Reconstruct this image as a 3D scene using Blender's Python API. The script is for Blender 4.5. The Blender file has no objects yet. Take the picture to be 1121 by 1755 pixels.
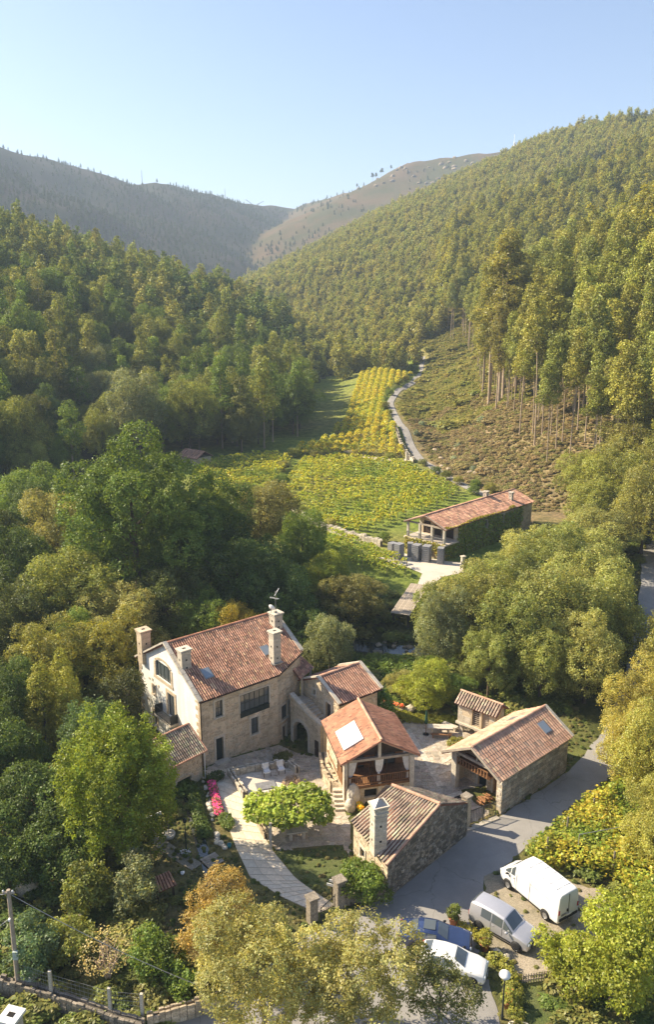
import bpy, bmesh, math, random
import numpy as np
from mathutils import Vector, Matrix

sc = bpy.context.scene
R = math.radians
col_main = sc.collection

# ------------------------------------------------------------------ camera
cam_d = bpy.data.cameras.new("camera")
cam = bpy.data.objects.new("camera", cam_d)
col_main.objects.link(cam)
cam.location = (0, 0, 40)
cam.rotation_euler = (R(90 - 14.3), 0, 0)
cam_d.sensor_fit = 'VERTICAL'
cam_d.sensor_height = 36
cam_d.lens = 28.0
cam_d.clip_start = 0.5
cam_d.clip_end = 9000
sc.camera = cam

# ------------------------------------------------------------------ sky, sun, exposure
SUN_EL = R(37)
SUN_FROM = Vector((-0.955, 0.295, 0)).normalized()          # where the sun stands, seen from above
world = bpy.data.worlds.new("World")
sc.world = world
world.use_nodes = True
wn = world.node_tree
bg = wn.nodes["Background"]
sky = wn.nodes.new("ShaderNodeTexSky")
sky.sky_type = 'NISHITA'
sky.sun_disc = False
sky.sun_elevation = SUN_EL
sky.sun_rotation = math.atan2(SUN_FROM.x, SUN_FROM.y)
sky.altitude = 300
sky.air_density = 1.0
sky.dust_density = 1.2
sky.ozone_density = 2.0
tint = wn.nodes.new("ShaderNodeMix"); tint.data_type = 'RGBA'; tint.blend_type = 'MULTIPLY'; tint.inputs[0].default_value = 1
tint.inputs[7].default_value = (1.05, 0.965, 0.95, 1)              # the slightly violet, dry late-summer sky
wn.links.new(sky.outputs[0], tint.inputs[6]); wn.links.new(tint.outputs[2], bg.inputs[0])
bg.inputs[1].default_value = 0.097
sun_d = bpy.data.lights.new("sun", 'SUN')
sun_d.energy = 5.0
sun_d.angle = R(0.53)
sun_d.color = (1.0, 0.855, 0.63)
sun = bpy.data.objects.new("sun", sun_d)
col_main.objects.link(sun)
d = Vector((-SUN_FROM.x * math.cos(SUN_EL), -SUN_FROM.y * math.cos(SUN_EL), -math.sin(SUN_EL)))
sun.rotation_euler = d.to_track_quat('-Z', 'Y').to_euler()
sc.view_settings.view_transform = 'Standard'
sc.view_settings.look = 'None'
sc.view_settings.exposure = 1.26
sc.view_settings.gamma = 1
sc.view_settings.use_curve_mapping = False
sc.render.engine = 'CYCLES'
sc.cycles.max_bounces = 8
sc.cycles.diffuse_bounces = 5
sc.cycles.glossy_bounces = 2
sc.cycles.transmission_bounces = 5
sc.cycles.volume_bounces = 0
sc.cycles.transparent_max_bounces = 6
sc.cycles.caustics_reflective = False
sc.cycles.caustics_refractive = False
sc.cycles.use_denoising = True
# ------------------------------------------------------------------ object helpers
def link(o):
    col_main.objects.link(o); return o

def tag(o, label=None, cat=None, group=None, kind=None):
    if label: o["label"] = label
    if cat: o["category"] = cat
    if group: o["group"] = group
    if kind: o["kind"] = kind
    return o

def thing(name, label, cat, loc=(0, 0, 0), rz=0.0, group=None):
    o = bpy.data.objects.new(name, None); link(o)
    o.empty_display_size = 0.3
    o.location = loc; o.rotation_euler = (0, 0, rz)
    return tag(o, label, cat, group)

def inst(mesh, name, parent=None, loc=(0, 0, 0), rz=0.0, scale=(1, 1, 1), kind=None):
    o = bpy.data.objects.new(name, mesh); link(o)
    o.parent = parent; o.location = loc; o.rotation_euler = (0, 0, rz); o.scale = scale
    if kind: o["kind"] = kind
    return o

def copy_tree(o, parent=None):
    c = o.copy(); link(c); c.parent = parent
    for ch in list(o.children):
        copy_tree(ch, c)
    return c

def raw_mesh(name, verts, faces4, mat, tint=None, smooth=False):
    """fast mesh from numpy arrays: verts (n,3), faces (m,4)"""
    me = bpy.data.meshes.new(name)
    n, m = len(verts), len(faces4)
    k = faces4.shape[1]
    me.vertices.add(n); me.vertices.foreach_set("co", np.asarray(verts, np.float32).ravel())
    me.loops.add(m * k); me.loops.foreach_set("vertex_index", faces4.astype(np.int32).ravel())
    me.polygons.add(m); me.polygons.foreach_set("loop_start", np.arange(0, m * k, k, dtype=np.int32))
    me.update(calc_edges=True)
    a = me.attributes.new("tint", 'FLOAT_COLOR', 'FACE')
    t = np.ones((m, 4), np.float32)
    if tint is not None: t[:, :3] = tint
    a.data.foreach_set("color", t.ravel())
    if smooth: me.polygons.foreach_set("use_smooth", np.ones(m, bool))
    me.materials.append(mat)
    return me

rnd = random.Random(7)

class MB:
    """collects faces, builds one mesh object"""
    def __init__(s): s.v = []; s.f = []; s.t = []; s.sm = []
    def add(s, vs, fs, tint=1.0, smooth=False):
        b = len(s.v); s.v += [tuple(p) for p in vs]
        t = (tint, tint, tint) if not isinstance(tint, tuple) else tint
        for f in fs:
            s.f.append(tuple(b + i for i in f)); s.t.append(t); s.sm.append(smooth)
        return s
    def quad(s, a, b, c, d, tint=1.0): return s.add([a, b, c, d], [(0, 1, 2, 3)], tint)
    def box(s, c, size, rz=0.0, tint=1.0, taper=1.0):
        x, y, z = size[0] / 2, size[1] / 2, size[2] / 2
        ca, sa = math.cos(rz), math.sin(rz); vs = []
        for dz in (-z, z):
            k = taper if dz > 0 else 1
            for dx, dy in ((-x, -y), (x, -y), (x, y), (-x, y)):
                vs.append((c[0] + (dx * ca - dy * sa) * k, c[1] + (dx * sa + dy * ca) * k, c[2] + dz))
        return s.add(vs, [(3, 2, 1, 0), (4, 5, 6, 7), (0, 1, 5, 4), (1, 2, 6, 5), (2, 3, 7, 6), (3, 0, 4, 7)], tint)
    def box2(s, a, b, tint=1.0):
        return s.box(((a[0] + b[0]) / 2, (a[1] + b[1]) / 2, (a[2] + b[2]) / 2), (abs(b[0] - a[0]), abs(b[1] - a[1]), abs(b[2] - a[2])), 0, tint)
    def beam(s, p, q, w, h=None, tint=1.0):
        p = Vector(p); q = Vector(q); h = h or w
        d = (q - p).normalized(); up = Vector((0, 0, 1)) if abs(d.z) < 0.95 else Vector((0, 1, 0))
        a = d.cross(up).normalized() * w / 2; b = a.cross(d).normalized() * h / 2
        vs = [e + i * a + j * b for e in (p, q) for i, j in ((-1, -1), (1, -1), (1, 1), (-1, 1))]
        return s.add(vs, [(3, 2, 1, 0), (4, 5, 6, 7), (0, 1, 5, 4), (1, 2, 6, 5), (2, 3, 7, 6), (3, 0, 4, 7)], tint)
    def tube(s, pts, radii, n=8, tint=1.0, caps=True):
        pts = [Vector(p) for p in pts]; rings = []
        if not hasattr(radii, '__len__'): radii = [radii] * len(pts)
        vs = []; fs = []
        for i, p in enumerate(pts):
            d = (pts[min(i + 1, len(pts) - 1)] - pts[max(i - 1, 0)]).normalized()
            up = Vector((0, 0, 1)) if abs(d.z) < 0.9 else Vector((1, 0, 0))
            a = d.cross(up).normalized(); b = a.cross(d)
            for k in range(n):
                t = 2 * math.pi * k / n
                vs.append(p + (a * math.cos(t) + b * math.sin(t)) * radii[i])
        for i in range(len(pts) - 1):
            for k in range(n):
                fs.append((i * n + k, i * n + (k + 1) % n, (i + 1) * n + (k + 1) % n, (i + 1) * n + k))
        s.add(vs, fs, tint, True)
        if caps:
            s.add(vs[:n], [tuple(range(n))], tint); s.add(vs[-n:], [tuple(range(n - 1, -1, -1))], tint)
        return s
    def lathe(s, prof, c=(0, 0, 0), n=12, tint=1.0, axis='Z'):
        vs = []; fs = []
        for r, z in prof:
            for k in range(n):
                t = 2 * math.pi * k / n; p = (r * math.cos(t), r * math.sin(t), z)
                if axis == 'Y': p = (p[0], p[2], p[1])
                if axis == 'X': p = (p[2], p[0], p[1])
                vs.append((c[0] + p[0], c[1] + p[1], c[2] + p[2]))
        for i in range(len(prof) - 1):
            for k in range(n):
                fs.append((i * n + k, i * n + (k + 1) % n, (i + 1) * n + (k + 1) % n, (i + 1) * n + k))
        return s.add(vs, fs, tint, True)
    def prism(s, poly, z0, z1, tint=1.0):
        n = len(poly); vs = [(p[0], p[1], z0) for p in poly] + [(p[0], p[1], z1) for p in poly]
        fs = [tuple(range(n - 1, -1, -1)), tuple(range(n, 2 * n))] + [(i, (i + 1) % n, n + (i + 1) % n, n + i) for i in range(n)]
        return s.add(vs, fs, tint)
    def rock(s, c, size, seed=0, tint=1.0, n=2):
        r = random.Random(seed); bm = bmesh.new(); bmesh.ops.create_icosphere(bm, subdivisions=n, radius=1)
        k = [Vector((r.uniform(-1, 1), r.uniform(-1, 1), r.uniform(-1, 1))).normalized() for _ in range(9)]
        d = [r.uniform(0.62, 0.95) for _ in k]
        a = r.uniform(0, 6.28); ca, sa = math.cos(a), math.sin(a)
        vs = []
        for v in bm.verts:
            p = v.co.copy()
            for kk, dd in zip(k, d):
                e = p.dot(kk)
                if e > dd: p -= kk * (e - dd)
            p *= r.uniform(0.96, 1.04)
            x, y, z = p.x * size[0], p.y * size[1], p.z * size[2]
            vs.append((c[0] + x * ca - y * sa, c[1] + x * sa + y * ca, c[2] + z))
        fs = [tuple(v.index for v in f.verts) for f in bm.faces]; bm.free()
        return s.add(vs, fs, tint, False)
    def mesh(s, name, mat):
        me = bpy.data.meshes.new(name); me.from_pydata(s.v, [], s.f); me.update()
        a = me.attributes.new("tint", 'FLOAT_COLOR', 'FACE')
        t = np.ones((len(s.f), 4), np.float32)
        if s.f: t[:, :3] = s.t
        a.data.foreach_set("color", t.ravel())
        if s.f: me.polygons.foreach_set("use_smooth", np.array(s.sm, bool))
        me.materials.append(mat)
        return me
    def build(s, name, mat, parent=None, kind=None, loc=(0, 0, 0), rz=0.0):
        return inst(s.mesh(name, mat), name, parent, loc, rz, (1, 1, 1), kind)

# ------------------------------------------------------------------ materials
def nodes(m):
    m.use_nodes = True; return m.node_tree.nodes, m.node_tree.links

def _mulcol(N, L, a, b):
    mx = N.new("ShaderNodeMix"); mx.data_type = 'RGBA'; mx.blend_type = 'MULTIPLY'; mx.inputs[0].default_value = 1
    L.new(a, mx.inputs[6]); L.new(b, mx.inputs[7]); return mx.outputs[2]

def mat(name, c1, c2=None, rough=0.85, scale=2.0, bump=0.0, bscale=25.0, spec=0.25, metal=0.0, fine=0.35, c3=None, coat=0.0, streak=0.0):
    """two or three colours mixed by noise, times the per-piece tint"""
    m = bpy.data.materials.new(name); N, L = nodes(m); P = N["Principled BSDF"]
    c2 = c2 or tuple(c * 0.72 for c in c1)
    tc = N.new("ShaderNodeTexCoord")
    n1 = N.new("ShaderNodeTexNoise"); n1.inputs["Scale"].default_value = scale; n1.inputs["Detail"].default_value = 5; n1.inputs["Roughness"].default_value = 0.65
    L.new(tc.outputs["Object"], n1.inputs["Vector"])
    rp = N.new("ShaderNodeValToRGB"); e = rp.color_ramp.elements
    e[0].position = 0.36; e[0].color = (*c2, 1); e[1].position = 0.64; e[1].color = (*c1, 1)
    if c3:
        x = rp.color_ramp.elements.new(0.72); x.color = (*c3, 1)
    L.new(n1.outputs[0], rp.inputs[0])
    n2 = N.new("ShaderNodeTexNoise"); n2.inputs["Scale"].default_value = bscale; n2.inputs["Detail"].default_value = 4
    L.new(tc.outputs["Object"], n2.inputs["Vector"])
    mr = N.new("ShaderNodeMapRange"); mr.inputs[1].default_value = 0.3; mr.inputs[2].default_value = 0.7; mr.inputs[3].default_value = 1 - fine; mr.inputs[4].default_value = 1 + fine * 0.6
    L.new(n2.outputs[0], mr.inputs[0])
    at = N.new("ShaderNodeAttribute"); at.attribute_name = "tint"
    c = _mulcol(N, L, rp.outputs[0], at.outputs[0])
    cc = N.new("ShaderNodeCombineColor")
    for i in range(3): L.new(mr.outputs[0], cc.inputs[i])
    c = _mulcol(N, L, c, cc.outputs[0])
    if streak:                                                  # rain streaks and damp stains
        mp = N.new("ShaderNodeMapping"); mp.inputs["Scale"].default_value = (1.3, 1.3, 0.16); L.new(tc.outputs["Object"], mp.inputs[0])
        n3 = N.new("ShaderNodeTexNoise"); n3.inputs["Scale"].default_value = 1.1; n3.inputs["Detail"].default_value = 6; n3.inputs["Roughness"].default_value = 0.7; L.new(mp.outputs[0], n3.inputs["Vector"])
        r3 = N.new("ShaderNodeValToRGB"); q = r3.color_ramp.elements; k = 1 - streak
        q[0].position = 0.34; q[0].color = (k, k, k * 0.97, 1); q[1].position = 0.56; q[1].color = (1.03, 1.02, 1.0, 1); L.new(n3.outputs[0], r3.inputs[0])
        c = _mulcol(N, L, c, r3.outputs[0])
    L.new(c, P.inputs["Base Color"])
    P.inputs["Roughness"].default_value = rough; P.inputs["Specular IOR Level"].default_value = spec; P.inputs["Metallic"].default_value = metal
    P.inputs["Coat Weight"].default_value = coat; P.inputs["Coat Roughness"].default_value = 0.08
    if bump:
        b = N.new("ShaderNodeBump"); b.inputs["Strength"].default_value = bump; b.inputs["Distance"].default_value = 0.05
        L.new(n2.outputs[0], b.inputs["Height"]); L.new(b.outputs[0], P.inputs["Normal"])
    return m

def leaf_mat(name, c=None, trans=0.4, warm=(1.0, 0.92, 0.5)):
    """leaf colour = object colour (or c) times the per-leaf tint; light also passes through"""
    m = bpy.data.materials.new(name); N, L = nodes(m)
    for n in list(N): N.remove(n)
    out = N.new("ShaderNodeOutputMaterial")
    oi = N.new("ShaderNodeObjectInfo")
    at = N.new("ShaderNodeAttribute"); at.attribute_name = "tint"
    if c is None: src = oi.outputs["Color"]
    else:
        rp = N.new("ShaderNodeValToRGB"); L.new(oi.outputs["Random"], rp.inputs[0])
        for i, k in enumerate(c):
            e = rp.color_ramp.elements[i] if i < 2 else rp.color_ramp.elements.new(0.5)
            e.position = i / (len(c) - 1); e.color = (*k, 1)
        src = rp.outputs[0]
    gn = N.new("ShaderNodeRGB"); gn.outputs[0].default_value = (1.40, 1.37, 1.12, 1)
    base = _mulcol(N, L, _mulcol(N, L, src, at.outputs[0]), gn.outputs[0])
    df = N.new("ShaderNodeBsdfDiffuse"); L.new(base, df.inputs[0])
    tr = N.new("ShaderNodeBsdfTranslucent")
    w = N.new("ShaderNodeRGB"); w.outputs[0].default_value = (warm[0] * 1.5, warm[1] * 1.5, warm[2] * 1.5, 1)
    L.new(_mulcol(N, L, base, w.outputs[0]), tr.inputs[0])
    mx = N.new("ShaderNodeMixShader"); mx.inputs[0].default_value = trans
    L.new(df.outputs[0], mx.inputs[1]); L.new(tr.outputs[0], mx.inputs[2])
    gl = N.new("ShaderNodeBsdfGlossy"); gl.inputs["Roughness"].default_value = 0.45; gl.inputs["Color"].default_value = (0.9, 0.95, 0.9, 1)
    m2 = N.new("ShaderNodeMixShader"); m2.inputs[0].default_value = 0.02
    L.new(mx.outputs[0], m2.inputs[1]); L.new(gl.outputs[0], m2.inputs[2]); L.new(m2.outputs[0], out.inputs[0])
    return m

def glass_mat(name, col=(0.03, 0.04, 0.045), rough=0.05):
    m = bpy.data.materials.new(name); N, L = nodes(m); P = N["Principled BSDF"]
    P.inputs["Base Color"].default_value = (*col, 1); P.inputs["Roughness"].default_value = rough
    P.inputs["Specular IOR Level"].default_value = 0.7; P.inputs["Coat Weight"].default_value = 0.5
    return m

M = {}
M['granite'] = mat('granite', (0.62, 0.51, 0.37), (0.48, 0.39, 0.275), scale=1.6, bump=0.5, bscale=14, fine=0.4, streak=0.14)
M['granite_light'] = mat('granite_light', (0.64, 0.58, 0.48), (0.50, 0.45, 0.37), scale=2.5, bump=0.4, bscale=18, fine=0.3, streak=0.15)
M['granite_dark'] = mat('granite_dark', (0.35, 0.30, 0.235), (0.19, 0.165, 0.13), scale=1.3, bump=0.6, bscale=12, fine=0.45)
M['mortar'] = mat('mortar', (0.66, 0.55, 0.40), (0.52, 0.43, 0.30), scale=1.1, bump=0.4, bscale=18, fine=0.35, streak=0.16)
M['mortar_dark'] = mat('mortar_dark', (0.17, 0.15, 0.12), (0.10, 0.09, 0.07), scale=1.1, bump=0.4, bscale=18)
M['whitewash'] = mat('whitewash', (0.82, 0.81, 0.78), (0.74, 0.72, 0.66), scale=0.7, bump=0.25, bscale=9, fine=0.12, streak=0.14)
M['tile'] = mat('terracotta_tile', (0.58, 0.335, 0.23), (0.45, 0.235, 0.155), scale=1.2, bump=0.2, bscale=30, fine=0.3)
M['tile_old'] = mat('weathered_tile', (0.50, 0.395, 0.30), (0.34, 0.255, 0.19), scale=1.0, bump=0.3, bscale=24, fine=0.4, c3=(0.52, 0.46, 0.34))
M['tile_bed'] = mat('tile_bed', (0.22, 0.10, 0.07), scale=2)
M['tile_orange'] = mat('orange_tile', (0.53, 0.265, 0.165), (0.44, 0.20, 0.12), scale=0.9, bump=0.2, bscale=30, fine=0.25)
M['tile_pale'] = mat('pale_tile', (0.62, 0.39, 0.27), (0.49, 0.275, 0.18), scale=0.8, bump=0.2, bscale=30, fine=0.25)
M['wood'] = mat('brown_wood', (0.27, 0.135, 0.06), (0.17, 0.085, 0.04), scale=3, bump=0.2, bscale=40)
M['wood_grey'] = mat('grey_wood', (0.45, 0.38, 0.30), (0.33, 0.275, 0.21), scale=3, bump=0.3, bscale=30)
M['wood_dark'] = mat('dark_wood', (0.075, 0.05, 0.035), (0.045, 0.03, 0.02), scale=3, bump=0.2, bscale=40)
M['frame_dark'] = mat('dark_green_frame', (0.022, 0.035, 0.032), rough=0.5, fine=0.1)
M['iron'] = mat('wrought_iron', (0.03, 0.035, 0.035), rough=0.5, fine=0.1, spec=0.4)
M['metal'] = mat('grey_metal', (0.38, 0.38, 0.37), rough=0.4, metal=0.5, fine=0.1)
M['white'] = mat('white_paint', (0.80, 0.80, 0.78), (0.74, 0.74, 0.72), rough=0.5, fine=0.05)
M['cloth'] = mat('white_cloth', (0.82, 0.81, 0.78), rough=0.9, fine=0.05)
M['dark'] = mat('dark_room', (0.02, 0.017, 0.014))
M['glass'] = glass_mat('window_glass', (0.085, 0.10, 0.105), 0.06)
def asphalt_mat():
    m = mat('asphalt', (0.34, 0.325, 0.305), (0.25, 0.24, 0.228), rough=0.92, scale=0.16, bump=0.35, bscale=38, fine=0.3)
    N, L = m.node_tree.nodes, m.node_tree.links; P = N["Principled BSDF"]; src = P.inputs["Base Color"].links[0].from_socket
    tc = N.new("ShaderNodeTexCoord"); w = N.new("ShaderNodeTexNoise"); w.inputs["Scale"].default_value = 0.9; w.inputs["Detail"].default_value = 4
    L.new(tc.outputs["Object"], w.inputs["Vector"])
    ad = N.new("ShaderNodeVectorMath"); ad.operation = 'MULTIPLY_ADD'; ad.inputs[1].default_value = (1.4, 1.4, 0); L.new(w.outputs["Color"], ad.inputs[0]); L.new(tc.outputs["Object"], ad.inputs[2])
    vo = N.new("ShaderNodeTexVoronoi"); vo.feature = 'DISTANCE_TO_EDGE'; vo.inputs["Scale"].default_value = 0.22; L.new(ad.outputs[0], vo.inputs["Vector"])
    rp = N.new("ShaderNodeValToRGB"); e = rp.color_ramp.elements; e[0].position = 0.0; e[0].color = (0.68, 0.67, 0.64, 1); e[1].position = 0.008; e[1].color = (1, 1, 1, 1); L.new(vo.outputs[0], rp.inputs[0])
    v2 = N.new("ShaderNodeTexVoronoi"); v2.feature = 'F1'; v2.inputs["Scale"].default_value = 0.3; L.new(tc.outputs["Object"], v2.inputs["Vector"])
    r2 = N.new("ShaderNodeValToRGB"); e = r2.color_ramp.elements; e[0].position = 0.15; e[0].color = (0.97, 0.97, 0.97, 1); e[1].position = 0.9; e[1].color = (1.03, 1.03, 1.02, 1); L.new(v2.outputs["Color"], r2.inputs[0])
    L.new(_mulcol(N, L, _mulcol(N, L, src, rp.outputs[0]), r2.outputs[0]), P.inputs["Base Color"]); return m
M['asphalt'] = asphalt_mat()
M['gravel'] = mat('pale_gravel', (0.37, 0.315, 0.24), (0.24, 0.215, 0.15), scale=0.45, bump=0.5, bscale=14, fine=0.4)
M['paving'] = mat('paving_stone', (0.72, 0.62, 0.48), (0.62, 0.53, 0.40), scale=0.9, bump=0.25, bscale=12, fine=0.22)
M['flag'] = mat('flagstone', (0.54, 0.47, 0.38), (0.41, 0.36, 0.29), scale=1.2, bump=0.4, bscale=12, fine=0.35)
M['joint'] = mat('sandy_joint', (0.54, 0.45, 0.34), (0.43, 0.36, 0.26), scale=1.5, bump=0.3, bscale=20)
M['concrete'] = mat('pale_concrete', (0.62, 0.55, 0.46), (0.50, 0.45, 0.38), scale=0.5, bump=0.15, bscale=20, fine=0.15)
M['lawn'] = mat('lawn', (0.12, 0.13, 0.045), (0.085, 0.115, 0.03), scale=0.55, bump=0.8, bscale=16, fine=0.5, c3=(0.24, 0.18, 0.10))
M['meadow'] = mat('meadow', (0.11, 0.17, 0.032), (0.07, 0.11, 0.024), scale=0.12, bump=0.8, bscale=3, fine=0.5)
M['soil'] = mat('soil', (0.16, 0.11, 0.07), (0.09, 0.07, 0.045), scale=0.8, bump=0.6, bscale=12, fine=0.4)
M['water'] = glass_mat('stream_water', (0.02, 0.028, 0.022), 0.12)
M['bark'] = mat('bark', (0.16, 0.115, 0.08), (0.09, 0.07, 0.05), scale=2, bump=0.6, bscale=12)
M['bark_pale'] = mat('pale_bark', (0.47, 0.37, 0.27), (0.31, 0.235, 0.165), scale=0.6, bump=0.4, bscale=8)
M['bark_grey'] = mat('grey_bark', (0.23, 0.20, 0.165), (0.15, 0.13, 0.11), scale=2, bump=0.6, bscale=12)
M['leaf'] = leaf_mat('leaf')
M['needle'] = leaf_mat('needle_leaf', None, 0.18)
M['van_white'] = mat('van_paint', (0.80, 0.80, 0.79), (0.77, 0.77, 0.75), rough=0.35, fine=0.04, spec=0.5, coat=0.6)
M['car_silver'] = mat('silver_paint', (0.52, 0.52, 0.55), (0.49, 0.49, 0.52), rough=0.34, metal=0.45, fine=0.04, spec=0.5, coat=0.7)
M['car_blue'] = mat('blue_paint', (0.022, 0.04, 0.115), (0.018, 0.033, 0.10), rough=0.22, fine=0.04, spec=0.6, coat=1.0)
M['tyre'] = mat('tyre', (0.025, 0.025, 0.026), rough=0.8)
M['rim'] = mat('wheel_rim', (0.42, 0.42, 0.43), rough=0.4, metal=0.6, fine=0.05)
M['trim'] = mat('black_trim', (0.025, 0.025, 0.027), rough=0.6)
M['lamp_red'] = mat('red_lens', (0.45, 0.02, 0.015), rough=0.2, fine=0.02)
M['lamp_clear'] = mat('headlight_lens', (0.62, 0.66, 0.70), rough=0.12, fine=0.02, spec=0.6, coat=1.0)
M['crate'] = mat('grey_plastic', (0.30, 0.30, 0.31), (0.25, 0.25, 0.26), rough=0.6)
M['terracotta'] = mat('terracotta_pot', (0.50, 0.20, 0.10), rough=0.85)
M['pink'] = leaf_mat('pink_petals', [(0.62, 0.05, 0.32), (0.75, 0.16, 0.46)], 0.25, (1, 0.6, 0.9))
M['salmon'] = leaf_mat('salmon_petals', [(0.75, 0.22, 0.13), (0.8, 0.35, 0.22)], 0.25, (1, 0.7, 0.6))
M['yellow'] = leaf_mat('yellow_petals', [(0.80, 0.55, 0.02), (0.8, 0.65, 0.08)], 0.25)
M['green_cloth'] = mat('green_cloth', (0.03, 0.09, 0.055), rough=0.9)
M['mat_grey'] = mat('grey_mat', (0.24, 0.24, 0.25), rough=0.9)
M['teal'] = mat('teal_plastic', (0.04, 0.28, 0.34), rough=0.5)
M['panel'] = mat('white_roof_panel', (0.82, 0.77, 0.72), (0.76, 0.70, 0.65), rough=0.6, scale=1.5, fine=0.06)
M['box_green'] = mat('pale_green_metal', (0.50, 0.57, 0.52), rough=0.5, fine=0.08)
# ------------------------------------------------------------------ terrain heights
def sstep(a, b, x):
    t = np.clip((x - a) / (b - a), 0, 1)
    return t * t * (3 - 2 * t)

def vnoise(x, y, s, seed=0):
    """smooth value noise, about -1..1"""
    x = np.asarray(x, float) / s; y = np.asarray(y, float) / s
    xi = np.floor(x).astype(int); yi = np.floor(y).astype(int)
    fx = x - xi; fy = y - yi
    fx = fx * fx * (3 - 2 * fx); fy = fy * fy * (3 - 2 * fy)
    def h(i, j):
        n = (i * 374761393 + j * 668265263 + seed * 1442695041) & 0xffffffff
        n = ((n ^ (n >> 13)) * 1274126177) & 0xffffffff
        return ((n ^ (n >> 16)) & 0xffff) / 32767.5 - 1
    a = h(xi, yi) * (1 - fx) + h(xi + 1, yi) * fx
    b = h(xi, yi + 1) * (1 - fx) + h(xi + 1, yi + 1) * fx
    return a * (1 - fy) + b * fy

def ridge(x, y, pts, slope, flat=0.0):
    """height of a hill that falls off evenly from a ridge polyline (x,y,z)"""
    best = np.full(np.shape(x), -1e9)
    for (x0, y0, z0), (x1, y1, z1) in zip(pts[:-1], pts[1:]):
        dx, dy = x1 - x0, y1 - y0
        t = np.clip(((x - x0) * dx + (y - y0) * dy) / (dx * dx + dy * dy), 0, 1)
        d = np.hypot(x - x0 - t * dx, y - y0 - t * dy)
        best = np.maximum(best, z0 + t * (z1 - z0) - slope * np.maximum(0, d - flat))
    return best

def lut(y, pairs):
    return np.interp(y, [p[0] for p in pairs], [p[1] for p in pairs])

RIGHT_FOOT = [(0, 62), (60, 58), (95, 58), (130, 52), (160, 36), (185, 29), (225, 27), (260, 29), (330, 43), (450, 60), (700, 90), (1200, 60)]
LEFT_FOOT = [(0, -70), (90, -68), (150, -66), (200, -52), (240, -34), (290, -12), (350, 4), (450, 22), (700, 45), (1200, 40)]
HILL_RIGHT = [(330, 560, 186), (256, 680, 183), (215, 760, 189), (163, 860, 178), (92, 960, 141), (0, 1040, 96), (-102, 1110, 60)]
HILL_LEFT = [(-640, 1100, 304), (-493, 1300, 280), (-364, 1520, 271), (-310, 1520, 269), (-190, 1720, 263), (-74, 1930, 264)]
HILL_MID = [(-76, 1980, 269), (47, 1730, 280), (126, 1550, 288), (162, 1500, 298), (274, 1450, 304), (626, 1450, 319)]

def height(x, y):
    x = np.asarray(x, float); y = np.asarray(y, float)
    z = 2.0 * sstep(98, 116, y) + 1.6 * sstep(125, 175, y) + 0.062 * np.maximum(0, y - 175)
    # slope on the right, above the lane
    d = x - lut(y, RIGHT_FOOT)
    z = z + 0.60 * (np.sqrt(np.maximum(d, 0) ** 2 + 9) - 3) * (1 - 0.35 * sstep(60, 160, d))
    # slope on the left
    d = lut(y, LEFT_FOOT) - x
    z = z + np.minimum(0.36 * (np.sqrt(np.maximum(d, 0) ** 2 + 36) - 6), 40 + 0.06 * d) * (1 - 0.8 * sstep(370, 560, y))
    # the vineyard stands on a bank: fall towards the stream
    z = z - 2.6 * np.exp(-(((x - 8 + 0.45 * (y - 96)) / 30) ** 4 + ((y - 93 - 0.10 * (x - 8)) / 8.5) ** 2)) * sstep(30, 10, np.abs(x) - 20)
    z = np.where(y > 130, np.maximum(z, ridge(x, y, HILL_RIGHT, 0.47)), z)
    far = np.maximum(ridge(x, y, HILL_LEFT, 0.42), ridge(x, y, HILL_MID, 0.45))
    far = far + 10 * vnoise(x, y, 170, 3) - 6 + 4 * vnoise(x, y, 60, 4)
    z = np.where(y > 500, np.maximum(z, far), z)
    # gentle relief outside the yards
    w = sstep(95, 220, y) + sstep(28, 50, x) + sstep(-24, -45, x)
    z = z + np.minimum(w, 1) * (0.5 * vnoise(x, y, 9, 1) + 1.2 * vnoise(x, y, 37, 2)) * sstep(0, 40, np.abs(y - 135) + np.abs(x - 18) - 18)
    # the spur that carries the upper vine terraces and the lane
    z = z + 4.2 * np.exp(-((x - 20) / 11) ** 2) * sstep(188, 214, y) * sstep(345, 300, y)
    # the yard drops by a metre in front of the archway
    z = z - 1.0 * np.exp(-(((x + 2.5) / 4.6) ** 2 + ((y - 68) / 4.2) ** 2))
    return z
# ------------------------------------------------------------------ the ground sheet
def in_poly(x, y, poly):
    x = np.asarray(x, float); y = np.asarray(y, float); c = np.zeros(x.shape, bool)
    for (x0, y0), (x1, y1) in zip(poly, poly[1:] + poly[:1]):
        k = ((y0 > y) != (y1 > y)) & (x < (x1 - x0) * (y - y0) / ((y1 - y0) or 1e-9) + x0)
        c ^= k
    return c

LANE = [(36, 150), (30, 162), (24.2, 182), (21, 200), (20, 222), (19.2, 246), (23.4, 266), (31, 294), (38, 330), (42, 354)]
def lane_x(y): return np.interp(y, [p[1] for p in LANE], [p[0] for p in LANE])

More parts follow.
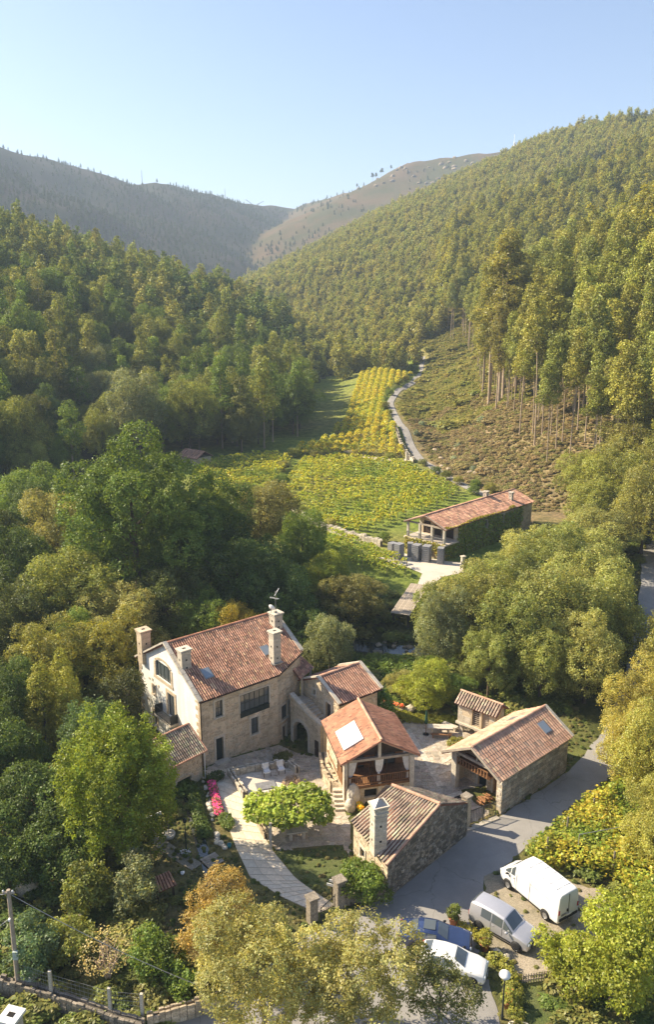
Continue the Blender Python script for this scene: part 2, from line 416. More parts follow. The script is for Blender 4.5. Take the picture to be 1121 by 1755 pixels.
ang = np.radians(np.concatenate([np.arange(-100, -32, 2.5), np.arange(-32, 32.01, 0.42), np.arange(34, 101, 2.5)]))
rad = np.concatenate([np.arange(6, 26, 2.0), 26 * 1.0105 ** np.arange(0, 470)])
rad = rad[rad < 3400]
AA, RR = np.meshgrid(ang, rad)
GX, GY = RR * np.sin(AA), RR * np.cos(AA)
GZ = height(GX, GY)
nr, na = GX.shape
verts = np.stack([GX.ravel(), GY.ravel(), GZ.ravel()], 1)
ii, jj = np.meshgrid(np.arange(nr - 1), np.arange(na - 1), indexing='ij')
q = (ii * na + jj).ravel()
faces = np.stack([q, q + 1, q + na + 1, q + na], 1)
fx = verts[faces].mean(1)
X, Y = fx[:, 0], fx[:, 1]
n1 = vnoise(X, Y, 14, 11); n2 = vnoise(X, Y, 4, 12); n3 = vnoise(X, Y, 45, 13)
def blend(base, c, w): return base * (1 - w[:, None]) + np.array(c)[None] * w[:, None]
colr = np.tile(np.array([0.060, 0.062, 0.028]), (len(X), 1))                          # forest floor
colr = blend(colr, (0.085, 0.10, 0.03), np.clip(0.5 + 0.6 * n1, 0, 1) * 0.6)
# open hillside above the lane: bracken higher up, brown heath below
side = (X > lane_x(Y) - 2) & (Y > 140) & (Y < 480) & (X < lane_x(Y) + 75)
colr = np.where(side[:, None], blend(np.tile(np.array([0.225, 0.205, 0.08]), (len(X), 1)), (0.235, 0.18, 0.108), np.clip(sstep(250, 196, Y + 12 * n1) * (0.75 + 0.4 * n2), 0, 1)), colr)
# the far heath
mid = (Y > 1000) & (ridge(X, Y, HILL_MID, 0.45) > ridge(X, Y, HILL_LEFT, 0.42))
colr = np.where(mid[:, None], blend(np.tile(np.array([0.125, 0.09, 0.055]), (len(X), 1)), (0.075, 0.075, 0.035), np.clip(0.5 + 0.7 * n3 + 0.4 * n1, 0, 1)), colr)
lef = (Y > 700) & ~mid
colr = np.where(lef[:, None], blend(np.tile(np.array([0.06, 0.05, 0.04]), (len(X), 1)), (0.04, 0.046, 0.03), np.clip(0.5 + 0.8 * n3, 0, 1)), colr)  # far left mountain: ground darkened, its shade painted into the colour
# grass between the vines and on the valley floor
gr = (Y > 104) & (Y < 480) & (X < lane_x(Y)) & (X > lut(Y, LEFT_FOOT) + 2)
colr = np.where(gr[:, None], blend(np.tile(np.array([0.17, 0.22, 0.045]), (len(X), 1)), (0.24, 0.21, 0.08), np.clip(0.25 + 0.6 * n1, 0, 1)), colr)
# grass around the houses
yard = (X > -16) & (X < 26) & (Y > 30) & (Y < 80)
colr = np.where(yard[:, None], blend(np.tile(np.array([0.11, 0.13, 0.04]), (len(X), 1)), (0.24, 0.185, 0.095), np.clip(0.3 + 0.6 * n2, 0, 1)), colr)

def ground_mat():
    m = bpy.data.materials.new('ground_cover'); N, L = nodes(m); P = N["Principled BSDF"]
    at = N.new("ShaderNodeAttribute"); at.attribute_name = "tint"
    tc = N.new("ShaderNodeTexCoord")
    n = N.new("ShaderNodeTexNoise"); n.inputs["Scale"].default_value = 0.7; n.inputs["Detail"].default_value = 8; n.inputs["Roughness"].default_value = 0.75
    L.new(tc.outputs["Object"], n.inputs["Vector"])
    rp = N.new("ShaderNodeValToRGB"); e = rp.color_ramp.elements
    e[0].position = 0.36; e[0].color = (0.5, 0.55, 0.5, 1); e[1].position = 0.66; e[1].color = (1.45, 1.35, 1.25, 1)
    L.new(n.outputs[0], rp.inputs[0])
    L.new(_mulcol(N, L, at.outputs[0], rp.outputs[0]), P.inputs["Base Color"])
    P.inputs["Roughness"].default_value = 0.95; P.inputs["Specular IOR Level"].default_value = 0.1
    b = N.new("ShaderNodeBump"); b.inputs["Strength"].default_value = 0.9; b.inputs["Distance"].default_value = 0.35
    L.new(n.outputs[0], b.inputs["Height"]); L.new(b.outputs[0], P.inputs["Normal"])
    return m
M['ground'] = ground_mat()
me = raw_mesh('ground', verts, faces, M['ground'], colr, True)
tag(inst(me, 'ground'), kind='structure')

def sheet(name, poly, off, material, step=1.2, thick=0.0, parent=None, kind='structure', zf=None, jag=0.0):
    """a polygon draped over the ground, its edge worn by jag metres"""
    if jag:
        out = []; rj = random.Random(len(poly))
        for (x0, y0), (x1, y1) in zip(poly, poly[1:] + poly[:1]):
            L_ = math.hypot(x1 - x0, y1 - y0); n = max(1, int(L_ / .4)); nx, ny = -(y1 - y0) / L_, (x1 - x0) / L_
            for i in range(n):
                x, y = x0 + (x1 - x0) * i / n, y0 + (y1 - y0) * i / n; o = jag * (float(vnoise(x, y, 1.1, 3)) + rj.uniform(-.4, .4)); out.append((x + nx * o, y + ny * o))
        poly = out
    bm = bmesh.new()
    f = bm.faces.new([bm.verts.new((p[0], p[1], 0)) for p in poly])
    if f.normal.z < 0: f.normal_flip()
    bmesh.ops.triangulate(bm, faces=bm.faces[:])
    xs = [p[0] for p in poly]; ys = [p[1] for p in poly]
    for a, lo, hi in ((0, min(xs), max(xs)), (1, min(ys), max(ys))):
        k = lo + step
        while k < hi:
            co = [0, 0, 0]; no = [0, 0, 0]; co[a] = k; no[a] = 1
            bmesh.ops.bisect_plane(bm, geom=bm.verts[:] + bm.edges[:] + bm.faces[:], plane_co=co, plane_no=no)
            k += step
    bm.normal_update()
    for fc in bm.faces:
        if fc.normal.z < 0: fc.normal_flip()
    for v in bm.verts:
        v.co.z = float(height(v.co.x, v.co.y) if zf is None else zf(v.co.x, v.co.y)) + off
    me = bpy.data.meshes.new(name); bm.to_mesh(me); bm.free()
    a = me.attributes.new("tint", 'FLOAT_COLOR', 'FACE')
    a.data.foreach_set("color", np.ones(len(me.polygons) * 4, np.float32))
    me.materials.append(material)
    o = inst(me, name, parent)
    if kind: o["kind"] = kind
    return o

def ribbon(name, line, half, off, material, step=1.5):
    """a strip along a polyline, draped over the ground"""
    pts = [Vector((p[0], p[1], 0)) for p in line]; out = []
    for a, b in zip(pts[:-1], pts[1:]):
        n = max(1, int((b - a).length / step))
        out += [a.lerp(b, i / n) for i in range(n)]
    out.append(pts[-1])
    for _ in range(6):
        out = [out[0]] + [(out[i - 1] + out[i] * 2 + out[i + 1]) / 4 for i in range(1, len(out) - 1)] + [out[-1]]
    mb = MB(); vs = []; fs = []
    for i, p in enumerate(out):
        d = (out[min(i + 1, len(out) - 1)] - out[max(i - 1, 0)]).normalized(); n = Vector((-d.y, d.x, 0))
        h = half if not callable(half) else half(i / len(out))
        for k in (-1, -0.33, 0.33, 1):
            w = p + n * h * k; vs.append((w.x, w.y, float(height(w.x, w.y)) + off))
    for i in range(len(out) - 1):
        for k in range(3): fs.append((i * 4 + k, i * 4 + 4 + k, i * 4 + 5 + k, i * 4 + 1 + k))
    mb.add(vs, [f[::-1] for f in fs], 1.0, True)
    o = mb.build(name, material); o["kind"] = 'structure'; return o

ROAD = [(-14, 33), (-4, 41), (0.4, 45.6), (4.5, 47.6), (11, 54.7), (14, 56.5), (21.6, 63.1), (27, 70), (33, 81), (38, 92), (45, 108), (53, 128), (57, 127), (49.5, 107), (42.5, 91), (37, 79.5), (31, 68.5),
        (25, 62.3), (19.4, 57), (15.3, 52.8), (13.2, 50.6), (11.4, 49.6), (10.9, 46.8), (9.6, 45.4), (9.9, 42.0), (10.15, 36), (10.2, 26), (-2, 26)]
sheet('road', ROAD, 0.03, M['asphalt'], jag=.10)
GRAVEL = [(10.9, 46.8), (11.4, 49.6), (13.2, 50.6), (15.5, 50.2), (19.5, 48.2), (19.8, 44.2), (15.5, 42.6), (13.6, 41.2), (11.8, 40.2), (10.7, 42.5), (9.6, 45.4)]
sheet('gravel_parking', GRAVEL, 0.026, M['gravel'], jag=.3)
sheet('front_lawn', [(-3.9, 52.3), (-0.4, 52.9), (1.1, 53.0), (1.7, 51.3), (2.6, 48.6), (2.4, 47.6), (0.6, 47.5), (-1.1, 48.3), (-2.4, 49.7)], 0.024, M['lawn'], 0.8, jag=.15)
COURT = [(-11.0, 63.6), (-4.7, 68.9), (-0.6, 66.6), (0.6, 62.5), (1.3, 58.0), (1.9, 55.5), (1.7, 51.8), (1.2, 53.2), (-0.4, 53.0), (-3.9, 52.5), (-5.5, 55.9), (-6.9, 59.3), (-8.7, 63.2)]
sheet('courtyard', COURT, 0.022, M['joint'], 0.8)
PLAZA = [(6.2, 55.0), (7.6, 59.0), (6.2, 66.8), (7.2, 71.2), (9.0, 73.0), (13.2, 71.5), (17.0, 67.0), (16.0, 62.0), (11.2, 60.2), (13.4, 57.0), (11.2, 55.6), (9, 55.6)]
sheet('plaza', PLAZA, 0.022, M['joint'], 0.9)
# driveway: sheet of joints with paving slabs as pieces
DL = [(-11.1, 63.3), (-9.6, 61.0), (-8.3, 56.5), (-7.0, 52.8), (-5.6, 49.5), (-3.2, 47.5), (-0.6, 45.9)]
DR = [(-8.7, 63.7), (-6.8, 59.3), (-5.65, 55.8), (-4.2, 52.5), (-2.3, 49.4), (-1.0, 48.1), (0.55, 46.7)]
drive = sheet('driveway', DL + DR[::-1], 0.028, M['joint'], 0.8)
def edge_at(line, t):
    k = t * (len(line) - 1); i = min(int(k), len(line) - 2); a, b = line[i], line[i + 1]; k -= i
    return (a[0] + (b[0] - a[0]) * k, a[1] + (b[1] - a[1]) * k)
rr = random.Random(21)
t = 0.0
while t < 0.985:
    dt = rr.uniform(0.032, 0.05); t1 = min(t + dt, 0.995)
    cuts = [0.0]
    while cuts[-1] < 0.99:
        cuts.append(cuts[-1] + rr.uniform(0.2, 0.42))
    cuts[-1] = 1.0
    if cuts[-1] - cuts[-2] < 0.12 and len(cuts) > 2: cuts.pop(-2)
    for a, b in zip(cuts[:-1], cuts[1:]):
        g = 0.012; ps = []
        for tt, ss in ((t + 0.002, a + g / 3), (t + 0.002, b - g / 3), (t1 - 0.002, b - g / 3), (t1 - 0.002, a + g / 3)):
            L_, R_ = edge_at(DL, tt), edge_at(DR, tt)
            ps.append((L_[0] + (R_[0] - L_[0]) * ss, L_[1] + (R_[1] - L_[1]) * ss))
        cx = sum(p[0] for p in ps) / 4; cy = sum(p[1] for p in ps) / 4
        z = float(height(cx, cy)); tv = rr.uniform(0.9, 1.07); warm = rr.uniform(0.95, 1.03)
        mb = MB(); mb.prism([(p[0] - cx, p[1] - cy) for p in ps][::1], -0.06, 0.012 + rr.uniform(0, 0.006), (tv * warm, tv, tv * (2 - warm)))
        mb.build('paving_slab', M['paving'], drive, None, (cx, cy, z + 0.03))
    t = t1

def flagstones(name, poly, size, parent, material, seed=1, off=0.03, tints=(0.7, 1.15), gap=0.05):
    """irregular flags, too small to pick apart singly: real geometry, one part"""
    r = random.Random(seed); mb = MB()
    xs = [p[0] for p in poly]; ys = [p[1] for p in poly]
    nx = int((max(xs) - min(xs)) / size) + 2; ny = int((max(ys) - min(ys)) / size) + 2
    P = {}
    for i in range(nx + 1):
        for j in range(ny + 1):
            P[i, j] = (min(xs) + (i + (0.5 if j % 2 else 0)) * size + r.uniform(-.28, .28) * size, min(ys) + j * size + r.uniform(-.28, .28) * size)
    for i in range(nx):
        for j in range(ny):
            c4 = [P[i, j], P[i + 1, j], P[i + 1, j + 1], P[i, j + 1]]
            cx = sum(p[0] for p in c4) / 4; cy = sum(p[1] for p in c4) / 4
            if not bool(in_poly(np.array([cx]), np.array([cy]), poly)[0]): continue
            k = 1 - gap / size * 2
            pp = [(cx + (p[0] - cx) * k, cy + (p[1] - cy) * k) for p in c4]
            z = float(height(cx, cy)); tv = r.uniform(*tints)
            mb.prism(pp, z - 0.03, z + off + r.uniform(0, 0.02), (tv * r.uniform(0.96, 1.06), tv, tv * r.uniform(0.94, 1.03)))
    return mb.build(name, material, parent, 'stuff')
plaza = bpy.data.objects['plaza']; court = bpy.data.objects['courtyard']
flagstones('flagstones', PLAZA, 0.5, plaza, M['flag'], 3)
flagstones('flagstones', COURT, 0.55, court, M['flag'], 4)
# granite strips set into the plaza, block by block
def strip(line, w, blk, parent, z=0.065, seed=0, name='granite_slab', material='granite_light'):
    r = random.Random(seed)
    for (x0, y0), (x1, y1) in zip(line[:-1], line[1:]):
        L_ = math.hypot(x1 - x0, y1 - y0); n = max(1, round(L_ / blk)); a = math.atan2(y1 - y0, x1 - x0)
        for i in range(n):
            k = (i + 0.5) / n; x, y = x0 + (x1 - x0) * k, y0 + (y1 - y0) * k
            MB().box((0, 0, 0), (L_ / n - 0.025, w, 0.1), 0, r.uniform(0.85, 1.1)).build(name, M[material], parent, None, (x, y, float(height(x, y)) + z - 0.05 + r.uniform(0, .006)), a)
strip([(7.9, 70.5), (8.6, 67.3), (9.3, 64.0), (9.8, 60.8)], 0.55, 0.9, plaza, seed=1)
strip([(9.5, 63.6), (11.6, 65.6)], 0.4, 0.8, plaza, seed=2)
strip([(9.2, 62.3), (11.2, 63.6)], 0.4, 0.8, plaza, seed=3)
strip([(7.6, 57.7), (11.6, 60.0)], 0.5, 0.9, plaza, seed=4)
strip([(11.0, 54.9), (13.9, 56.5)], 0.5, 0.8, plaza, 0.11, 5, 'threshold_slab')
# a drain channel beside the strip
mb = MB(); mb.box((0, 0, 0), (3.6, 0.28, 0.1)); mb.build('drain_channel', M['trim'], plaza, None, (9.9, 58.55, 0.03), math.atan2(2.3, 4.0))
# lane up the hill
ribbon('lane', LANE, 1.0, 0.10, mat('lane_concrete', (0.36, 0.34, 0.31), (0.27, 0.255, 0.235), scale=0.3, bscale=8), 2.0)
# forecourt of the winery
sheet('forecourt', [(7.8, 119.5), (11.6, 122.5), (19.0, 117.8), (21.2, 117.5), (20.4, 113), (17.0, 111.5), (14.9, 108.3), (13.2, 109.4), (14.2, 112.6), (12.0, 115.2)], 0.05, M['concrete'], 1.0)
# access track in the vineyard and the meadow in the valley
ribbon('vineyard_track', [(20.6, 190), (14, 189), (9, 192), (5, 198)], 1.2, 0.06, M['concrete'])
# stream, in its own bed, and the garden stream beside the drive
ribbon('stream', [(-30, 99), (-12, 98), (4, 95.5), (10, 94.5), (24, 93.5), (34, 92)], 1.2, 0.06, M['water'])
ribbon('garden_stream', [(-13, 63.3), (-12.2, 61.0), (-11.1, 57.1), (-9.9, 53.7), (-8.9, 51.0), (-8, 48)], 0.42, 0.03, M['water'], 0.8)
ribbon('garden_path', [(-14.5, 55.0), (-12.6, 52.9), (-10.9, 51.3), (-9.6, 50.6)], 0.5, 0.03, M['gravel'], 0.8)
# ------------------------------------------------------------------ plants
def leaf_cloud(lobes, spacing, per, crad, size, seed, up=0.35, rand=0.9, aspect=0.6, tintvar=0.28, shell=(0.86, 1.04), hide=True, flat=1.0):
    """clumps spread over ellipsoid lobes, small leaves spread through each clump; returns verts, faces, tints"""
    g = np.random.default_rng(seed)
    C = []; O = []; TL = []
    LB = np.array([l[:6] for l in lobes], float)
    for k, l in enumerate(LB):
        area = 4 * math.pi * ((l[3] * l[4]) ** 1.6 / 3 + (l[3] * l[5]) ** 1.6 / 3 + (l[4] * l[5]) ** 1.6 / 3) ** (1 / 1.6)
        n = max(4, int(area / spacing ** 2))
        d = g.normal(size=(n, 3)); d /= np.linalg.norm(d, axis=1)[:, None]
        low = d[:, 2] < -0.45
        d = d[~(low & (g.random(n) < 0.6))]
        p = l[:3] + d * l[3:6] * g.uniform(*shell, (len(d), 1))
        if hide:
            ins = np.zeros(len(p), bool)
            for j, m in enumerate(LB):
                if j == k: continue
                ins |= (((p - m[:3]) / m[3:6]) ** 2).sum(1) < 0.55
            p = p[~ins]; d = d[~ins]
        C.append(p); O.append(d); TL.append(np.full(len(p), g.uniform(1 - tintvar, 1 + tintvar)))
    C = np.concatenate(C); O = np.concatenate(O); TL = np.concatenate(TL)
    TL = TL * g.uniform(1 - tintvar * .7, 1 + tintvar * .7, len(C))
    n = len(C)
    idx = np.repeat(np.arange(n), per)
    m = len(idx)
    off = g.normal(size=(m, 3)) * crad * 0.55; off[:, 2] *= flat
    pos = C[idx] + off
    nrm = O[idx] * 0.55 + g.normal(size=(m, 3)) * rand * 0.55 + np.array([0, 0, up])
    nrm /= np.linalg.norm(nrm, axis=1)[:, None]
    t = np.cross(nrm, g.normal(size=(m, 3))); t /= np.linalg.norm(t, axis=1)[:, None]
    b = np.cross(nrm, t)
    s = size * g.uniform(0.65, 1.35, (m, 1))
    v = np.stack([pos - t * s * .5, pos + b * s * aspect * .5 + t * s * .06, pos + t * s * .5, pos - b * s * aspect * .5 + t * s * .06], 1).reshape(-1, 3)
    f = np.arange(m * 4).reshape(-1, 4)
    tv = TL[idx] * g.uniform(0.8, 1.2, m)
    hue = g.uniform(-0.10, 0.10, m) + 0.10 * (g.random(n)[idx] - .5)
    tint = np.stack([tv * (1 + hue), tv, tv * (1 - hue * .5)], 1)
    return v, f, tint

def broad_lobes(Rx, Rz, hc, n, seed, small=0.36, asym=0.15):
    r = random.Random(seed); L_ = []
    ga = math.pi * (3 - 5 ** .5)
    for i in range(n):
        z = 1 - 1.72 * (i + 0.5) / n; q = math.sqrt(max(0, 1 - z * z)); a = ga * i + r.uniform(-.5, .5)
        k = r.uniform(0.42, 1.0)
        s = r.uniform(small * .5, small * 1.35)
        L_.append((Rx * k * q * math.cos(a) * (1 + r.uniform(-asym, asym)), Rx * k * q * math.sin(a) * (1 + r.uniform(-asym, asym)), hc + Rz * k * z * 1.05, Rx * s, Rx * s, Rz * s * r.uniform(.75, 1.0)))
    L_.append((0, 0, hc, Rx * .5, Rx * .5, Rz * .5))
    return L_

def trunk_mb(h, r0, lobes=(), lean=(0, 0), seed=0, top=0.75, wob=0.03, n=7, maxl=9):
    r = random.Random(seed); mb = MB()
    P = lambda k: (lean[0] * k * k + wob * h * math.sin(k * 5 + seed) * k * .5, lean[1] * k * k + wob * h * math.cos(k * 4 + seed) * k * .5, h * k)
    ks = [0, .04, .25, .5, .75, 1.0]
    mb.tube([P(k * top) for k in ks], [r0 * 1.45, r0 * 1.05, r0 * .9, r0 * .72, r0 * .5, r0 * .22], n)
    for l in sorted(lobes, key=lambda q: -q[3])[:maxl]:
        k0 = r.uniform(.42, .8) * top; p0 = Vector(P(k0)); p1 = Vector(l[:3])
        if p0.z > p1.z - 0.2: p0 = Vector(P(max(.2, (p1.z / h) * .6)))
        m = p0.lerp(p1, .5) + Vector((0, 0, .08 * h * r.uniform(-.3, .6)))
        mb.tube([p0, m, p1], [r0 * .42, r0 * .28, r0 * .08], 5, 1.0, False)
    return mb

def shoot_lobes(Rx, Rz, hc, n, seed):
    """many upright plumes standing out of a round crown"""
    r = random.Random(seed); L_ = []
    for i in range(n):
        z = 1 - 1.7 * (i + 0.5) / n; q = math.sqrt(max(0, 1 - z * z)); a = 2.4 * i + r.uniform(-.4, .4); k = r.uniform(.5, 1.02)
        s = r.uniform(.08, .16)
        L_.append((Rx * k * q * math.cos(a), Rx * k * q * math.sin(a), hc + Rz * k * z, Rx * s, Rx * s, Rz * s * r.uniform(2.0, 3.2)))
    L_.append((0, 0, hc - .1 * Rz, Rx * .55, Rx * .55, Rz * .6))
    return L_

def broad_tree(seed, Rx, Rz, h, leaf, spacing, per, n=18, small=0.36, bark='bark', crad=None, up=.35, lobes=None):
    hc = h - Rz * .95
    lb = lobes or broad_lobes(Rx, Rz, hc, n, seed, small)
    v, f, t = leaf_cloud(lb, spacing, per, crad or spacing * .8, leaf, seed, up)
    cm = raw_mesh('crown', v, f, M['leaf'], t)
    tm = trunk_mb(h, max(.12, h * .022), lb, seed=seed).mesh('trunk', M[bark])
    return tm, cm

def tall_tree(seed, h, base, Rm, leaf, spacing, per, n=14, bark='bark_pale', r0=None, lean=(0, 0), shape='euc', m='leaf'):
    """a straight trunk that carries its crown in the upper part"""
    r = random.Random(seed); lb = []
    for i in range(n):
        k = (i + .5) / n; z = base + (h - base) * k
        w = Rm * (math.sin(math.pi * min(1, .25 + .8 * k)) if shape == 'euc' else (1.08 - k) ** .5) * r.uniform(.7, 1.15)
        a = i * 2.4 + r.uniform(-.5, .5); o = w * r.uniform(.3, .75)
        s = Rm * (r.uniform(.32, .52) if shape == 'euc' else (.26 + .24 * (1 - k)) * r.uniform(.8, 1.2))
        q = (z / h) ** 2
        lb.append((lean[0] * q + o * math.cos(a), lean[1] * q + o * math.sin(a), z, s, s, s * (.85 if shape == 'euc' else .7)))
    v, f, t = leaf_cloud(lb, spacing, per, spacing * .75, leaf, seed, .3, .95)
    cm = raw_mesh('crown', v, f, M[m], t)
    tm = trunk_mb(h, r0 or h * .011, lb[:], lean, seed, .96, .012, 6, 5).mesh('trunk', M[bark])
    return tm, cm

def plant(name, meshes, label, cat, x, y, scale=1.0, rz=0.0, color=(0.07, 0.1, 0.03), group=None, z=None, sz=None):
    s = scale if hasattr(scale, '__len__') else (scale, scale, sz or scale)
    o = thing(name, label, cat, (x, y, (float(height(x, y)) if z is None else z) - 0.05), rz, group)
    o.scale = s
    if meshes[0]: inst(meshes[0], 'trunk', o)
    c = inst(meshes[1], 'crown', o); c.color = (*color, 1)
    return o

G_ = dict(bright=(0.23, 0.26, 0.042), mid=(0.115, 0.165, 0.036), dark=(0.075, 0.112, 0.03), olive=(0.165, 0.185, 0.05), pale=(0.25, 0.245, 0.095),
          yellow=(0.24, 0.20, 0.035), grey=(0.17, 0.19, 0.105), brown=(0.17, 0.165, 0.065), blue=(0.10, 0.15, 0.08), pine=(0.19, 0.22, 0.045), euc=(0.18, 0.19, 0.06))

# prototypes shared by many trees
BROAD = [broad_tree(100 + i, 5.0, 5.7, 12.0, 0.225, 0.60, 19, 38 + 4 * i, 0.25 + 0.012 * i, 'bark', .40) for i in range(5)]
PINES = [tall_tree(200 + i, 25.0, 14.5 + i * .6, 3.5, 0.38, 0.60, 9, 18, 'bark_pale', 0.16, (random.Random(i).uniform(-2.4, 1.2), 0), 'pine', 'needle') for i in range(4)]
EUCS = [tall_tree(300 + i, 40.0, 15.0 + 1.5 * i, 4.6, 0.50, 0.75, 9, 17, 'bark_pale', 0.3, (0.5, 0)) for i in range(3)]
MIDEUC = [tall_tree(320 + i, 20.0, 7.0, 3.4, 0.42, 0.65, 8, 13, 'bark_pale', 0.2) for i in range(3)]

# ------------------------------------------------------------------ building kit
class Face:
    """a vertical wall face from A to B (local xy); outward is to the right of A->B"""
    def __init__(s, A, B):
        s.A = A; s.B = B; s.L = math.hypot(B[0] - A[0], B[1] - A[1])
        s.d = ((B[0] - A[0]) / s.L, (B[1] - A[1]) / s.L); s.n = (s.d[1], -s.d[0])
    def p(s, t, z, o=0.0): return (s.A[0] + s.d[0] * t + s.n[0] * o, s.A[1] + s.d[1] * t + s.n[1] * o, z)
    def box(s, mb, t0, t1, z0, z1, o0, o1, tint=1.0, top=None):
        """top: optional heights (at t0, t1) for a sloping top edge"""
        a, b = top or (z1, z1)
        v = [s.p(t0, z0, o1), s.p(t1, z0, o1), s.p(t1, b, o1), s.p(t0, a, o1), s.p(t0, z0, o0), s.p(t1, z0, o0), s.p(t1, b, o0), s.p(t0, a, o0)]
        mb.add(v, [(0, 1, 2, 3), (5, 4, 7, 6), (1, 5, 6, 2), (4, 0, 3, 7), (3, 2, 6, 7), (4, 5, 1, 0)], tint)

def prof_z(prof, t): return float(np.interp(t, [p[0] for p in prof], [p[1] for p in prof]))

def wall(parent, A, B, z0, prof, openings=(), stone='granite', back='mortar', course=(.15, .36), length=(.2, .66), proud=(.006, .04), depth=.3, seed=0, tv=(.72, 1.16), arches=(), name='wall', single=False):
    """wall with its openings; rubble laid in courses stands proud of the mortar"""
    F = Face(A, B); prof = [(0, prof), (F.L, prof)] if not hasattr(prof, '__len__') else prof
    mb = MB(); br = sorted(set([0, F.L] + [p[0] for p in prof] + [o[0] for o in openings] + [o[1] for o in openings]))
    br = [b for b in br if -1e-6 <= b <= F.L + 1e-6]
    for a, b in zip(br[:-1], br[1:]):
        if b - a < 1e-4: continue
        zz = [z0]; m = (a + b) / 2
        ops = sorted([o for o in openings if o[0] <= m <= o[1]], key=lambda o: o[2])
        lo = z0
        for o in ops:
            if o[2] > lo: mb.quad(F.p(a, lo), F.p(b, lo), F.p(b, o[2]), F.p(a, o[2]))
            lo = o[3]
        mb.quad(F.p(a, lo), F.p(b, lo), F.p(b, prof_z(prof, b)), F.p(a, prof_z(prof, a)))
    for o in openings:
        t0, t1, za, zb = o[:4]
        for q in ((F.p(t0, za), F.p(t0, zb), F.p(t0, zb, -depth), F.p(t0, za, -depth)), (F.p(t1, za, -depth), F.p(t1, zb, -depth), F.p(t1, zb), F.p(t1, za)),
                  (F.p(t0, zb), F.p(t1, zb), F.p(t1, zb, -depth), F.p(t0, zb, -depth)), (F.p(t0, za, -depth), F.p(t1, za, -depth), F.p(t1, za), F.p(t0, za))): mb.quad(*q)
    w = mb.build(name, M[back], parent)
    if stone:
        r = random.Random(seed); sb = MB(); z = z0
        top = max(p[1] for p in prof)
        while z < top - .1:
            h = r.uniform(*course); t = r.uniform(-.2, 0)
            while t < F.L - .05:
                l = r.uniform(*length); a, b = max(t, 0) + .012, min(t + l, F.L) - .012; t += l
                za, zb = z + .012, z + h - .012
                if b - a < .08: continue
                zt = min(prof_z(prof, a), prof_z(prof, b))
                if za > zt - .08: continue
                zb = min(zb, zt - .01)
                if any(a < o[1] + .02 and b > o[0] - .02 and za < o[3] + .02 and zb > o[2] - .02 for o in openings): continue
                if any(((a + b) / 2 - c) ** 2 + (max(0, (za + zb) / 2 - zc)) ** 2 < (rr_ + .12) ** 2 and (za + zb) / 2 > zc - 4 and abs((a + b) / 2 - c) < rr_ + .1 for c, zc, rr_ in arches): continue
                if not single and r.random() < .22: continue                # plastered over
                o = r.uniform(*proud); k = r.uniform(*tv); wm = r.uniform(.95, 1.05); e = .012 + o * .4
                v = [F.p(a, za, -.01), F.p(b, za, -.01), F.p(b, zb, -.01), F.p(a, zb, -.01), F.p(a + e, za + e, o), F.p(b - e, za + e, o), F.p(b - e, zb - e, o), F.p(a + e, zb - e, o)]
                fs = [(4, 5, 6, 7), (0, 1, 5, 4), (1, 2, 6, 5), (2, 3, 7, 6), (3, 0, 4, 7)]
                if single: MB().add(v, fs, (k * wm, k, k * (2 - wm))).build('stone', M[stone], w)
                else: sb.add(v, fs, (k * wm, k, k * (2 - wm)))
            z += h
        if not single: sb.build('stonework', M[stone], w, 'stuff')
    return F

def window(parent, F, t0, t1, z0, z1, nx=2, ny=2, inset=.14, fw=.07, frame='frame_dark', surround='granite_light', sw=.2, name='window', pane='glass', sill=True):
    mb = MB()
    for i in range(nx + 1):
        c = t0 + (t1 - t0) * i / nx; w = fw if i in (0, nx) else fw * .6
        c = min(max(c, t0 + w / 2), t1 - w / 2); F.box(mb, c - w / 2, c + w / 2, z0, z1, -inset - .05, -inset)
    for j in range(ny + 1):
        c = z0 + (z1 - z0) * j / ny; w = fw if j in (0, ny) else fw * .6
        c = min(max(c, z0 + w / 2), z1 - w / 2); F.box(mb, t0 + fw, t1 - fw, c - w / 2, c + w / 2, -inset - .047, -inset - .003)
    w = mb.build(name, M[frame], parent)
    for i in range(nx):
        for j in range(ny):
            a, b = t0 + (t1 - t0) * i / nx, t0 + (t1 - t0) * (i + 1) / nx; c, d = z0 + (z1 - z0) * j / ny, z0 + (z1 - z0) * (j + 1) / ny
            m = MB(); F.box(m, a + .02, b - .02, c + .02, d - .02, -inset - .035, -inset - .025); m.build('pane', M[pane], w)
    if surround:
        for nm, q in (('lintel', (t0 - sw, t1 + sw, z1 + .003, z1 + sw * 1.1)), ('jamb', (t0 - sw, t0 - .003, z0, z1)), ('jamb', (t1 + .003, t1 + sw, z0, z1))) + ((('sill', (t0 - sw * 1.1, t1 + sw * 1.1, z0 - .14, z0 - .003)),) if sill else ()):
            m = MB(); F.box(m, *q, -.05, .055 if nm != 'sill' else .11, rnd.uniform(.88, 1.08)); m.build(nm, M[surround], w)
    return w

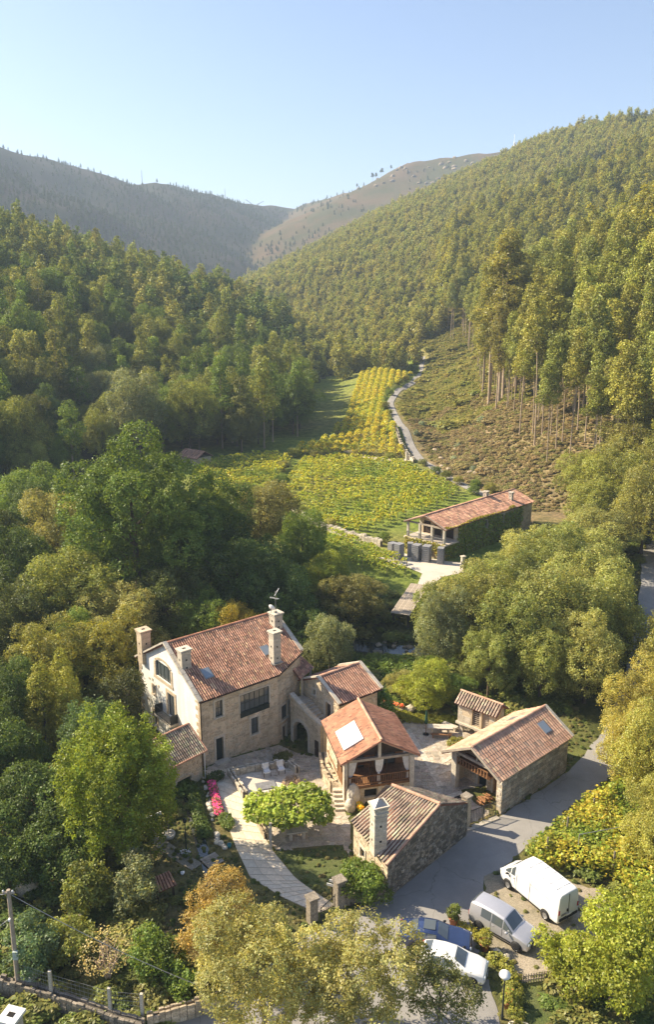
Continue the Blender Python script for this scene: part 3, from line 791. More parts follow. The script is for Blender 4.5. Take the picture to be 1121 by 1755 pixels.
def door(parent, F, t0, t1, z0, z1, material='frame_dark', inset=.2, surround='granite_light', leaves=1, name='door'):
    mb = MB(); F.box(mb, t0 + .01, t1 - .01, z0, z1 - .01, -inset - .06, -inset)
    for i in range(leaves):
        a = t0 + (t1 - t0) * i / leaves; b = t0 + (t1 - t0) * (i + 1) / leaves
        F.box(mb, a + .1, b - .1, z0 + .15, (z0 + z1) / 2 - .06, -inset, -inset + .025); F.box(mb, a + .1, b - .1, (z0 + z1) / 2 + .06, z1 - .15, -inset, -inset + .025)
    d = mb.build(name, M[material], parent)
    m = MB(); p = F.p(t0 + .12, (z0 + z1) / 2, -inset + .05); m.rock(p, (.035, .035, .035), 1, 1, 1); m.build('handle', M['metal'], d)
    if surround:
        for nm, q in (('lintel', (t0 - .2, t1 + .2, z1 + .003, z1 + .24)), ('jamb', (t0 - .18, t0 - .003, z0, z1)), ('jamb', (t1 + .003, t1 + .18, z0, z1))):
            m = MB(); F.box(m, *q, -.05, .055, rnd.uniform(.9, 1.08)); m.build(nm, M[surround], d)
    return d

def tiles(parent, P00, P10, P11, P01, w=.23, course=.36, material='tile', amp=.062, cover=.66, tv=(.68, 1.25), seed=0, lichen=.06, thick=.12, bed='tile_bed', seg=4, name='roof', jit=.012):
    """a roof slope: eave P00-P10, ridge P01-P11; barrel tiles in courses on a bed"""
    P00, P10, P11, P01 = (Vector(p) for p in (P00, P10, P11, P01))
    n = ((P10 - P00).cross(P01 - P00)).normalized()
    if n.z < 0: n = -n
    b = MB(); lo = [p - n * thick for p in (P00, P10, P11, P01)]
    b.add([P00, P10, P11, P01] + lo, [(0, 1, 2, 3), (7, 6, 5, 4), (0, 4, 5, 1), (1, 5, 6, 2), (2, 6, 7, 3), (3, 7, 4, 0)])
    o = b.build(name, M[bed], parent)
    r = random.Random(seed)
    nc = max(1, round(((P10 - P00).length + (P11 - P01).length) / 2 / w)); nr = max(1, round(((P01 - P00).length + (P11 - P10).length) / 2 / course))
    LE, LR = (P10 - P00).length, (P01 - P00).length
    def S(s, t):
        sag = .026 + .022 * float(vnoise(s * LE, t * LR, 1.7, seed)) + .01 * float(vnoise(s * LE, t * LR, .6, seed + 3))
        return P00 * (1 - s) * (1 - t) + P10 * s * (1 - t) + P11 * s * t + P01 * (1 - s) * t + n * sag
    mb = MB()
    for i in range(nc):
        for j in range(nr):
            s0 = (i + .5 - cover / 2) / nc; s1 = (i + .5 + cover / 2) / nc; t0 = j / nr - .04 / nr; t1 = (j + 1.12) / nr
            if j == nr - 1: t1 = 1
            k = r.uniform(*tv) * (1 + .13 * float(vnoise(i * w, j * course, 1.4, seed + 7))); y = r.random()
            tc = (k, k, k)
            if y < lichen: tc = (k * 1.15, k * 1.35, k * 1.2)
            elif y < lichen + .12: tc = (k * .62, k * .7, k * .75)
            elif y < lichen + .25: tc = (k * 1.2, k * 1.25, k * 1.2)
            if r.random() < .03: t0 -= r.uniform(.1, .25) / nr                # a slipped tile
            dj = r.uniform(-jit, jit) / max(w, .01) / nc * w * 1.5
            vs = []
            for tt, h0 in ((t0, .028), (t1, .0)):
                for q in range(seg + 1):
                    a = math.pi * q / seg
                    vs.append(S(s0 + (s1 - s0) * (.5 - .5 * math.cos(a)) + dj, tt) + n * (math.sin(a) * amp + h0 + .004))
            fs = [(q, q + 1, seg + 2 + q, seg + 1 + q) for q in range(seg)]
            fs.append(tuple(range(seg, -1, -1)))
            mb.add(vs, fs, tc, False)
    mb.build('roof_tiles', M[material], o, 'stuff')
    return o

def ridge_caps(parent, P, Q, material='tile', rad=.12, step=.36, seed=0, name='ridge_tiles', tv=(.75, 1.2)):
    P = Vector(P); Q = Vector(Q); d = (Q - P); L_ = d.length; d.normalize(); side = d.cross(Vector((0, 0, 1))).normalized(); up = side.cross(d)
    r = random.Random(seed); mb = MB(); n = max(1, round(L_ / step))
    for i in range(n):
        a, b = P + d * (L_ * i / n), P + d * (L_ * (i + 1.08) / n); k = r.uniform(*tv); vs = []
        for c, rr_ in ((a, rad * 1.08), (b, rad * .96)):
            for q in range(6):
                t = math.pi * q / 5; vs.append(c + side * rr_ * math.cos(t) + up * rr_ * math.sin(t) * .85)
        mb.add(vs, [(q, q + 1, 7 + q, 6 + q) for q in range(5)] + [(5, 4, 3, 2, 1, 0)], k)
    return mb.build(name, M[material], parent, 'stuff')

def chimney(parent, x, y, z0, z1, w, d, material='granite_light', rz=0.0, flues=True, name='chimney', pyramid=None):
    mb = MB(); r = random.Random(int(x * 10 + y * 100)); z = z0; F_ = []
    while z < z1 - .02:
        h = min(r.uniform(.26, .38), z1 - z); k = r.uniform(.86, 1.08); off = r.uniform(-.006, .006)
        mb.box((0, 0, z + h / 2), (w + off, d + off, h - .012), 0, k); z += h
    c = mb.build(name, M[material], parent, None, (x, y, 0), rz)
    MB().box((0, 0, z1 + .06), (w + .26, d + .26, .12), 0, 1.05).box((0, 0, z1 - .16), (w + .1, d + .1, .1)).build('cap', M[material], c)
    if flues:
        MB().box((0, 0, z1 + .121), (w * .34, d * .3, .02)).build('flue', M['dark'], c)
        m = MB(); s = w / 2 + .004
        for zz in (.3, .62):
            for sg in (-1, 1): m.box((0, sg * (d / 2 + .003), z0 + (z1 - z0) * zz), (w * .16, .02, .16)); m.box((sg * (w / 2 + .003), 0, z0 + (z1 - z0) * zz), (.02, d * .16, .16))
        m.build('smoke_slot', M['dark'], c, 'stuff')
    if pyramid:
        q = MB(); a, b, zt = w / 2 + .02, d / 2 + .02, z1 + .12
        q.add([(-a, -b, zt), (a, -b, zt), (a, b, zt), (-a, b, zt), (0, 0, zt + pyramid)], [(0, 1, 4), (1, 2, 4), (2, 3, 4), (3, 0, 4)]); q.build('pyramid_cover', M['metal'], c)
    return c

def quoins(parent, F, end, z0, z1, material='granite_light', seed=0, rev=None):
    """alternating corner stones on a face, each a piece"""
    r = random.Random(seed); z = z0; k = 0
    while z < z1 - .15:
        h = r.uniform(.32, .44); h = min(h, z1 - z); l = (.75 if k % 2 else .42) * r.uniform(.85, 1.15)
        a, b = (0, l) if end == 0 else (F.L - l, F.L)
        m = MB(); F.box(m, a, b, z + .008, z + h - .008, -.03, .03 + r.uniform(0, .02), r.uniform(.8, 1.08)); m.build('quoin', M[material], parent); z += h; k += 1

def pieces(parent, name, material, items):
    """items: list of (centre, size, rz): one object each"""
    for it in items:
        MB().box((0, 0, 0), it[1], 0, rnd.uniform(.88, 1.1)).build(name, M[material], parent, None, it[0], it[2] if len(it) > 2 else 0)
# ------------------------------------------------------------------ main house
H1 = thing('stone_house', 'largest stone house with a white gable, red tiled roof and four chimneys', 'house', (-11.2, 63.8, 0), R(39.5))
RZ, EV, RY = 10.0, 6.7, 5.87
zr = lambda y: EV + (RZ - EV) * y / RY
F1 = wall(H1, (0, 0), (8.4, 0), -1.8, EV, [(1.5, 2.27, 4.4, 5.98), (4.15, 7.4, 3.46, 5.72), (5.3, 6.1, 1.3, 3.0), (1.45, 2.22, 0, 2.3)], seed=1, tv=(.8, 1.14))
window(H1, F1, 1.5, 2.27, 4.4, 5.98, 2, 2); window(H1, F1, 5.3, 6.1, 1.3, 3.0, 2, 2)
door(H1, F1, 1.45, 2.22, 0, 2.3)
m = MB(); F1.box(m, 1.2, 2.6, -.1, .06, 0, .6); m.build('doorstep', M['granite_light'], H1)
window(H1, F1, 4.15, 7.4, 3.95, 5.72, 6, 2, .02, .09, 'frame_dark', 'granite_light', .14, 'gallery_window', 'glass', False)
m = MB(); F1.box(m, 4.15, 7.4, 3.44, 3.95, -.08, .05)
for i in range(7): F1.box(m, 4.15 + i * .5308, 4.22 + i * .5308, 3.46, 3.95, .05, .075)
m.build('gallery_panel', M['frame_dark'], H1)
F2 = wall(H1, (8.4, 0), (12.2, 1.4), -1.8, [(0, zr(0)), (4.05, zr(1.4))], [(.6, 1.65, 1.4, 2.9), (.75, 1.4, -1.1, .7)], seed=2, tv=(.8, 1.14))
window(H1, F2, .6, 1.65, 1.4, 2.9, 2, 2); door(H1, F2, .75, 1.4, -1.1, .7, 'wood_dark')
wall(H1, (12.2, 1.4), (12.2, 11.74), -1.5, [(0, zr(1.4)), (RY - 1.4, RZ), (10.34, EV)], (), seed=3)
wall(H1, (12.2, 11.74), (0, 11.74), -1.0, EV, (), None, 'mortar')
gb = lambda s: 11.74 - s
GO = [(gb(8.15), gb(5.2), 6.05, 7.7), (gb(6.0), gb(4.7), 2.75, 5.1), (gb(9.0), gb(8.6), 3.8, 4.6), (gb(9.2), gb(8.4), .4, 1.9)]
F3 = wall(H1, (0, 11.74), (0, 0), -1.5, [(0, EV), (RY, RZ), (11.74, EV)], GO, None, 'whitewash')
aw = window(H1, F3, GO[0][0], GO[0][1], 6.05, 7.55, 4, 1, .1, .1, 'frame_dark', None, .2, 'arched_window')
m = MB()                                                     # arched head of the big window: voussoirs
c0 = (GO[0][0] + GO[0][1]) / 2
for i in range(9):
    a0, a1 = math.pi * (.2 + .6 * i / 9), math.pi * (.2 + .6 * (i + 1) / 9)
    f = lambda a, rr_: (c0 - rr_ * math.cos(a) * 1.05, 6.95 + rr_ * .62 * math.sin(a) + .02)
    q = [f(a0, 1.62), f(a1, 1.62), f(a1, 1.95), f(a0, 1.95)]
    mm = MB(); v = [F3.p(x, z, .05) for x, z in q] + [F3.p(x, z, -.04) for x, z in q]
    mm.add(v, [(0, 1, 2, 3), (1, 0, 4, 5), (2, 1, 5, 6), (3, 2, 6, 7), (0, 3, 7, 4)], rnd.uniform(.85, 1.05)); mm.build('voussoir', M['granite'], aw)
m = MB(); m.add([F3.p(c0 - 1.45, 7.55, -.09)] + [F3.p(c0 - 1.45 * math.cos(math.pi * k / 10), 7.55 + .55 * math.sin(math.pi * k / 10), -.09) for k in range(11)], [tuple(range(12))]); m.build('arched_head', M['frame_dark'], aw)
for a, b in ((GO[0][0] - .32, GO[0][0]), (GO[0][1], GO[0][1] + .32)):
    m = MB(); F3.box(m, a, b, 5.9, 7.5, -.03, .045); m.build('jamb', M['granite'], aw)
m = MB(); F3.box(m, GO[0][0] - .4, GO[0][1] + .4, 5.72, 6.04, -.03, .07); m.build('sill', M['granite'], aw)
window(H1, F3, GO[1][0], GO[1][1], 2.75, 5.1, 2, 2, .12, .09, 'frame_dark', 'granite', .3, 'balcony_window', 'glass', False)
window(H1, F3, GO[2][0], GO[2][1], 3.8, 4.6, 1, 1, .12, .06, 'frame_dark', 'granite', .2)
door(H1, F3, GO[3][0], GO[3][1], .4, 1.9, 'wood_dark', .2, 'granite')
m = MB(); F3.box(m, gb(7.3), gb(4.2), 2.42, 2.62, 0, .85); bal = m.build('balcony', M['granite_light'], H1)
m = MB()
F3.box(m, gb(7.25), gb(4.25), 3.5, 3.55, .78, .82); F3.box(m, gb(7.25), gb(4.25), 2.68, 2.72, .78, .82)
for s in np.arange(4.25, 7.3, .13): F3.box(m, gb(s) - .012, gb(s) + .012, 2.62, 3.5, .785, .81)
for s in (4.25, 7.23): F3.box(m, gb(s) - .02, gb(s) + .02, 2.62, 3.52, 0, .8)
m.build('railing', M['iron'], bal)
quoins(H1, F3, 1, -1.0, 6.4, 'granite', 4); quoins(H1, F1, 0, -.6, 6.4, 'granite', 5); quoins(H1, F3, 0, 0, 6.3, 'granite', 6)
# irregular stones around the upper gable windows, on the white wall
rq = random.Random(9)
for k in range(16):
    s = rq.uniform(7.2, 11.4); z = rq.uniform(.2, 5.6)
    if any(gb(s) > o[0] - .7 and gb(s) < o[1] + .7 and z > o[2] - .5 and z < o[3] + .4 for o in GO): continue
    m = MB(); l = rq.uniform(.25, .5); F3.box(m, gb(s) - l / 2, gb(s) + l / 2, z, z + rq.uniform(.18, .32), -.03, .03, rq.uniform(.8, 1.05)); m.build('bare_stone', M['granite'], H1)
yo, zo = -.28, zr(-.28) + .04
tiles(H1, (-.25, yo, zo), (8.4, yo, zo), (8.4, RY, RZ + .06), (-.25, RY, RZ + .06), material='tile', seed=1, lichen=.09)
tiles(H1, (8.4, yo, zo), (12.4, 1.15, zr(1.15) + .04), (12.4, RY, RZ + .06), (8.4, RY, RZ + .06), material='tile', seed=2, lichen=.09)
tiles(H1, (12.4, 12.05, zr(-.3) + .04), (-.25, 12.05, zr(-.3) + .04), (-.25, RY, RZ + .06), (12.4, RY, RZ + .06), material='tile', seed=3)
ridge_caps(H1, (-.2, RY, RZ + .10), (12.3, RY, RZ + .10), 'tile_orange', .13)
for x0, ya, yb in ((-.12, -.3, RY), (-.12, 12.0, RY), (12.28, 1.2, RY), (12.28, 12.0, RY)):           # stone copings on the gables
    m = MB(); za = zr(min(ya, 11.74 - ya)) + .13; zb = RZ + .22
    n_ = 9
    for i in range(n_):
        k0, k1 = i / n_, (i + 1) / n_ - .004
        m.beam((x0, ya + (yb - ya) * k0, za + (zb - za) * k0), (x0, ya + (yb - ya) * k1, za + (zb - za) * k1), .42, .16, rnd.uniform(.88, 1.06))
    m.build('coping', M['granite_light'], H1, 'stuff')
def skylight(parent, x, y, zf, slope, w=.75, l=1.0, axis='y'):
    a = math.atan(slope); m = MB()
    m.box((0, 0, .05), (w + .16, l + .16, .1)); o = m.build('skylight', M['metal'], parent, None, (x, y, zf + .08)); o.rotation_euler = (a, 0, 0) if axis == 'y' else (0, -a, 0)
    MB().box((0, 0, .105), (w, l, .02)).build('pane', M['skyglass'], o)
M['skyglass'] = glass_mat('skylight_glass', (0.22, 0.26, 0.30), .08)
sl = (RZ - EV) / RY
skylight(H1, 1.95, 1.95, zr(1.95), sl); skylight(H1, 8.75, 2.3, zr(2.3), sl)
chimney(H1, .45, 3.3, zr(3.3) - .7, 10.2, .95, .8); chimney(H1, 8.9, 1.0, zr(.6) - .3, 10.4, .85, .8); c4 = chimney(H1, 11.5, 4.4, zr(4.4) - .5, 10.6, .95, .95)
chimney(H1, .1, 10.6, 6.5, 9.8, 1.0, 1.0, 'granite')
m = MB(); m.box((8.9, .95, zr(.95) + .1), (1.1, 1.1, .1)); o = m.build('chimney_flashing', M['metal'], H1)
# drainpipe and gutter
m = MB(); m.tube([(-.02, -.08, -.3), (-.02, -.08, 6.4)], .06, 7); m.build('drainpipe', M['wood_dark'], H1)
m = MB(); m.tube([(-.2, yo - .05, zo - .05), (8.4, yo - .05, zo - .05), (12.4, 1.08, zr(1.1) - .05)], .06, 6); m.build('gutter', M['wood_dark'], H1)
# small tiled roof over the landing of the outside stairs
tiles(H1, (11.2, .1, 5.1), (13.9, 1.3, 5.1), (13.2, 2.6, 6.15), (10.9, 1.2, 6.15), material='tile', seed=6, name='porch_roof', thick=.1)
m = MB(); m.box((13.45, 1.35, 3.6), (.16, .16, 3.0)); m.build('porch_post', M['granite_light'], H1)
m = MB(); m.box((11.6, .35, 3.6), (.16, .16, 3.0)); m.build('porch_post', M['granite_light'], H1)
# aerials on the rear chimney
A1 = thing('antenna_mast', 'television aerial mast with a white dish on the rear chimney', 'antenna', (0, 0, 0), 0)
p = Matrix.Rotation(R(39.5), 3, 'Z') @ Vector((11.5, 4.4, 0)) + Vector((-11.2, 63.8, 0))
A1.location = (p.x, p.y, 10.72)
MB().tube([(0, 0, 0), (0, 0, 2.2)], .03, 6).build('mast', M['metal'], A1)
m = MB(); m.beam((-.55, 0, 1.55), (.35, .1, 1.35), .03)
for k in range(7): m.beam((-.5 + k * .12, -.22, 1.55 - k * .027), (-.5 + k * .12, .22, 1.55 - k * .027), .018)
m.build('yagi_aerial', M['white'], A1)
m = MB(); m.beam((-.1, 0, 1.7), (.35, .05, 2.5), .05)
for k in range(5): m.beam((-.02 + k * .08, -.2, 1.85 + k * .14), (-.02 + k * .08, .2, 1.85 + k * .14), .03)
m.build('panel_aerial', M['white'], A1)
m = MB(); m.lathe([(.001, .02), (.16, .05), (.30, .12), (.36, .19), (.37, .2), (.30, .14), (.001, .04)], (0, 0, 0), 16); dsh = m.build('dish', M['white'], A1, None, (-.45, -.25, .45)); dsh.rotation_euler = (R(-65), 0, R(-30))
MB().beam((-.45, -.25, .0), (-.45, -.2, .45), .04).build('dish_arm', M['metal'], A1)

# ------------------------------------------------------------------ annex in front of the white gable
H2 = thing('stone_annex', 'low stone annex with a mossy tiled roof below the white gable', 'building', (-13.1, 59.3, 0), R(47.3))
F = wall(H2, (.25, .3), (3.5, .3), -1.9, 2.75, [(.5, 2.0, -1.6, .9)], seed=11, tv=(.75, 1.1))
m = MB(); F.box(m, .5, 2.0, -1.6, .9, -.32, -.29); m.build('dark_opening', M['dark'], H2)
m = MB()
for k in range(10):
    a = math.pi * k / 9; F.box(m, 1.25 - .9 * math.cos(a) - .12, 1.25 - .9 * math.cos(a) + .12, .75 + .55 * math.sin(a) - .1, .75 + .55 * math.sin(a) + .12, -.02, .05, rnd.uniform(.85, 1.1))
m.build('arch_stones', M['granite_light'], H2, 'stuff')
wall(H2, (3.5, .3), (3.5, 4.6), -1.5, [(0, 2.75), (2.15, 4.2), (4.3, 2.75)], (), seed=12)
wall(H2, (.25, 4.6), (.25, .3), -1.5, [(0, 2.75), (2.15, 4.2), (4.3, 2.75)], (), seed=13); wall(H2, (3.5, 4.6), (.25, 4.6), -1, 2.75, (), None)
tiles(H2, (0, 0, 2.72), (3.8, 0, 2.72), (3.8, 2.45, 4.35), (0, 2.45, 4.35), material='tile_old', seed=14, lichen=.3, tv=(.6, 1.2), w=.21)
tiles(H2, (3.8, 4.9, 2.72), (0, 4.9, 2.72), (0, 2.45, 4.35), (3.8, 2.45, 4.35), material='tile_old', seed=15, lichen=.3)
ridge_caps(H2, (0, 2.45, 4.4), (3.8, 2.45, 4.4), 'tile', .11)
m = MB()
for (a, b) in (((0, -.05, 2.75), (3.85, -.05, 2.75)), ((3.85, -.05, 2.78), (3.85, 2.45, 4.42))): m.tube([a, b], .075, 6)
m.build('edge_tiles', M['tile'], H2)
MB().tube([(3.6, .05, -.6), (3.6, .05, 2.6)], .05, 7).build('downpipe', M['white'], H2)

# ------------------------------------------------------------------ outside stairs with archway
S0, S1 = Vector((-3.55, 69.9, 0)), Vector((-.75, 66.9, 0))
ST = thing('outside_stairs', 'stone outside staircase over a round archway, beside the main house', 'stairs', (S0.x, S0.y, 0), math.atan2(-3.0, 2.8))
# local: x runs along the front from 0 to 4.1, outward is -y
LS = 4.35
c0, zc, rr_ = 1.5, .68, 1.04
top = lambda x: 4.1 - 1.6 * x / LS
def arch_wall(parent, y, thick, stone):
    mb = MB(); N_ = 14
    pts = [(c0 - rr_ * math.cos(math.pi * k / N_), zc + rr_ * math.sin(math.pi * k / N_)) for k in range(N_ + 1)]
    def sh(poly):
        n = len(poly); mb.add([(x, y, z) for x, z in poly] + [(x, y + thick, z) for x, z in poly], [tuple(range(n)), tuple(range(2 * n - 1, n - 1, -1))] + [(i, n + i, n + (i + 1) % n, (i + 1) % n) for i in range(n)])
    sh([(0, -1.8), (c0 - rr_, -1.8), (c0 - rr_, zc), (c0 - rr_, top(c0 - rr_)), (0, top(0))])
    sh([(c0 + rr_, -1.8), (LS, -1.8), (LS, top(LS)), (c0 + rr_, top(c0 + rr_)), (c0 + rr_, zc)])
    for (x0, z0), (x1, z1) in zip(pts[:-1], pts[1:]): sh([(x0, z0), (x1, z1), (x1, top(x1)), (x0, top(x0))])
    return mb.build('arch_wall', M[stone], parent)
aw = arch_wall(ST, 0, .4, 'mortar')
FS = wall(ST, (0, -.002), (LS, -.002), -1.7, [(0, top(0) - .3), (LS, top(LS) - .3)], [(c0 - rr_, c0 + rr_, -1.8, zc), (3.55, 4.05, -1.2, .8)], seed=21, proud=(.01, .03), arches=[(c0, zc, rr_)], name='stone_facing', tv=(.85, 1.12), back='mortar') if False else None
sb = MB(); r = random.Random(21); Fs = Face((0, 0), (LS, 0)); z = -1.7
while z < 4.0:
    h = r.uniform(.24, .34); t = 0
    while t < LS:
        l = r.uniform(.3, .65); a, b = t + .01, min(t + l, LS) - .01; t += l
        if b - a < .1 or z + h > top(b) - .05: continue
        m_ = [(a, z), (b, z), (a, z + h), (b, z + h), ((a + b) / 2, z + h / 2)]
        if any(abs(x - c0) < rr_ + .3 and (q < zc or (x - c0) ** 2 + (q - zc) ** 2 < (rr_ + .3) ** 2) for x, q in m_): continue
        if b > 3.5 and a < 4.1 and z < .85: continue
        Fs.box(sb, a, b, z + .01, z + h - .01, -.01, r.uniform(.012, .035), r.uniform(.85, 1.12))
    z += h
sb.build('stonework', M['granite'], aw, 'stuff')
for i in range(11):
    a0, a1 = math.pi * i / 11, math.pi * (i + 1) / 11 - .012; f = lambda a, q: (c0 - q * math.cos(a), zc + q * math.sin(a))
    q = [f(a0, rr_), f(a1, rr_), f(a1, rr_ + .32), f(a0, rr_ + .32)]
    v = [(x, -.05, z) for x, z in q] + [(x, .42, z) for x, z in q]
    MB().add(v, [(3, 2, 1, 0), (0, 1, 5, 4), (1, 2, 6, 5), (2, 3, 7, 6), (3, 0, 4, 7)], rnd.uniform(.88, 1.08)).build('voussoir', M['granite_light'], aw)
for sg in (-1, 1):
    x = c0 + sg * (rr_ + .16)
    for k in range(5): MB().box((0, 0, 0), (.32, .47, .45), 0, rnd.uniform(.88, 1.08)).build('arch_jamb', M['granite_light'], aw, None, (x, .185, zc - .24 - k * .46))
Fd = Face((0, -.0), (LS, 0)); door(ST, Fd, 3.55, 4.05, -.9, .75, 'wood_dark', -.06, None)
m = MB(); m.box((LS / 2, 2.3, .2), (LS, .2, 4.2)); m.build('rear_wall', M['mortar'], ST)
m = MB(); m.box((LS + .0, 1.2, .3), (.25, 2.0, 4.2)); m.build('side_wall', M['mortar'], ST)
# treads run from the landing (left) down to the right
for i in range(9):
    x = .8 + i * .38; zt = 3.05 - i * .165
    MB().box((0, 0, 0), (.42, 1.5, .18), 0, rnd.uniform(.88, 1.06)).build('step', M['granite_light'], ST, None, (x, 1.2, zt))
MB().box((.1, 1.2, 3.1), (1.0, 1.5, .2)).build('landing', M['granite_light'], ST)
m = MB(); m.box((LS / 2, 1.2, 1.75), (LS, 1.7, .2)); m.build('vault', M['mortar'], ST)
m = MB(); m.beam((-.05, .2, top(0) + .02), (2.6, .2, top(2.6) - .16), .5, .16); m.beam((2.6, .2, top(2.6) - .16), (LS + .05, .2, top(LS) - .0), .5, .16); m.build('coping', M['granite_light'], ST)

# ------------------------------------------------------------------ small house with the red roof behind the stairs
H3 = thing('small_house', 'small stone house with a red tiled roof behind the outside stairs', 'house', (1.03, 67.24, 0), R(38))
F = wall(H3, (.12, 6), (.12, 0), -1.5, [(0, 4.55), (3, 5.95), (6, 4.55)], [(6 - 2.0, 6 - 1.2, 1.9, 3.85), (6 - 4.0, 6 - 3.6, 3.85, 4.4)], seed=31, tv=(.8, 1.14))
door(H3, F, 4.0, 4.8, 1.9, 3.85, 'wood_dark'); window(H3, F, 2.0, 2.4, 3.85, 4.4, 1, 1)
wall(H3, (.12, .15), (5, .15), -1.5, 4.55, (), seed=32, tv=(.8, 1.1)); wall(H3, (5, .15), (5, 6), -1.5, [(0, 4.55), (2.9, 5.95), (5.85, 4.55)], (), seed=33); wall(H3, (5, 6), (.12, 6), -1.5, 4.55, (), None)
tiles(H3, (-.1, -.25, 4.48), (5.3, -.25, 4.48), (5.3, 3, 6.02), (-.1, 3, 6.02), material='tile', seed=34, w=.26, course=.42, amp=.045, lichen=.02, tv=(.8, 1.15))
tiles(H3, (5.3, 6.25, 4.48), (-.1, 6.25, 4.48), (-.1, 3, 6.02), (5.3, 3, 6.02), material='tile', seed=35, w=.26, course=.42, amp=.045)
ridge_caps(H3, (-.1, 3, 6.08), (5.3, 3, 6.08), 'tile_pale', .12)
for x in (0.0, 5.2):
    m = MB()
    m.beam((x, -.3, 4.6), (x, 3, 6.14), .34, .14); m.beam((x, 6.3, 4.6), (x, 3, 6.14), .34, .14); m.build('coping', M['granite_light'], H3)
m = MB(); m.tube([(-.1, -.3, 4.4), (5.3, -.3, 4.4)], .055, 6); m.build('gutter', M['wood_dark'], H3)

# ------------------------------------------------------------------ pavilion with the curtains
H4 = thing('pavilion', 'open pavilion with orange tiled roof, white curtains and a wooden balustrade', 'house', (4.43, 58.28, 0), R(13))
W2, DPT, FLZ = 2.95, 6.6, 1.7
def stone_box(parent, x0, x1, y0, y1, z0, z1, seed, openF=(), **k):
    f = wall(parent, (x0, y0), (x1, y0), z0, z1, openF, seed=seed, **k)
    wall(parent, (x1, y0), (x1, y1), z0, z1, (), seed=seed + 1, **k); wall(parent, (x0, y1), (x0, y0), z0, z1, (), seed=seed + 2, **k); wall(parent, (x1, y1), (x0, y1), z0, z1, (), seed=seed + 3, **k)
    return f
F = stone_box(H4, -W2, W2, .42, 3.0, -.8, 1.5, 41, [(1.7, 2.8, .5, 1.3), (3.5, 5.2, .5, 1.3)], tv=(.85, 1.15))
for a, b in ((1.7, 2.8), (3.5, 5.2)):
    m = MB(); F.box(m, a, b, .5, 1.3, -.3, -.27); m.build('dark_opening', M['dark'], H4)
m = MB(); m.box((0, 3.5, FLZ - .1), (2 * W2 + .1, 6.3, .2)); m.build('deck', M['wood'], H4)
wall(H4, (-W2, 3.0), (W2, 3.0), 1.7, 4.2, [(.5, 2.4, 1.7, 3.7), (3.3, 5.2, 1.7, 3.7)], None, 'wood')
F = Face((-W2, 3.0), (W2, 3.0))
for a, b in ((.5, 2.4), (3.3, 5.2)): window(H4, F, a, b, 1.72, 3.7, 2, 1, .1, .08, 'wood_dark', None, .1, 'glass_door')
wall(H4, (-W2, 7.0), (-W2, 3.0), -.8, 4.2, (), seed=46); wall(H4, (W2, 3.0), (W2, 7.0), -.8, 4.2, (), seed=47); wall(H4, (W2, 7.0), (-W2, 7.0), -.8, [(0, 4.2), (W2, 5.8), (2 * W2, 4.2)], (), None)
for i, y in enumerate((0.85, 2.1)):                         # slatted wooden screens on the west side
    for k in range(12): MB().box((0, 0, 0), (.05, .09, 1.9)).build('slat', M['wood'], H4, None, (-W2 + .02, y - .55 + k * .1, 2.2 if i else 1.6))
for sx in (-1, 1): MB().box((0, 0, 0), (.38, .38, 4.9), 0, 1.1).box((0, 0, 2.35), (.5, .5, .2)).build('stone_post', M['granite_light'], H4, None, (sx * 2.85, .5, 1.65))
MB().box((0, 0, 0), (.26, .26, 2.9)).build('timber_post', M['granite_light'], H4, None, (.08, .5, .35))
MB().tube([(-.55, .9, 1.7), (-.55, .9, 4.1)], .05, 6).build('slim_post', M['wood_dark'], H4); MB().tube([(.8, .9, 1.7), (.8, .9, 4.1)], .05, 6).build('slim_post', M['wood_dark'], H4)
MB().box((0, .5, 4.08), (6.5, .26, .22)).build('tie_beam', M['wood_grey'], H4)
MB().box((.0, .45, 4.95), (.24, .22, 1.6)).build('king_post', M['granite_light'], H4)
for sx in (-1, 1): m = MB(); m.beam((sx * 3.25, .28, 4.12), (0, .28, 5.82), .16, .26); m.build('rafter', M['wood_grey'], H4)
m = MB(); m.add([(-3.0, .85, 4.2), (3.0, .85, 4.2), (0, .85, 5.7)], [(0, 1, 2)]); m.build('gable_board', M['wood_dark'], H4)
bal = MB().box((0, .42, 2.55), (5.4, .08, .09)).box((0, .42, 1.86), (5.4, .06, .07)).build('balustrade', M['wood'], H4)
for k in range(27): MB().box((0, 0, 0), (.045, .045, .62)).build('baluster', M['wood'], bal, None, (-2.6 + k * .2, .42, 2.2))
MB().box((0, .40, 1.62), (5.9, .14, .22)).build('deck_fascia', M['wood'], H4)
def curtain(parent, x, y, w0, w1, z0, z1, lean):
    m = MB(); n = 14; rows = 8
    for j in range(rows + 1):
        t = j / rows; w = w0 + (w1 - w0) * (1 - math.sqrt(1 - min(t, 1) ** 2 * .98))
        for i in range(n + 1):
            s = i / n - .5; m.v.append((x + lean * t + s * w, y + .05 * math.sin(i * 2.1) * (1 - .4 * t), z1 + (z0 - z1) * t))
    for j in range(rows):
        for i in range(n): m.f.append((j * (n + 1) + i, j * (n + 1) + i + 1, (j + 1) * (n + 1) + i + 1, (j + 1) * (n + 1) + i)); m.t.append((1, 1, 1)); m.sm.append(True)
    c = m.build('curtain', M['cloth'], parent)
    MB().tube([(x + lean * 1.0, y, z0 + .05), (x + lean * 1.05, y, z0 - .75)], [.1, .16], 8).build('curtain_tail', M['cloth'], c)
    return c
curtain(H4, -2.25, .62, .8, .22, 2.55, 3.98, -.2); curtain(H4, .1, .7, .72, .22, 2.6, 3.98, -.05); curtain(H4, 2.35, .62, .62, .2, 2.55, 3.98, .2)
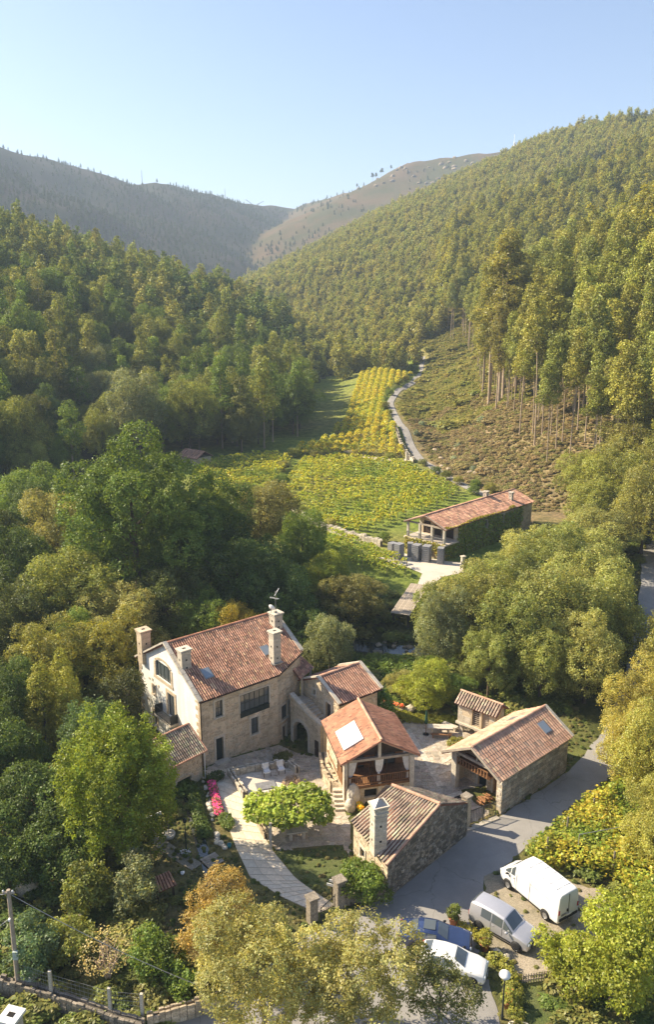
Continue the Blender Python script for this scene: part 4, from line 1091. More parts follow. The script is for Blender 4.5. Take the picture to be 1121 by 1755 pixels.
tiles(H4, (-3.4, -.12, 4.2), (-3.4, 7.2, 4.2), (0, 7.2, 6.0), (0, -.12, 6.0), w=.2, course=.3, material='tile_orange', amp=.022, cover=.86, tv=(.9, 1.08), seed=51, lichen=0, bed='tile_orange', seg=3)
tiles(H4, (3.4, 7.2, 4.2), (3.4, -.12, 4.2), (0, -.12, 6.0), (0, 7.2, 6.0), w=.2, course=.3, material='tile_orange', amp=.022, cover=.86, tv=(.82, 1.08), seed=52, lichen=.02, bed='tile_orange', seg=3)
ridge_caps(H4, (0, -.1, 6.06), (0, 7.2, 6.06), 'tile_pale', .12, .4)
sl4 = 1.8 / 3.4
o = MB().box((0, 0, .07), (1.9, 3.0, .1)).build('roof_panel', M['panel'], H4, None, (-1.95, 2.75, 6.0 - 1.95 * sl4 + .08)); o.rotation_euler = (0, -math.atan(sl4), 0)
for k in (-.5, .5): MB().box((0, k, .125), (1.9, .03, .015)).build('panel_joint', M['wood_grey'], o)
m = MB(); m.tube([(-3.42, -.15, 4.12), (-3.42, 7.2, 4.12)], .05, 6); m.tube([(-2.9, -.1, 4.6), (-2.75, .0, 4.3), (-2.75, .15, 1.9)], .04, 6); m.build('gutter', M['wood_dark'], H4)
# warm table inside
tb = thing('dining_table', 'wooden table standing inside the curtained pavilion', 'table', (3.0, 60.8, FLZ), R(13))
MB().box((0, 0, .73), (1.3, .8, .05)).build('table_top', M['wood'], tb)
for sx in (-.55, .55):
    for sy in (-.3, .3): MB().box((0, 0, 0), (.07, .07, .7)).build('leg', M['wood'], tb, None, (sx, sy, .35))

# ------------------------------------------------------------------ stone house by the road with the tall pale chimney
H5 = thing('roadside_stone_house', 'low dark stone house by the road with a tall pale chimney', 'house', (0, 0, 0), 0)
RF, RB, NL, BL, NR, BR = (8.31, 51.35, 4.75), (4.99, 53.73, 4.75), (4.1, 47.1, 2.85), (1.75, 52.1, 2.85), (10.95, 54.3, 2.85), (7.2, 56.2, 2.85)
Lg = math.hypot(NR[0] - NL[0], NR[1] - NL[1]); ap = Lg * .60
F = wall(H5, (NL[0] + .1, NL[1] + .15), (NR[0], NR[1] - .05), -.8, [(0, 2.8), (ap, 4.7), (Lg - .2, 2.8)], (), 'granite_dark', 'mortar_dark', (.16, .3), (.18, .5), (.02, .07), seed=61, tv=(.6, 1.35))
wall(H5, (BL[0] + .25, BL[1]), (NL[0] + .1, NL[1] + .15), -.8, 2.8, [(1.2, 1.9, .7, 1.5)], 'granite', 'mortar', seed=62); wall(H5, (NR[0], NR[1] - .05), (BR[0], BR[1]), -.8, 2.8, (), 'granite', 'mortar', seed=63); wall(H5, (BR[0], BR[1]), (BL[0] + .25, BL[1]), -.8, [(0, 2.8), (3.4, 4.6), (6.4, 2.8)], (), 'granite', seed=64)
F = Face((BL[0] + .25, BL[1]), (NL[0] + .1, NL[1] + .15)); window(H5, F, 1.2, 1.9, .7, 1.5, 2, 1)
tiles(H5, BL, NL, RF, RB, w=.26, course=.4, material='tile_old', amp=.075, cover=.58, seed=65, lichen=.22, tv=(.75, 1.3))
tiles(H5, NR, BR, RB, RF, w=.26, course=.4, material='tile_old', amp=.075, cover=.58, seed=66, lichen=.2)
ridge_caps(H5, (RF[0], RF[1], 4.83), (RB[0], RB[1], 4.83), 'tile_pale', .14, .42)
ridge_caps(H5, (NL[0], NL[1], 2.95), (RF[0], RF[1], 4.82), 'tile_pale', .1, .42)
chimney(H5, 3.62, 48.75, 2.7, 6.5, .95, .85, 'granite_light', R(20), True, 'tall_chimney', .42)
MB().box((3.62, 48.75, 6.05), (1.12, 1.02, .12), R(20)).box((3.62, 48.75, 5.75), (1.04, .94, .1), R(20)).build('chimney_moulding', M['granite_light'], H5)

# ------------------------------------------------------------------ barn
H6 = thing('stone_barn', 'stone barn by the road with a broad pale tiled roof and timber porch', 'barn', (14.2, 56.9, 0), R(41.5))
BW, BLn, BE, BR_ = 5.4, 9.6, 3.55, 5.15
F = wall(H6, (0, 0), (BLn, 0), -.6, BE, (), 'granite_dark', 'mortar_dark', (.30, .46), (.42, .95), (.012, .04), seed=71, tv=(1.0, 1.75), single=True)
wall(H6, (BLn, 0), (BLn, BW), -.6, [(0, BE), (BW / 2, BR_), (BW, BE)], (), seed=72); wall(H6, (BLn, BW), (2.0, BW), -.6, BE, (), seed=73, stone='granite')
F = wall(H6, (2.0, BW), (2.0, 0), -.6, [(0, BE), (BW / 2, BR_), (BW, BE)], [(1.5, 2.4, 0, 2.05), (3.1, 4.6, 0, 2.2)], 'granite', 'mortar', seed=74)
door(H6, F, 1.5, 2.4, 0, 2.05, 'frame_dark'); door(H6, F, 3.1, 4.6, 0, 2.2, 'wood', .2, 'granite_light', 2)
wall(H6, (0, .55), (0, 0), -.6, BE - .1, (), seed=75, stone='granite_light'); wall(H6, (2.0, .55), (0, .55), -.6, BE - .1, (), seed=76)
MB().box((0, 0, 0), (.5, .5, 3.6)).build('pillar', M['granite_light'], H6, None, (.25, BW - .35, 1.7)); 
wall(H6, (2.0, BW), (.5, BW), -.6, BE, (), seed=77)
m = MB(); m.box((1.1, BW * .62, 2.45), (1.9, BW * .7, .12)); lf = m.build('loft_floor', M['wood'], H6)
m = MB(); m.box((.12, BW * .62, 3.05), (.08, 3.6, .08)); m.build('loft_rail', M['wood'], H6)
for k in range(12): MB().box((0, 0, 0), (.05, .12, .55)).build('loft_baluster', M['wood'], H6, None, (.12, BW * .62 - 1.7 + k * .31, 2.78))
MB().box((.15, BW / 2, 3.5), (.2, BW + .2, .22)).build('tie_beam', M['wood_grey'], H6)
MB().box((.15, BW / 2, 4.3), (.16, .16, 1.5)).build('king_post', M['wood_grey'], H6)
sl6 = (BR_ - BE) / (BW / 2)
zb = BE - .3 * sl6 + .06
tiles(H6, (-.75, -.3, zb), (BLn + .25, -.3, zb), (BLn + .25, BW / 2, BR_ + .08), (-.75, BW / 2, BR_ + .08), w=.3, course=.42, material='tile_pale', amp=.04, cover=.8, tv=(.84, 1.12), seed=78, lichen=.02, bed='tile_pale', thick=.14)
tiles(H6, (BLn + .25, BW + .45, zb - .1), (-.75, BW + .45, zb - .1), (-.75, BW / 2, BR_ + .08), (BLn + .25, BW / 2, BR_ + .08), w=.3, course=.42, material='tile_pale', amp=.04, cover=.8, tv=(.9, 1.12), seed=79, lichen=.02, bed='tile_pale', thick=.14)
ridge_caps(H6, (-.75, BW / 2, BR_ + .13), (BLn + .25, BW / 2, BR_ + .13), 'tile_pale', .14, .42)
for sy, yy in ((1, -.3), (-1, BW + .45)): m = MB(); m.beam((-.78, yy, zb), (-.78, BW / 2, BR_ + .02), .08, .2); m.build('verge_board', M['wood_grey'], H6)
m = MB(); m.beam((BLn + .2, -.3, zb + .08), (BLn + .2, BW / 2, BR_ + .2), .3, .12); m.build('coping', M['granite_light'], H6)
skylight(H6, BLn - 1.9, 1.35, BE + 1.35 * sl6, sl6, .8, 1.0)
o = MB().box((0, 0, .05), (.9, .9, .1)).build('skylight', M['metal'], H6, None, (BLn - 2.6, BW - 1.3, BE + 1.3 * sl6 + .06)); o.rotation_euler = (-math.atan(sl6), 0, 0)

# ------------------------------------------------------------------ granary on stone legs
H7 = thing('granary', 'small raised stone granary with louvred doors and tiled roof beside the barn', 'granary', (12.75, 70.2, 0), R(-40.5))
GL, GW = 4.0, 1.8
for x in (.35, 2.0, 3.65):
    for y in (.3, 1.5):
        pl = MB().box((0, 0, .35), (.34, .34, .8), 0, 1, .8).build('pillar', M['granite_light'], H7, None, (x, y, 0)); MB().lathe([(.02, .76), (.42, .78), (.44, .86), (.02, .9)], (0, 0, 0), 12).build('mushroom_cap', M['granite_light'], pl)
MB().box((GL / 2, GW / 2, 1.0), (GL + .3, GW + .3, .2)).build('floor_slab', M['granite_light'], H7)
F = wall(H7, (0, 0), (GL, 0), 1.1, 3.15, [(1.55, 2.35, 1.2, 3.0), (2.6, 3.4, 1.2, 3.0)], 'granite_light', 'mortar', (.35, .5), (.5, .9), (.005, .02), seed=81, tv=(.9, 1.1))
for a in (1.55, 2.6):
    m = MB(); F.box(m, a, a + .8, 1.2, 3.0, -.2, -.17); dd = m.build('louvred_door', M['wood_dark'] if a < 2 else M['wood_grey'], H7)
    for k in range(8): m = MB(); F.box(m, a + .05, a + .75, 1.28 + k * .21, 1.36 + k * .21, -.17, -.13); m.build('louvre', M['wood_grey'], dd)
wall(H7, (GL, 0), (GL, GW), 1.1, [(0, 3.15), (GW / 2, 3.8), (GW, 3.15)], (), 'granite_light', 'mortar', (.3, .45), (.4, .8), (.005, .02), seed=82); wall(H7, (0, GW), (0, 0), 1.1, [(0, 3.15), (GW / 2, 3.8), (GW, 3.15)], (), 'granite_light', 'mortar', (.3, .45), (.4, .8), (.005, .02), seed=83); wall(H7, (GL, GW), (0, GW), 1.1, 3.15, (), None)
tiles(H7, (-.3, -.3, 3.05), (GL + .3, -.3, 3.05), (GL + .3, GW / 2, 3.9), (-.3, GW / 2, 3.9), w=.28, course=.4, material='tile_old', amp=.075, cover=.6, seed=84, lichen=.15, tv=(.8, 1.3))
tiles(H7, (GL + .3, GW + .3, 3.05), (-.3, GW + .3, 3.05), (-.3, GW / 2, 3.9), (GL + .3, GW / 2, 3.9), w=.28, course=.4, material='tile_old', amp=.075, cover=.6, seed=85, lichen=.15)
ridge_caps(H7, (-.3, GW / 2, 3.96), (GL + .3, GW / 2, 3.96), 'tile_pale', .12)

# ------------------------------------------------------------------ winery up the valley
H8 = thing('winery', 'long winery building with an ivy-covered wall, tiled roof and a pillared terrace', 'house', (18.3, 118.3, 2.0), R(46))
WL, WW, WE, WR = 26.0, 7.6, 5.1, 6.6
# local: x along the axis, y to the left (0 = ivy wall)
F = wall(H8, (3.4, 0), (WL, 0), -2, WE, [(7.5, 8.4, 3.1, 4.4), (12.5, 13.4, 3.1, 4.4)], 'granite', 'mortar', (.35, .5), (.5, 1), (.01, .03), seed=91)
window(H8, F, 7.5, 8.4, 3.1, 4.4, 2, 1, .14, .1); window(H8, F, 12.5, 13.4, 3.1, 4.4, 2, 1, .14, .1)
wall(H8, (WL, 0), (WL, WW), -2, [(0, WE), (WW / 2, WR), (WW, WE)], (), 'granite', seed=92, course=(.35, .5), length=(.5, 1)); wall(H8, (WL, WW), (3.4, WW), -2, WE, (), None)
F = wall(H8, (3.4, WW), (3.4, 0), -2, [(0, WE), (WW / 2, WR), (WW, WE)], [(.8, 2.3, 2.6, 4.7), (3.0, 4.4, 2.6, 4.7), (5.2, 6.8, 2.6, 4.7)], 'granite_light', 'mortar', (.35, .5), (.5, 1), seed=93)
for a, b in ((.8, 2.3), (3.0, 4.4), (5.2, 6.8)): door(H8, F, a, b, 2.6, 4.7, 'wood_dark', .2, None, 2)
stone_box(H8, 0, 3.4, 0, WW, -2, 2.35, 94, course=(.35, .5), length=(.5, 1)) if False else wall(H8, (0, WW), (0, 0), -2, 2.35, (), 'granite', seed=94, course=(.35, .5), length=(.5, 1))
wall(H8, (0, 0), (3.4, 0), -2, 2.35, (), 'granite', seed=95, course=(.35, .5), length=(.5, 1)); wall(H8, (3.4, WW), (0, WW), -2, 2.35, (), None)
MB().box((1.55, WW / 2, 2.46), (3.9, WW + .5, .22)).build('terrace_slab', M['concrete'], H8)
for y in (.25, 2.6, 5.0, 7.35): MB().box((0, 0, 0), (.34, .34, 2.5)).build('pillar', M['granite_light'], H8, None, (.1, y, 3.82))
rl = MB().box((-.1, WW / 2, 3.45), (.06, WW, .06)).box((-.1, WW / 2, 2.75), (.05, WW, .05)).build('terrace_railing', M['metal'], H8)
for k in range(36): MB().box((0, 0, 0), (.03, .03, .7)).build('baluster', M['metal'], rl, None, (-.1, .12 + k * .21, 3.1))
MB().box((.1, WW / 2, 5.05), (.24, WW, .24)).build('tie_beam', M['wood_grey'], H8)
for sy in (-1, 1): m = MB(); m.beam((-.3, WW / 2 + sy * (WW / 2 + .35), WE - .1), (-.3, WW / 2, WR + .02), .14, .24); m.build('verge_rafter', M['wood_grey'], H8)
slw = (WR - WE) / (WW / 2); zw = WE - .35 * slw + .05
tiles(H8, (-.4, -.35, zw), (WL + .3, -.35, zw), (WL + .3, WW / 2, WR + .05), (-.4, WW / 2, WR + .05), w=.36, course=.55, material='tile', amp=.06, cover=.7, seed=96, lichen=.1, tv=(.8, 1.35))
tiles(H8, (WL + .3, WW + .35, zw), (-.4, WW + .35, zw), (-.4, WW / 2, WR + .05), (WL + .3, WW / 2, WR + .05), w=.36, course=.55, material='tile', amp=.06, cover=.7, seed=97, lichen=.1)
ridge_caps(H8, (-.4, WW / 2, WR + .1), (WL + .3, WW / 2, WR + .1), 'tile', .14, .5)
chimney(H8, 17.5, WW / 2 + .4, WR - .5, WR + .9, .7, .7); chimney(H8, 21.5, 1.6, WE + .3, WE + 2.0, .6, .6)
# ivy: on the long wall and hanging from the terrace
g = np.random.default_rng(5)
def ivy(name, xs, zs, ys, n, size, seed):
    g = np.random.default_rng(seed); p = np.stack([g.uniform(*xs, n), g.uniform(*ys, n), g.uniform(*zs, n)], 1)
    keep = np.ones(n, bool)
    return p, g
p, g = ivy('ivy', (0, 24), (-1.5, 5.2), (-.45, -.05), 7200, .3, 3)
keep = (p[:, 2] < 4.75 + .5 * vnoise(p[:, 0] * 10, p[:, 0], 12, 8)) & ~((np.abs(p[:, 0] - 11.35) < .5) & (np.abs(p[:, 2] - 3.75) < .65)) & ~((np.abs(p[:, 0] - 16.35) < .5) & (np.abs(p[:, 2] - 3.75) < .65)) & ~(p[:, 0] > 22.5)
keep &= ~((p[:, 0] < 3.2) & (p[:, 2] > 2.3))
p = p[keep]
def leaves_from(p, g, size, out, up=.3):
    m = len(p); n = np.array(out)[None] + g.normal(size=(m, 3)) * .5 + np.array([0, 0, up]); n /= np.linalg.norm(n, axis=1)[:, None]
    t = np.cross(n, g.normal(size=(m, 3))); t /= np.linalg.norm(t, axis=1)[:, None]; b = np.cross(n, t); s = size * g.uniform(.6, 1.4, (m, 1))
    v = np.stack([p - t * s * .5, p + b * s * .4, p + t * s * .5, p - b * s * .4], 1).reshape(-1, 3)
    tv = g.uniform(.65, 1.3, m); return v, np.arange(m * 4).reshape(-1, 4), np.stack([tv * g.uniform(.8, 1.3, m), tv, tv], 1)
v, f, t = leaves_from(p, g, .34, (0, -1, 0))
o = inst(raw_mesh('ivy', v, f, M['leaf'], t), 'ivy', H8, kind='stuff'); o.color = (0.17, 0.22, 0.045, 1)
p, g = ivy('ivy', (-.5, -.1), (-.2, 2.6), (0, WW), 2600, .3, 4)
p = p[(p[:, 2] > 1.0 + .9 * vnoise(p[:, 1], p[:, 1] * 0, .9, 4)) | (p[:, 1] < 1.0)]
v, f, t = leaves_from(p, g, .34, (-1, 0, 0))
o = inst(raw_mesh('ivy', v, f, M['leaf'], t), 'ivy', H8, kind='stuff'); o.color = (0.22, 0.22, 0.04, 1)
p, g = ivy('ivy', (0, 20), (4.5, 5.2), (-.4, 0.0), 1700, .3, 5); p[:, 1] = -.35 + (p[:, 1] + .4) * 1.6; p[:, 2] = WE + .12 + p[:, 1] * slw + g.uniform(0, .12, len(p)); p = p[p[:, 1] < -.35 + .65 * (vnoise(p[:, 0], p[:, 0] * 0, 1.6, 9) * .5 + .5)]
v, f, t = leaves_from(p, g, .3, (0, 0, 1))
o = inst(raw_mesh('ivy', v, f, M['leaf'], t), 'ivy', H8, kind='stuff'); o.color = (0.25, 0.24, 0.05, 1)

# ------------------------------------------------------------------ shed across the valley
H9 = thing('shed', 'distant shed with a plain red tiled roof at the edge of the wood', 'shed', (-35.0, 186, float(height(-34, 187)) - 1.0), R(-38))
stone_box(H9, 0, 6, 0, 4.5, -2, 2.2, 99, stone=None)
tiles(H9, (-.4, -.4, 2.1), (6.4, -.4, 2.1), (6.4, 2.25, 3.6), (-.4, 2.25, 3.6), w=.45, course=.7, seed=98, amp=.06, lichen=0, tv=(.85, 1.1)); tiles(H9, (6.4, 4.9, 2.1), (-.4, 4.9, 2.1), (-.4, 2.25, 3.6), (6.4, 2.25, 3.6), w=.45, course=.7, seed=99, amp=.06, lichen=0, tv=(.85, 1.1))
door(H9, Face((0, 0), (6, 0)), 2.4, 3.6, -.3, 1.8, 'wood_dark', -.07, None)
# ------------------------------------------------------------------ trees and shrubs around the houses
def one_tree(name, label, x, y, Rx, Rz, h, color, leaf=0.2, spacing=0.36, per=10, n=20, small=.33, seed=0, up=.35, bark='bark', cat='tree', group=None, shoots=0):
    me = broad_tree(seed, Rx, Rz, h, leaf * .88, spacing * 1.25, int(per * 1.75), n, small, bark, spacing * .82, up, shoot_lobes(Rx, Rz, h - Rz * .95, shoots, seed) if shoots else None)
    return plant(name, me, label, cat, x, y, 1.0, 0.0, color, group)
one_tree('broadleaf_tree', 'largest dark green tree with a domed crown, behind the main house', -24.8, 98.9, 9.4, 11.2, 24.3, (0.095, 0.14, 0.032), .34, .55, 9, 46, .24, 1)
one_tree('front_tree', 'large pale green tree in front of the driveway gate, cut by the bottom edge', -3.5, 36.2, 3.7, 3.3, 7.9, (0.30, 0.295, 0.125), .17, .30, 10, 26, .30, 2, bark='bark_grey')
one_tree('front_tree', 'large pale green tree overhanging the parked white car, cut by the bottom edge', 1.1, 36.0, 3.8, 2.8, 6.9, (0.29, 0.285, 0.125), .17, .30, 10, 30, .28, 3, bark='bark_grey')
one_tree('front_tree', 'smaller grey-green tree directly beside the parked white car', 6.3, 36.4, 2.3, 1.9, 5.1, (0.18, 0.19, 0.075), .16, .30, 10, 14, .36, 4, bark='bark_grey')
one_tree('copper_tree', 'dense orange-brown tree beside the driveway', -6.9, 41.4, 2.5, 2.8, 5.9, (0.27, 0.205, 0.075), .15, .27, 10, 30, .27, 5)
one_tree('feathery_tree', 'bright yellow-green tree with upright shoots beside the stone annex', -15.6, 51.8, 4.2, 5.1, 10.6, (0.17, 0.215, 0.034), .2, .34, 11, 44, .23, 6, .15, shoots=115)
one_tree('feathery_tree', 'blue-green tree just behind the bright yellow-green tree', -20.1, 60.7, 2.6, 3.4, 7.8, (0.085, 0.13, 0.06), .2, .36, 10, 26, .26, 7, .15, shoots=70)
one_tree('rounded_tree', 'olive tree with a broad flat crown, the western one of a pair by the house', -29.1, 75.8, 4.1, 3.6, 9.2, (0.2, 0.2, 0.055), .2, .36, 10, 24, .3, 8)
one_tree('rounded_tree', 'golden-topped broad tree shading the white gable of the house', -22.9, 76.6, 4.2, 3.3, 9.4, (0.22, 0.215, 0.05), .2, .36, 10, 24, .3, 9)
one_tree('rounded_tree', 'small dark tree against the white gable wall', -19.3, 69.4, 2.3, 2.8, 7.0, (0.075, 0.085, 0.035), .2, .36, 10, 16, .3, 10)
for i, (x, y, rx, h, lab) in enumerate([(-26.2, 66.6, 2.0, 9.0, 'yellow-green thuja, the western one of three in a clump'), (-23.7, 66.4, 1.9, 8.6, 'yellow-green thuja, the eastern one of three in a clump'), (-25.0, 68.9, 1.7, 9.4, 'yellow-green thuja, the rear one of three in a clump')]):
    lb = [(0, 0, h * (.12 + .13 * k), rx * (1 - .05 * k * k * .55), rx * (1 - .05 * k * k * .55), h * .14) for k in range(5)] + [(0, 0, h * .78, rx * .55, rx * .55, h * .12), (0, 0, h * .9, rx * .28, rx * .28, h * .1)]
    v, f, t = leaf_cloud(lb, .26, 9, .2, .15, 30 + i, .5, .8, .5)
    plant('thuja', (trunk_mb(h, .12, (), seed=i).mesh('trunk', M['bark']), raw_mesh('crown', v, f, M['needle'], t)), lab, 'conifer', x, y, 1, 0, (0.2, 0.2, 0.03), 'thuja clump')
# named single trees built on the shared kinds: (name, label, x, y, R, h, colour)
SINGLE = [
 ('broadleaf_tree', 'pale feathery tree at the western edge beside the largest dark tree', -39.1, 110.6, 5.2, 13.0, 'pale'),
 ('broadleaf_tree', 'olive-green tree in front of the largest dark tree, on its western side', -30.2, 90.2, 6.2, 12.4, 'olive'),
 ('broadleaf_tree', 'grey-green tree low in front of the largest dark tree', -23.6, 85.6, 4.8, 9.5, 'pale'),
 ('round_tree', 'round brownish-olive tree standing free beside the vineyard', -10.4, 119.2, 5.6, 11.8, 'brown'),
 ('broadleaf_tree', 'dark tree tight against the eastern side of the largest tree', -15.6, 107.0, 5.4, 15.4, 'dark'),
 ('broadleaf_tree', 'dark spreading tree directly behind the ridge of the main house', -11.5, 96.5, 6.0, 13.4, 'dark'),
 ('golden_tree', 'golden bush showing over the ridge of the main house', -10.6, 87.5, 2.8, 8.6, 'yellow'),
 ('broadleaf_tree', 'dark tree behind the chimney with the aerial', -5.9, 94.5, 5.0, 11.5, 'dark'),
 ('small_tree', 'light green tree by the stream bank below the vines', -3.6, 110.5, 3.4, 10.0, 'mid'),
 ('small_tree', 'yellow-green bush lit by the sun above the stream', 0.0, 106.0, 3.5, 6.0, 'bright'),
 ('small_tree', 'brownish tree over the stream beyond the main house', 3.4, 99.6, 4.2, 7.4, 'brown'),
 ('small_tree', 'grey-green shrub behind the outside stairs', 0.3, 83.2, 2.8, 7.8, 'grey'),
 ('small_tree', 'dull green tree on the near stream bank', -3.0, 89.0, 3.4, 7.8, 'dark'),
 ('silver_tree', 'silvery upright tree at the edge of the plaza garden', 12.6, 82.0, 2.9, 10.4, 'grey'),
 ('garden_shrub', 'bright light-green shrub beside the plaza', 10.4, 75.0, 2.9, 4.6, 'bright'),
 ('garden_shrub', 'small pale shrub beside the bright shrub of the plaza', 7.9, 77.2, 1.7, 3.2, 'pale'),
 ('garden_shrub', 'dark shrub between the plaza and the granary', 13.4, 75.4, 2.0, 3.6, 'mid'),
 ('palmate_shrub', 'fresh green bush in front of the stone house with the white chimney', 2.55, 47.6, 1.75, 2.5, 'mid'),
 ('round_tree', 'glossy round tree at the bottom right corner by the small fence', 16.8, 38.6, 2.6, 6.0, 'bright'),
 ('round_tree', 'small leafy tree behind the front of the silver car', 14.5, 40.6, 1.5, 3.4, 'bright'),
 ('round_tree', 'leafy tree behind the glossy round tree at the eastern edge', 19.7, 41.6, 2.0, 5.0, 'bright'),
 ('citrus_tree', 'glossy green citrus tree by the garden fence', -10.3, 40.2, 1.75, 3.1, 'mid'),
 ('citrus_tree', 'pale green fruit tree in the middle of the lower garden', -12.9, 46.1, 1.75, 3.9, 'grey'),
 ('citrus_tree', 'yellowing fruit tree beside the pale green one', -16.2, 46.0, 1.5, 3.6, 'olive'),
 ('citrus_tree', 'small glossy bush beside the citrus tree', -8.6, 39.0, 1.0, 2.2, 'mid'),
 ('broadleaf_tree', 'dark tree at the western edge above the garden pole', -22.7, 53.0, 3.2, 6.4, 'dark'),
 ('broadleaf_tree', 'dark shaded tree at the western edge below the thujas', -26.7, 60.2, 3.2, 7.0, 'dark'),
 ('broadleaf_tree', 'dark bushy tree under the bright yellow-green tree', -19.4, 50.0, 2.6, 5.0, 'dark'),
 ('broadleaf_tree', 'dark low tree at the western edge above the fruit trees', -22.6, 48.0, 2.6, 4.4, 'dark'),
 ('broadleaf_tree', 'dark tree left of the thuja clump', -29.4, 68.5, 2.9, 7.4, 'dark'),
 ('garden_shrub', 'feathery shrub at the foot of the wooden pole', -18.2, 41.2, 1.8, 3.2, 'blue'),
 ('garden_shrub', 'yellow-green shrub between the pole and the dry shrub', -16.2, 42.0, 1.5, 2.6, 'olive'),
]
GROUPS = {}
for i, (nm, lab, x, y, rr_, h, c) in enumerate(SINGLE):
    near = y < 62
    if near:
        me = broad_tree(600 + i, rr_, (h - .2) * .5, h, .19 if nm in ('round_tree', 'citrus_tree', 'palmate_shrub') else .18, .30, 10, 18, .34)
        plant(nm, me, lab, 'shrub' if 'shrub' in nm else 'tree', x, y, 1, 0, G_[c])
    else:
        plant(nm, BROAD[i % 5], lab, 'shrub' if 'shrub' in nm else 'tree', x, y, (rr_ / 5, rr_ / 5, h / 12), i * 1.3, G_[c])
# masses of trees that nothing tells apart
def mass(name, label, group, pts, cols):
    for i, (x, y, rr_, h) in enumerate(pts):
        c = cols[i % len(cols)]; c = G_[c] if isinstance(c, str) else c
        k = rnd.uniform(.88, 1.12)
        plant(name, BROAD[(i * 3) % 5], label, 'tree', x, y, (rr_ / 5, rr_ / 5, h / 12), i * 2.1, tuple(v * k for v in c), group)
mass('alder_tree', 'grey-green alder in the dense belt between the barn and the winery', 'alders between barn and winery',
     [(17.4, 97.6, 4.5, 8.2), (23.4, 102.6, 4.8, 7.6), (29.5, 110.8, 4.6, 7.6), (31.6, 102.6, 5.9, 11.0), (33.8, 94.8, 5.5, 12.2), (23.1, 92.7, 5.1, 11.3), (16.9, 84.0, 4.2, 12.0), (19.9, 80.6, 4.4, 11.3), (25.0, 83.0, 5.3, 11.9),
      (31.0, 84.5, 4.4, 11.2), (40.5, 115.5, 5.4, 8.4), (26.9, 101.0, 4.0, 10.0), (36.5, 105.5, 5.0, 9.6), (20.5, 87.5, 4.4, 11.4), (27.8, 89.6, 4.8, 12.0), (13.9, 88.6, 3.4, 10.5), (42.5, 121.5, 4.2, 7.0), (22.4, 76.4, 3.2, 8.6), (27.0, 76.0, 3.4, 9.0), (17.2, 77.6, 2.6, 7.6)],
     [(0.225, 0.24, 0.08), (0.20, 0.22, 0.068), (0.24, 0.245, 0.088), (0.185, 0.21, 0.068)])
mass('slope_tree', 'olive tree at the foot of the sunny slope behind the winery', 'trees behind the winery',
     [(51.1, 134, 6.4, 14.2), (49.8, 120.6, 4.6, 13.0), (45.2, 131, 5.0, 10.4), (56.1, 144, 6.5, 12.7), (48.5, 146.1, 5.0, 9.6), (58, 130, 6, 13), (63, 138, 6, 13), (60, 118, 6, 13), (55, 112, 5, 12), (66, 150, 6, 12)],
     [(0.20, 0.215, 0.06), (0.22, 0.22, 0.07)])
mass('road_tree', 'sunlit tree beyond the road at the eastern edge', 'trees on the far side of the road',
     [(28.6, 65.5, 3.2, 8.5), (26.4, 57.2, 3.2, 8.9), (25.6, 60.6, 2.6, 7.4), (24.6, 50.6, 2.6, 6.2), (33, 70, 3.4, 8.5), (37, 77, 3.6, 9), (30, 60, 3.2, 8.4), (29.5, 53.5, 3.2, 8), (42.5, 86, 3.6, 9)],
     [(0.26, 0.24, 0.07), (0.24, 0.24, 0.065)])
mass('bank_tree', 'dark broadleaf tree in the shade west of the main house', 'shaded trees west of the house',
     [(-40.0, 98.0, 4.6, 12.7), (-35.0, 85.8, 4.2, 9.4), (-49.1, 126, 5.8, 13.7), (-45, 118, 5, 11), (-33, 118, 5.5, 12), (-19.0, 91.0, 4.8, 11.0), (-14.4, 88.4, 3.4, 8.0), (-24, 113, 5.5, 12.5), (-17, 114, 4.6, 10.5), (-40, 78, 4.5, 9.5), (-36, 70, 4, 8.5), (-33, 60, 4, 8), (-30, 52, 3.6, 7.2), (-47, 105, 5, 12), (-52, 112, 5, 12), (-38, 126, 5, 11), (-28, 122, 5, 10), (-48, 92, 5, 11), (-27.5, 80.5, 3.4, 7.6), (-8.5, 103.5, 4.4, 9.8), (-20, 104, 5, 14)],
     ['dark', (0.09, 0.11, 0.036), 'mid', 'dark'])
# ------------------------------------------------------------------ prototypes shared by many trees
def jitter_grid(x0, x1, y0, y1, s, seed):
    g = np.random.default_rng(seed)
    X, Y = np.meshgrid(np.arange(x0, x1, s), np.arange(y0, y1, s))
    X = X + g.uniform(-.42, .42, X.shape) * s; Y = Y + g.uniform(-.42, .42, Y.shape) * s
    return X.ravel(), Y.ravel(), g

def in_view(x, y, z, mu=150, vmax=1900):
    c = y * math.cos(R(14.3)) - (z - 40) * math.sin(R(14.3))
    u = 560 + 1365 * x / c
    return (c > 5) & (u > -mu) & (u < 1121 + mu)

rf = random.Random(5)
PINE_EDGE = [(100, 70), (130, 62), (150, 50), (160, 46), (180, 45), (215, 46.5), (260, 51), (300, 56), (330, 61), (365, 54), (400, 56), (480, 66), (560, 80)]
def edge_x(y): return lut(y, PINE_EDGE)

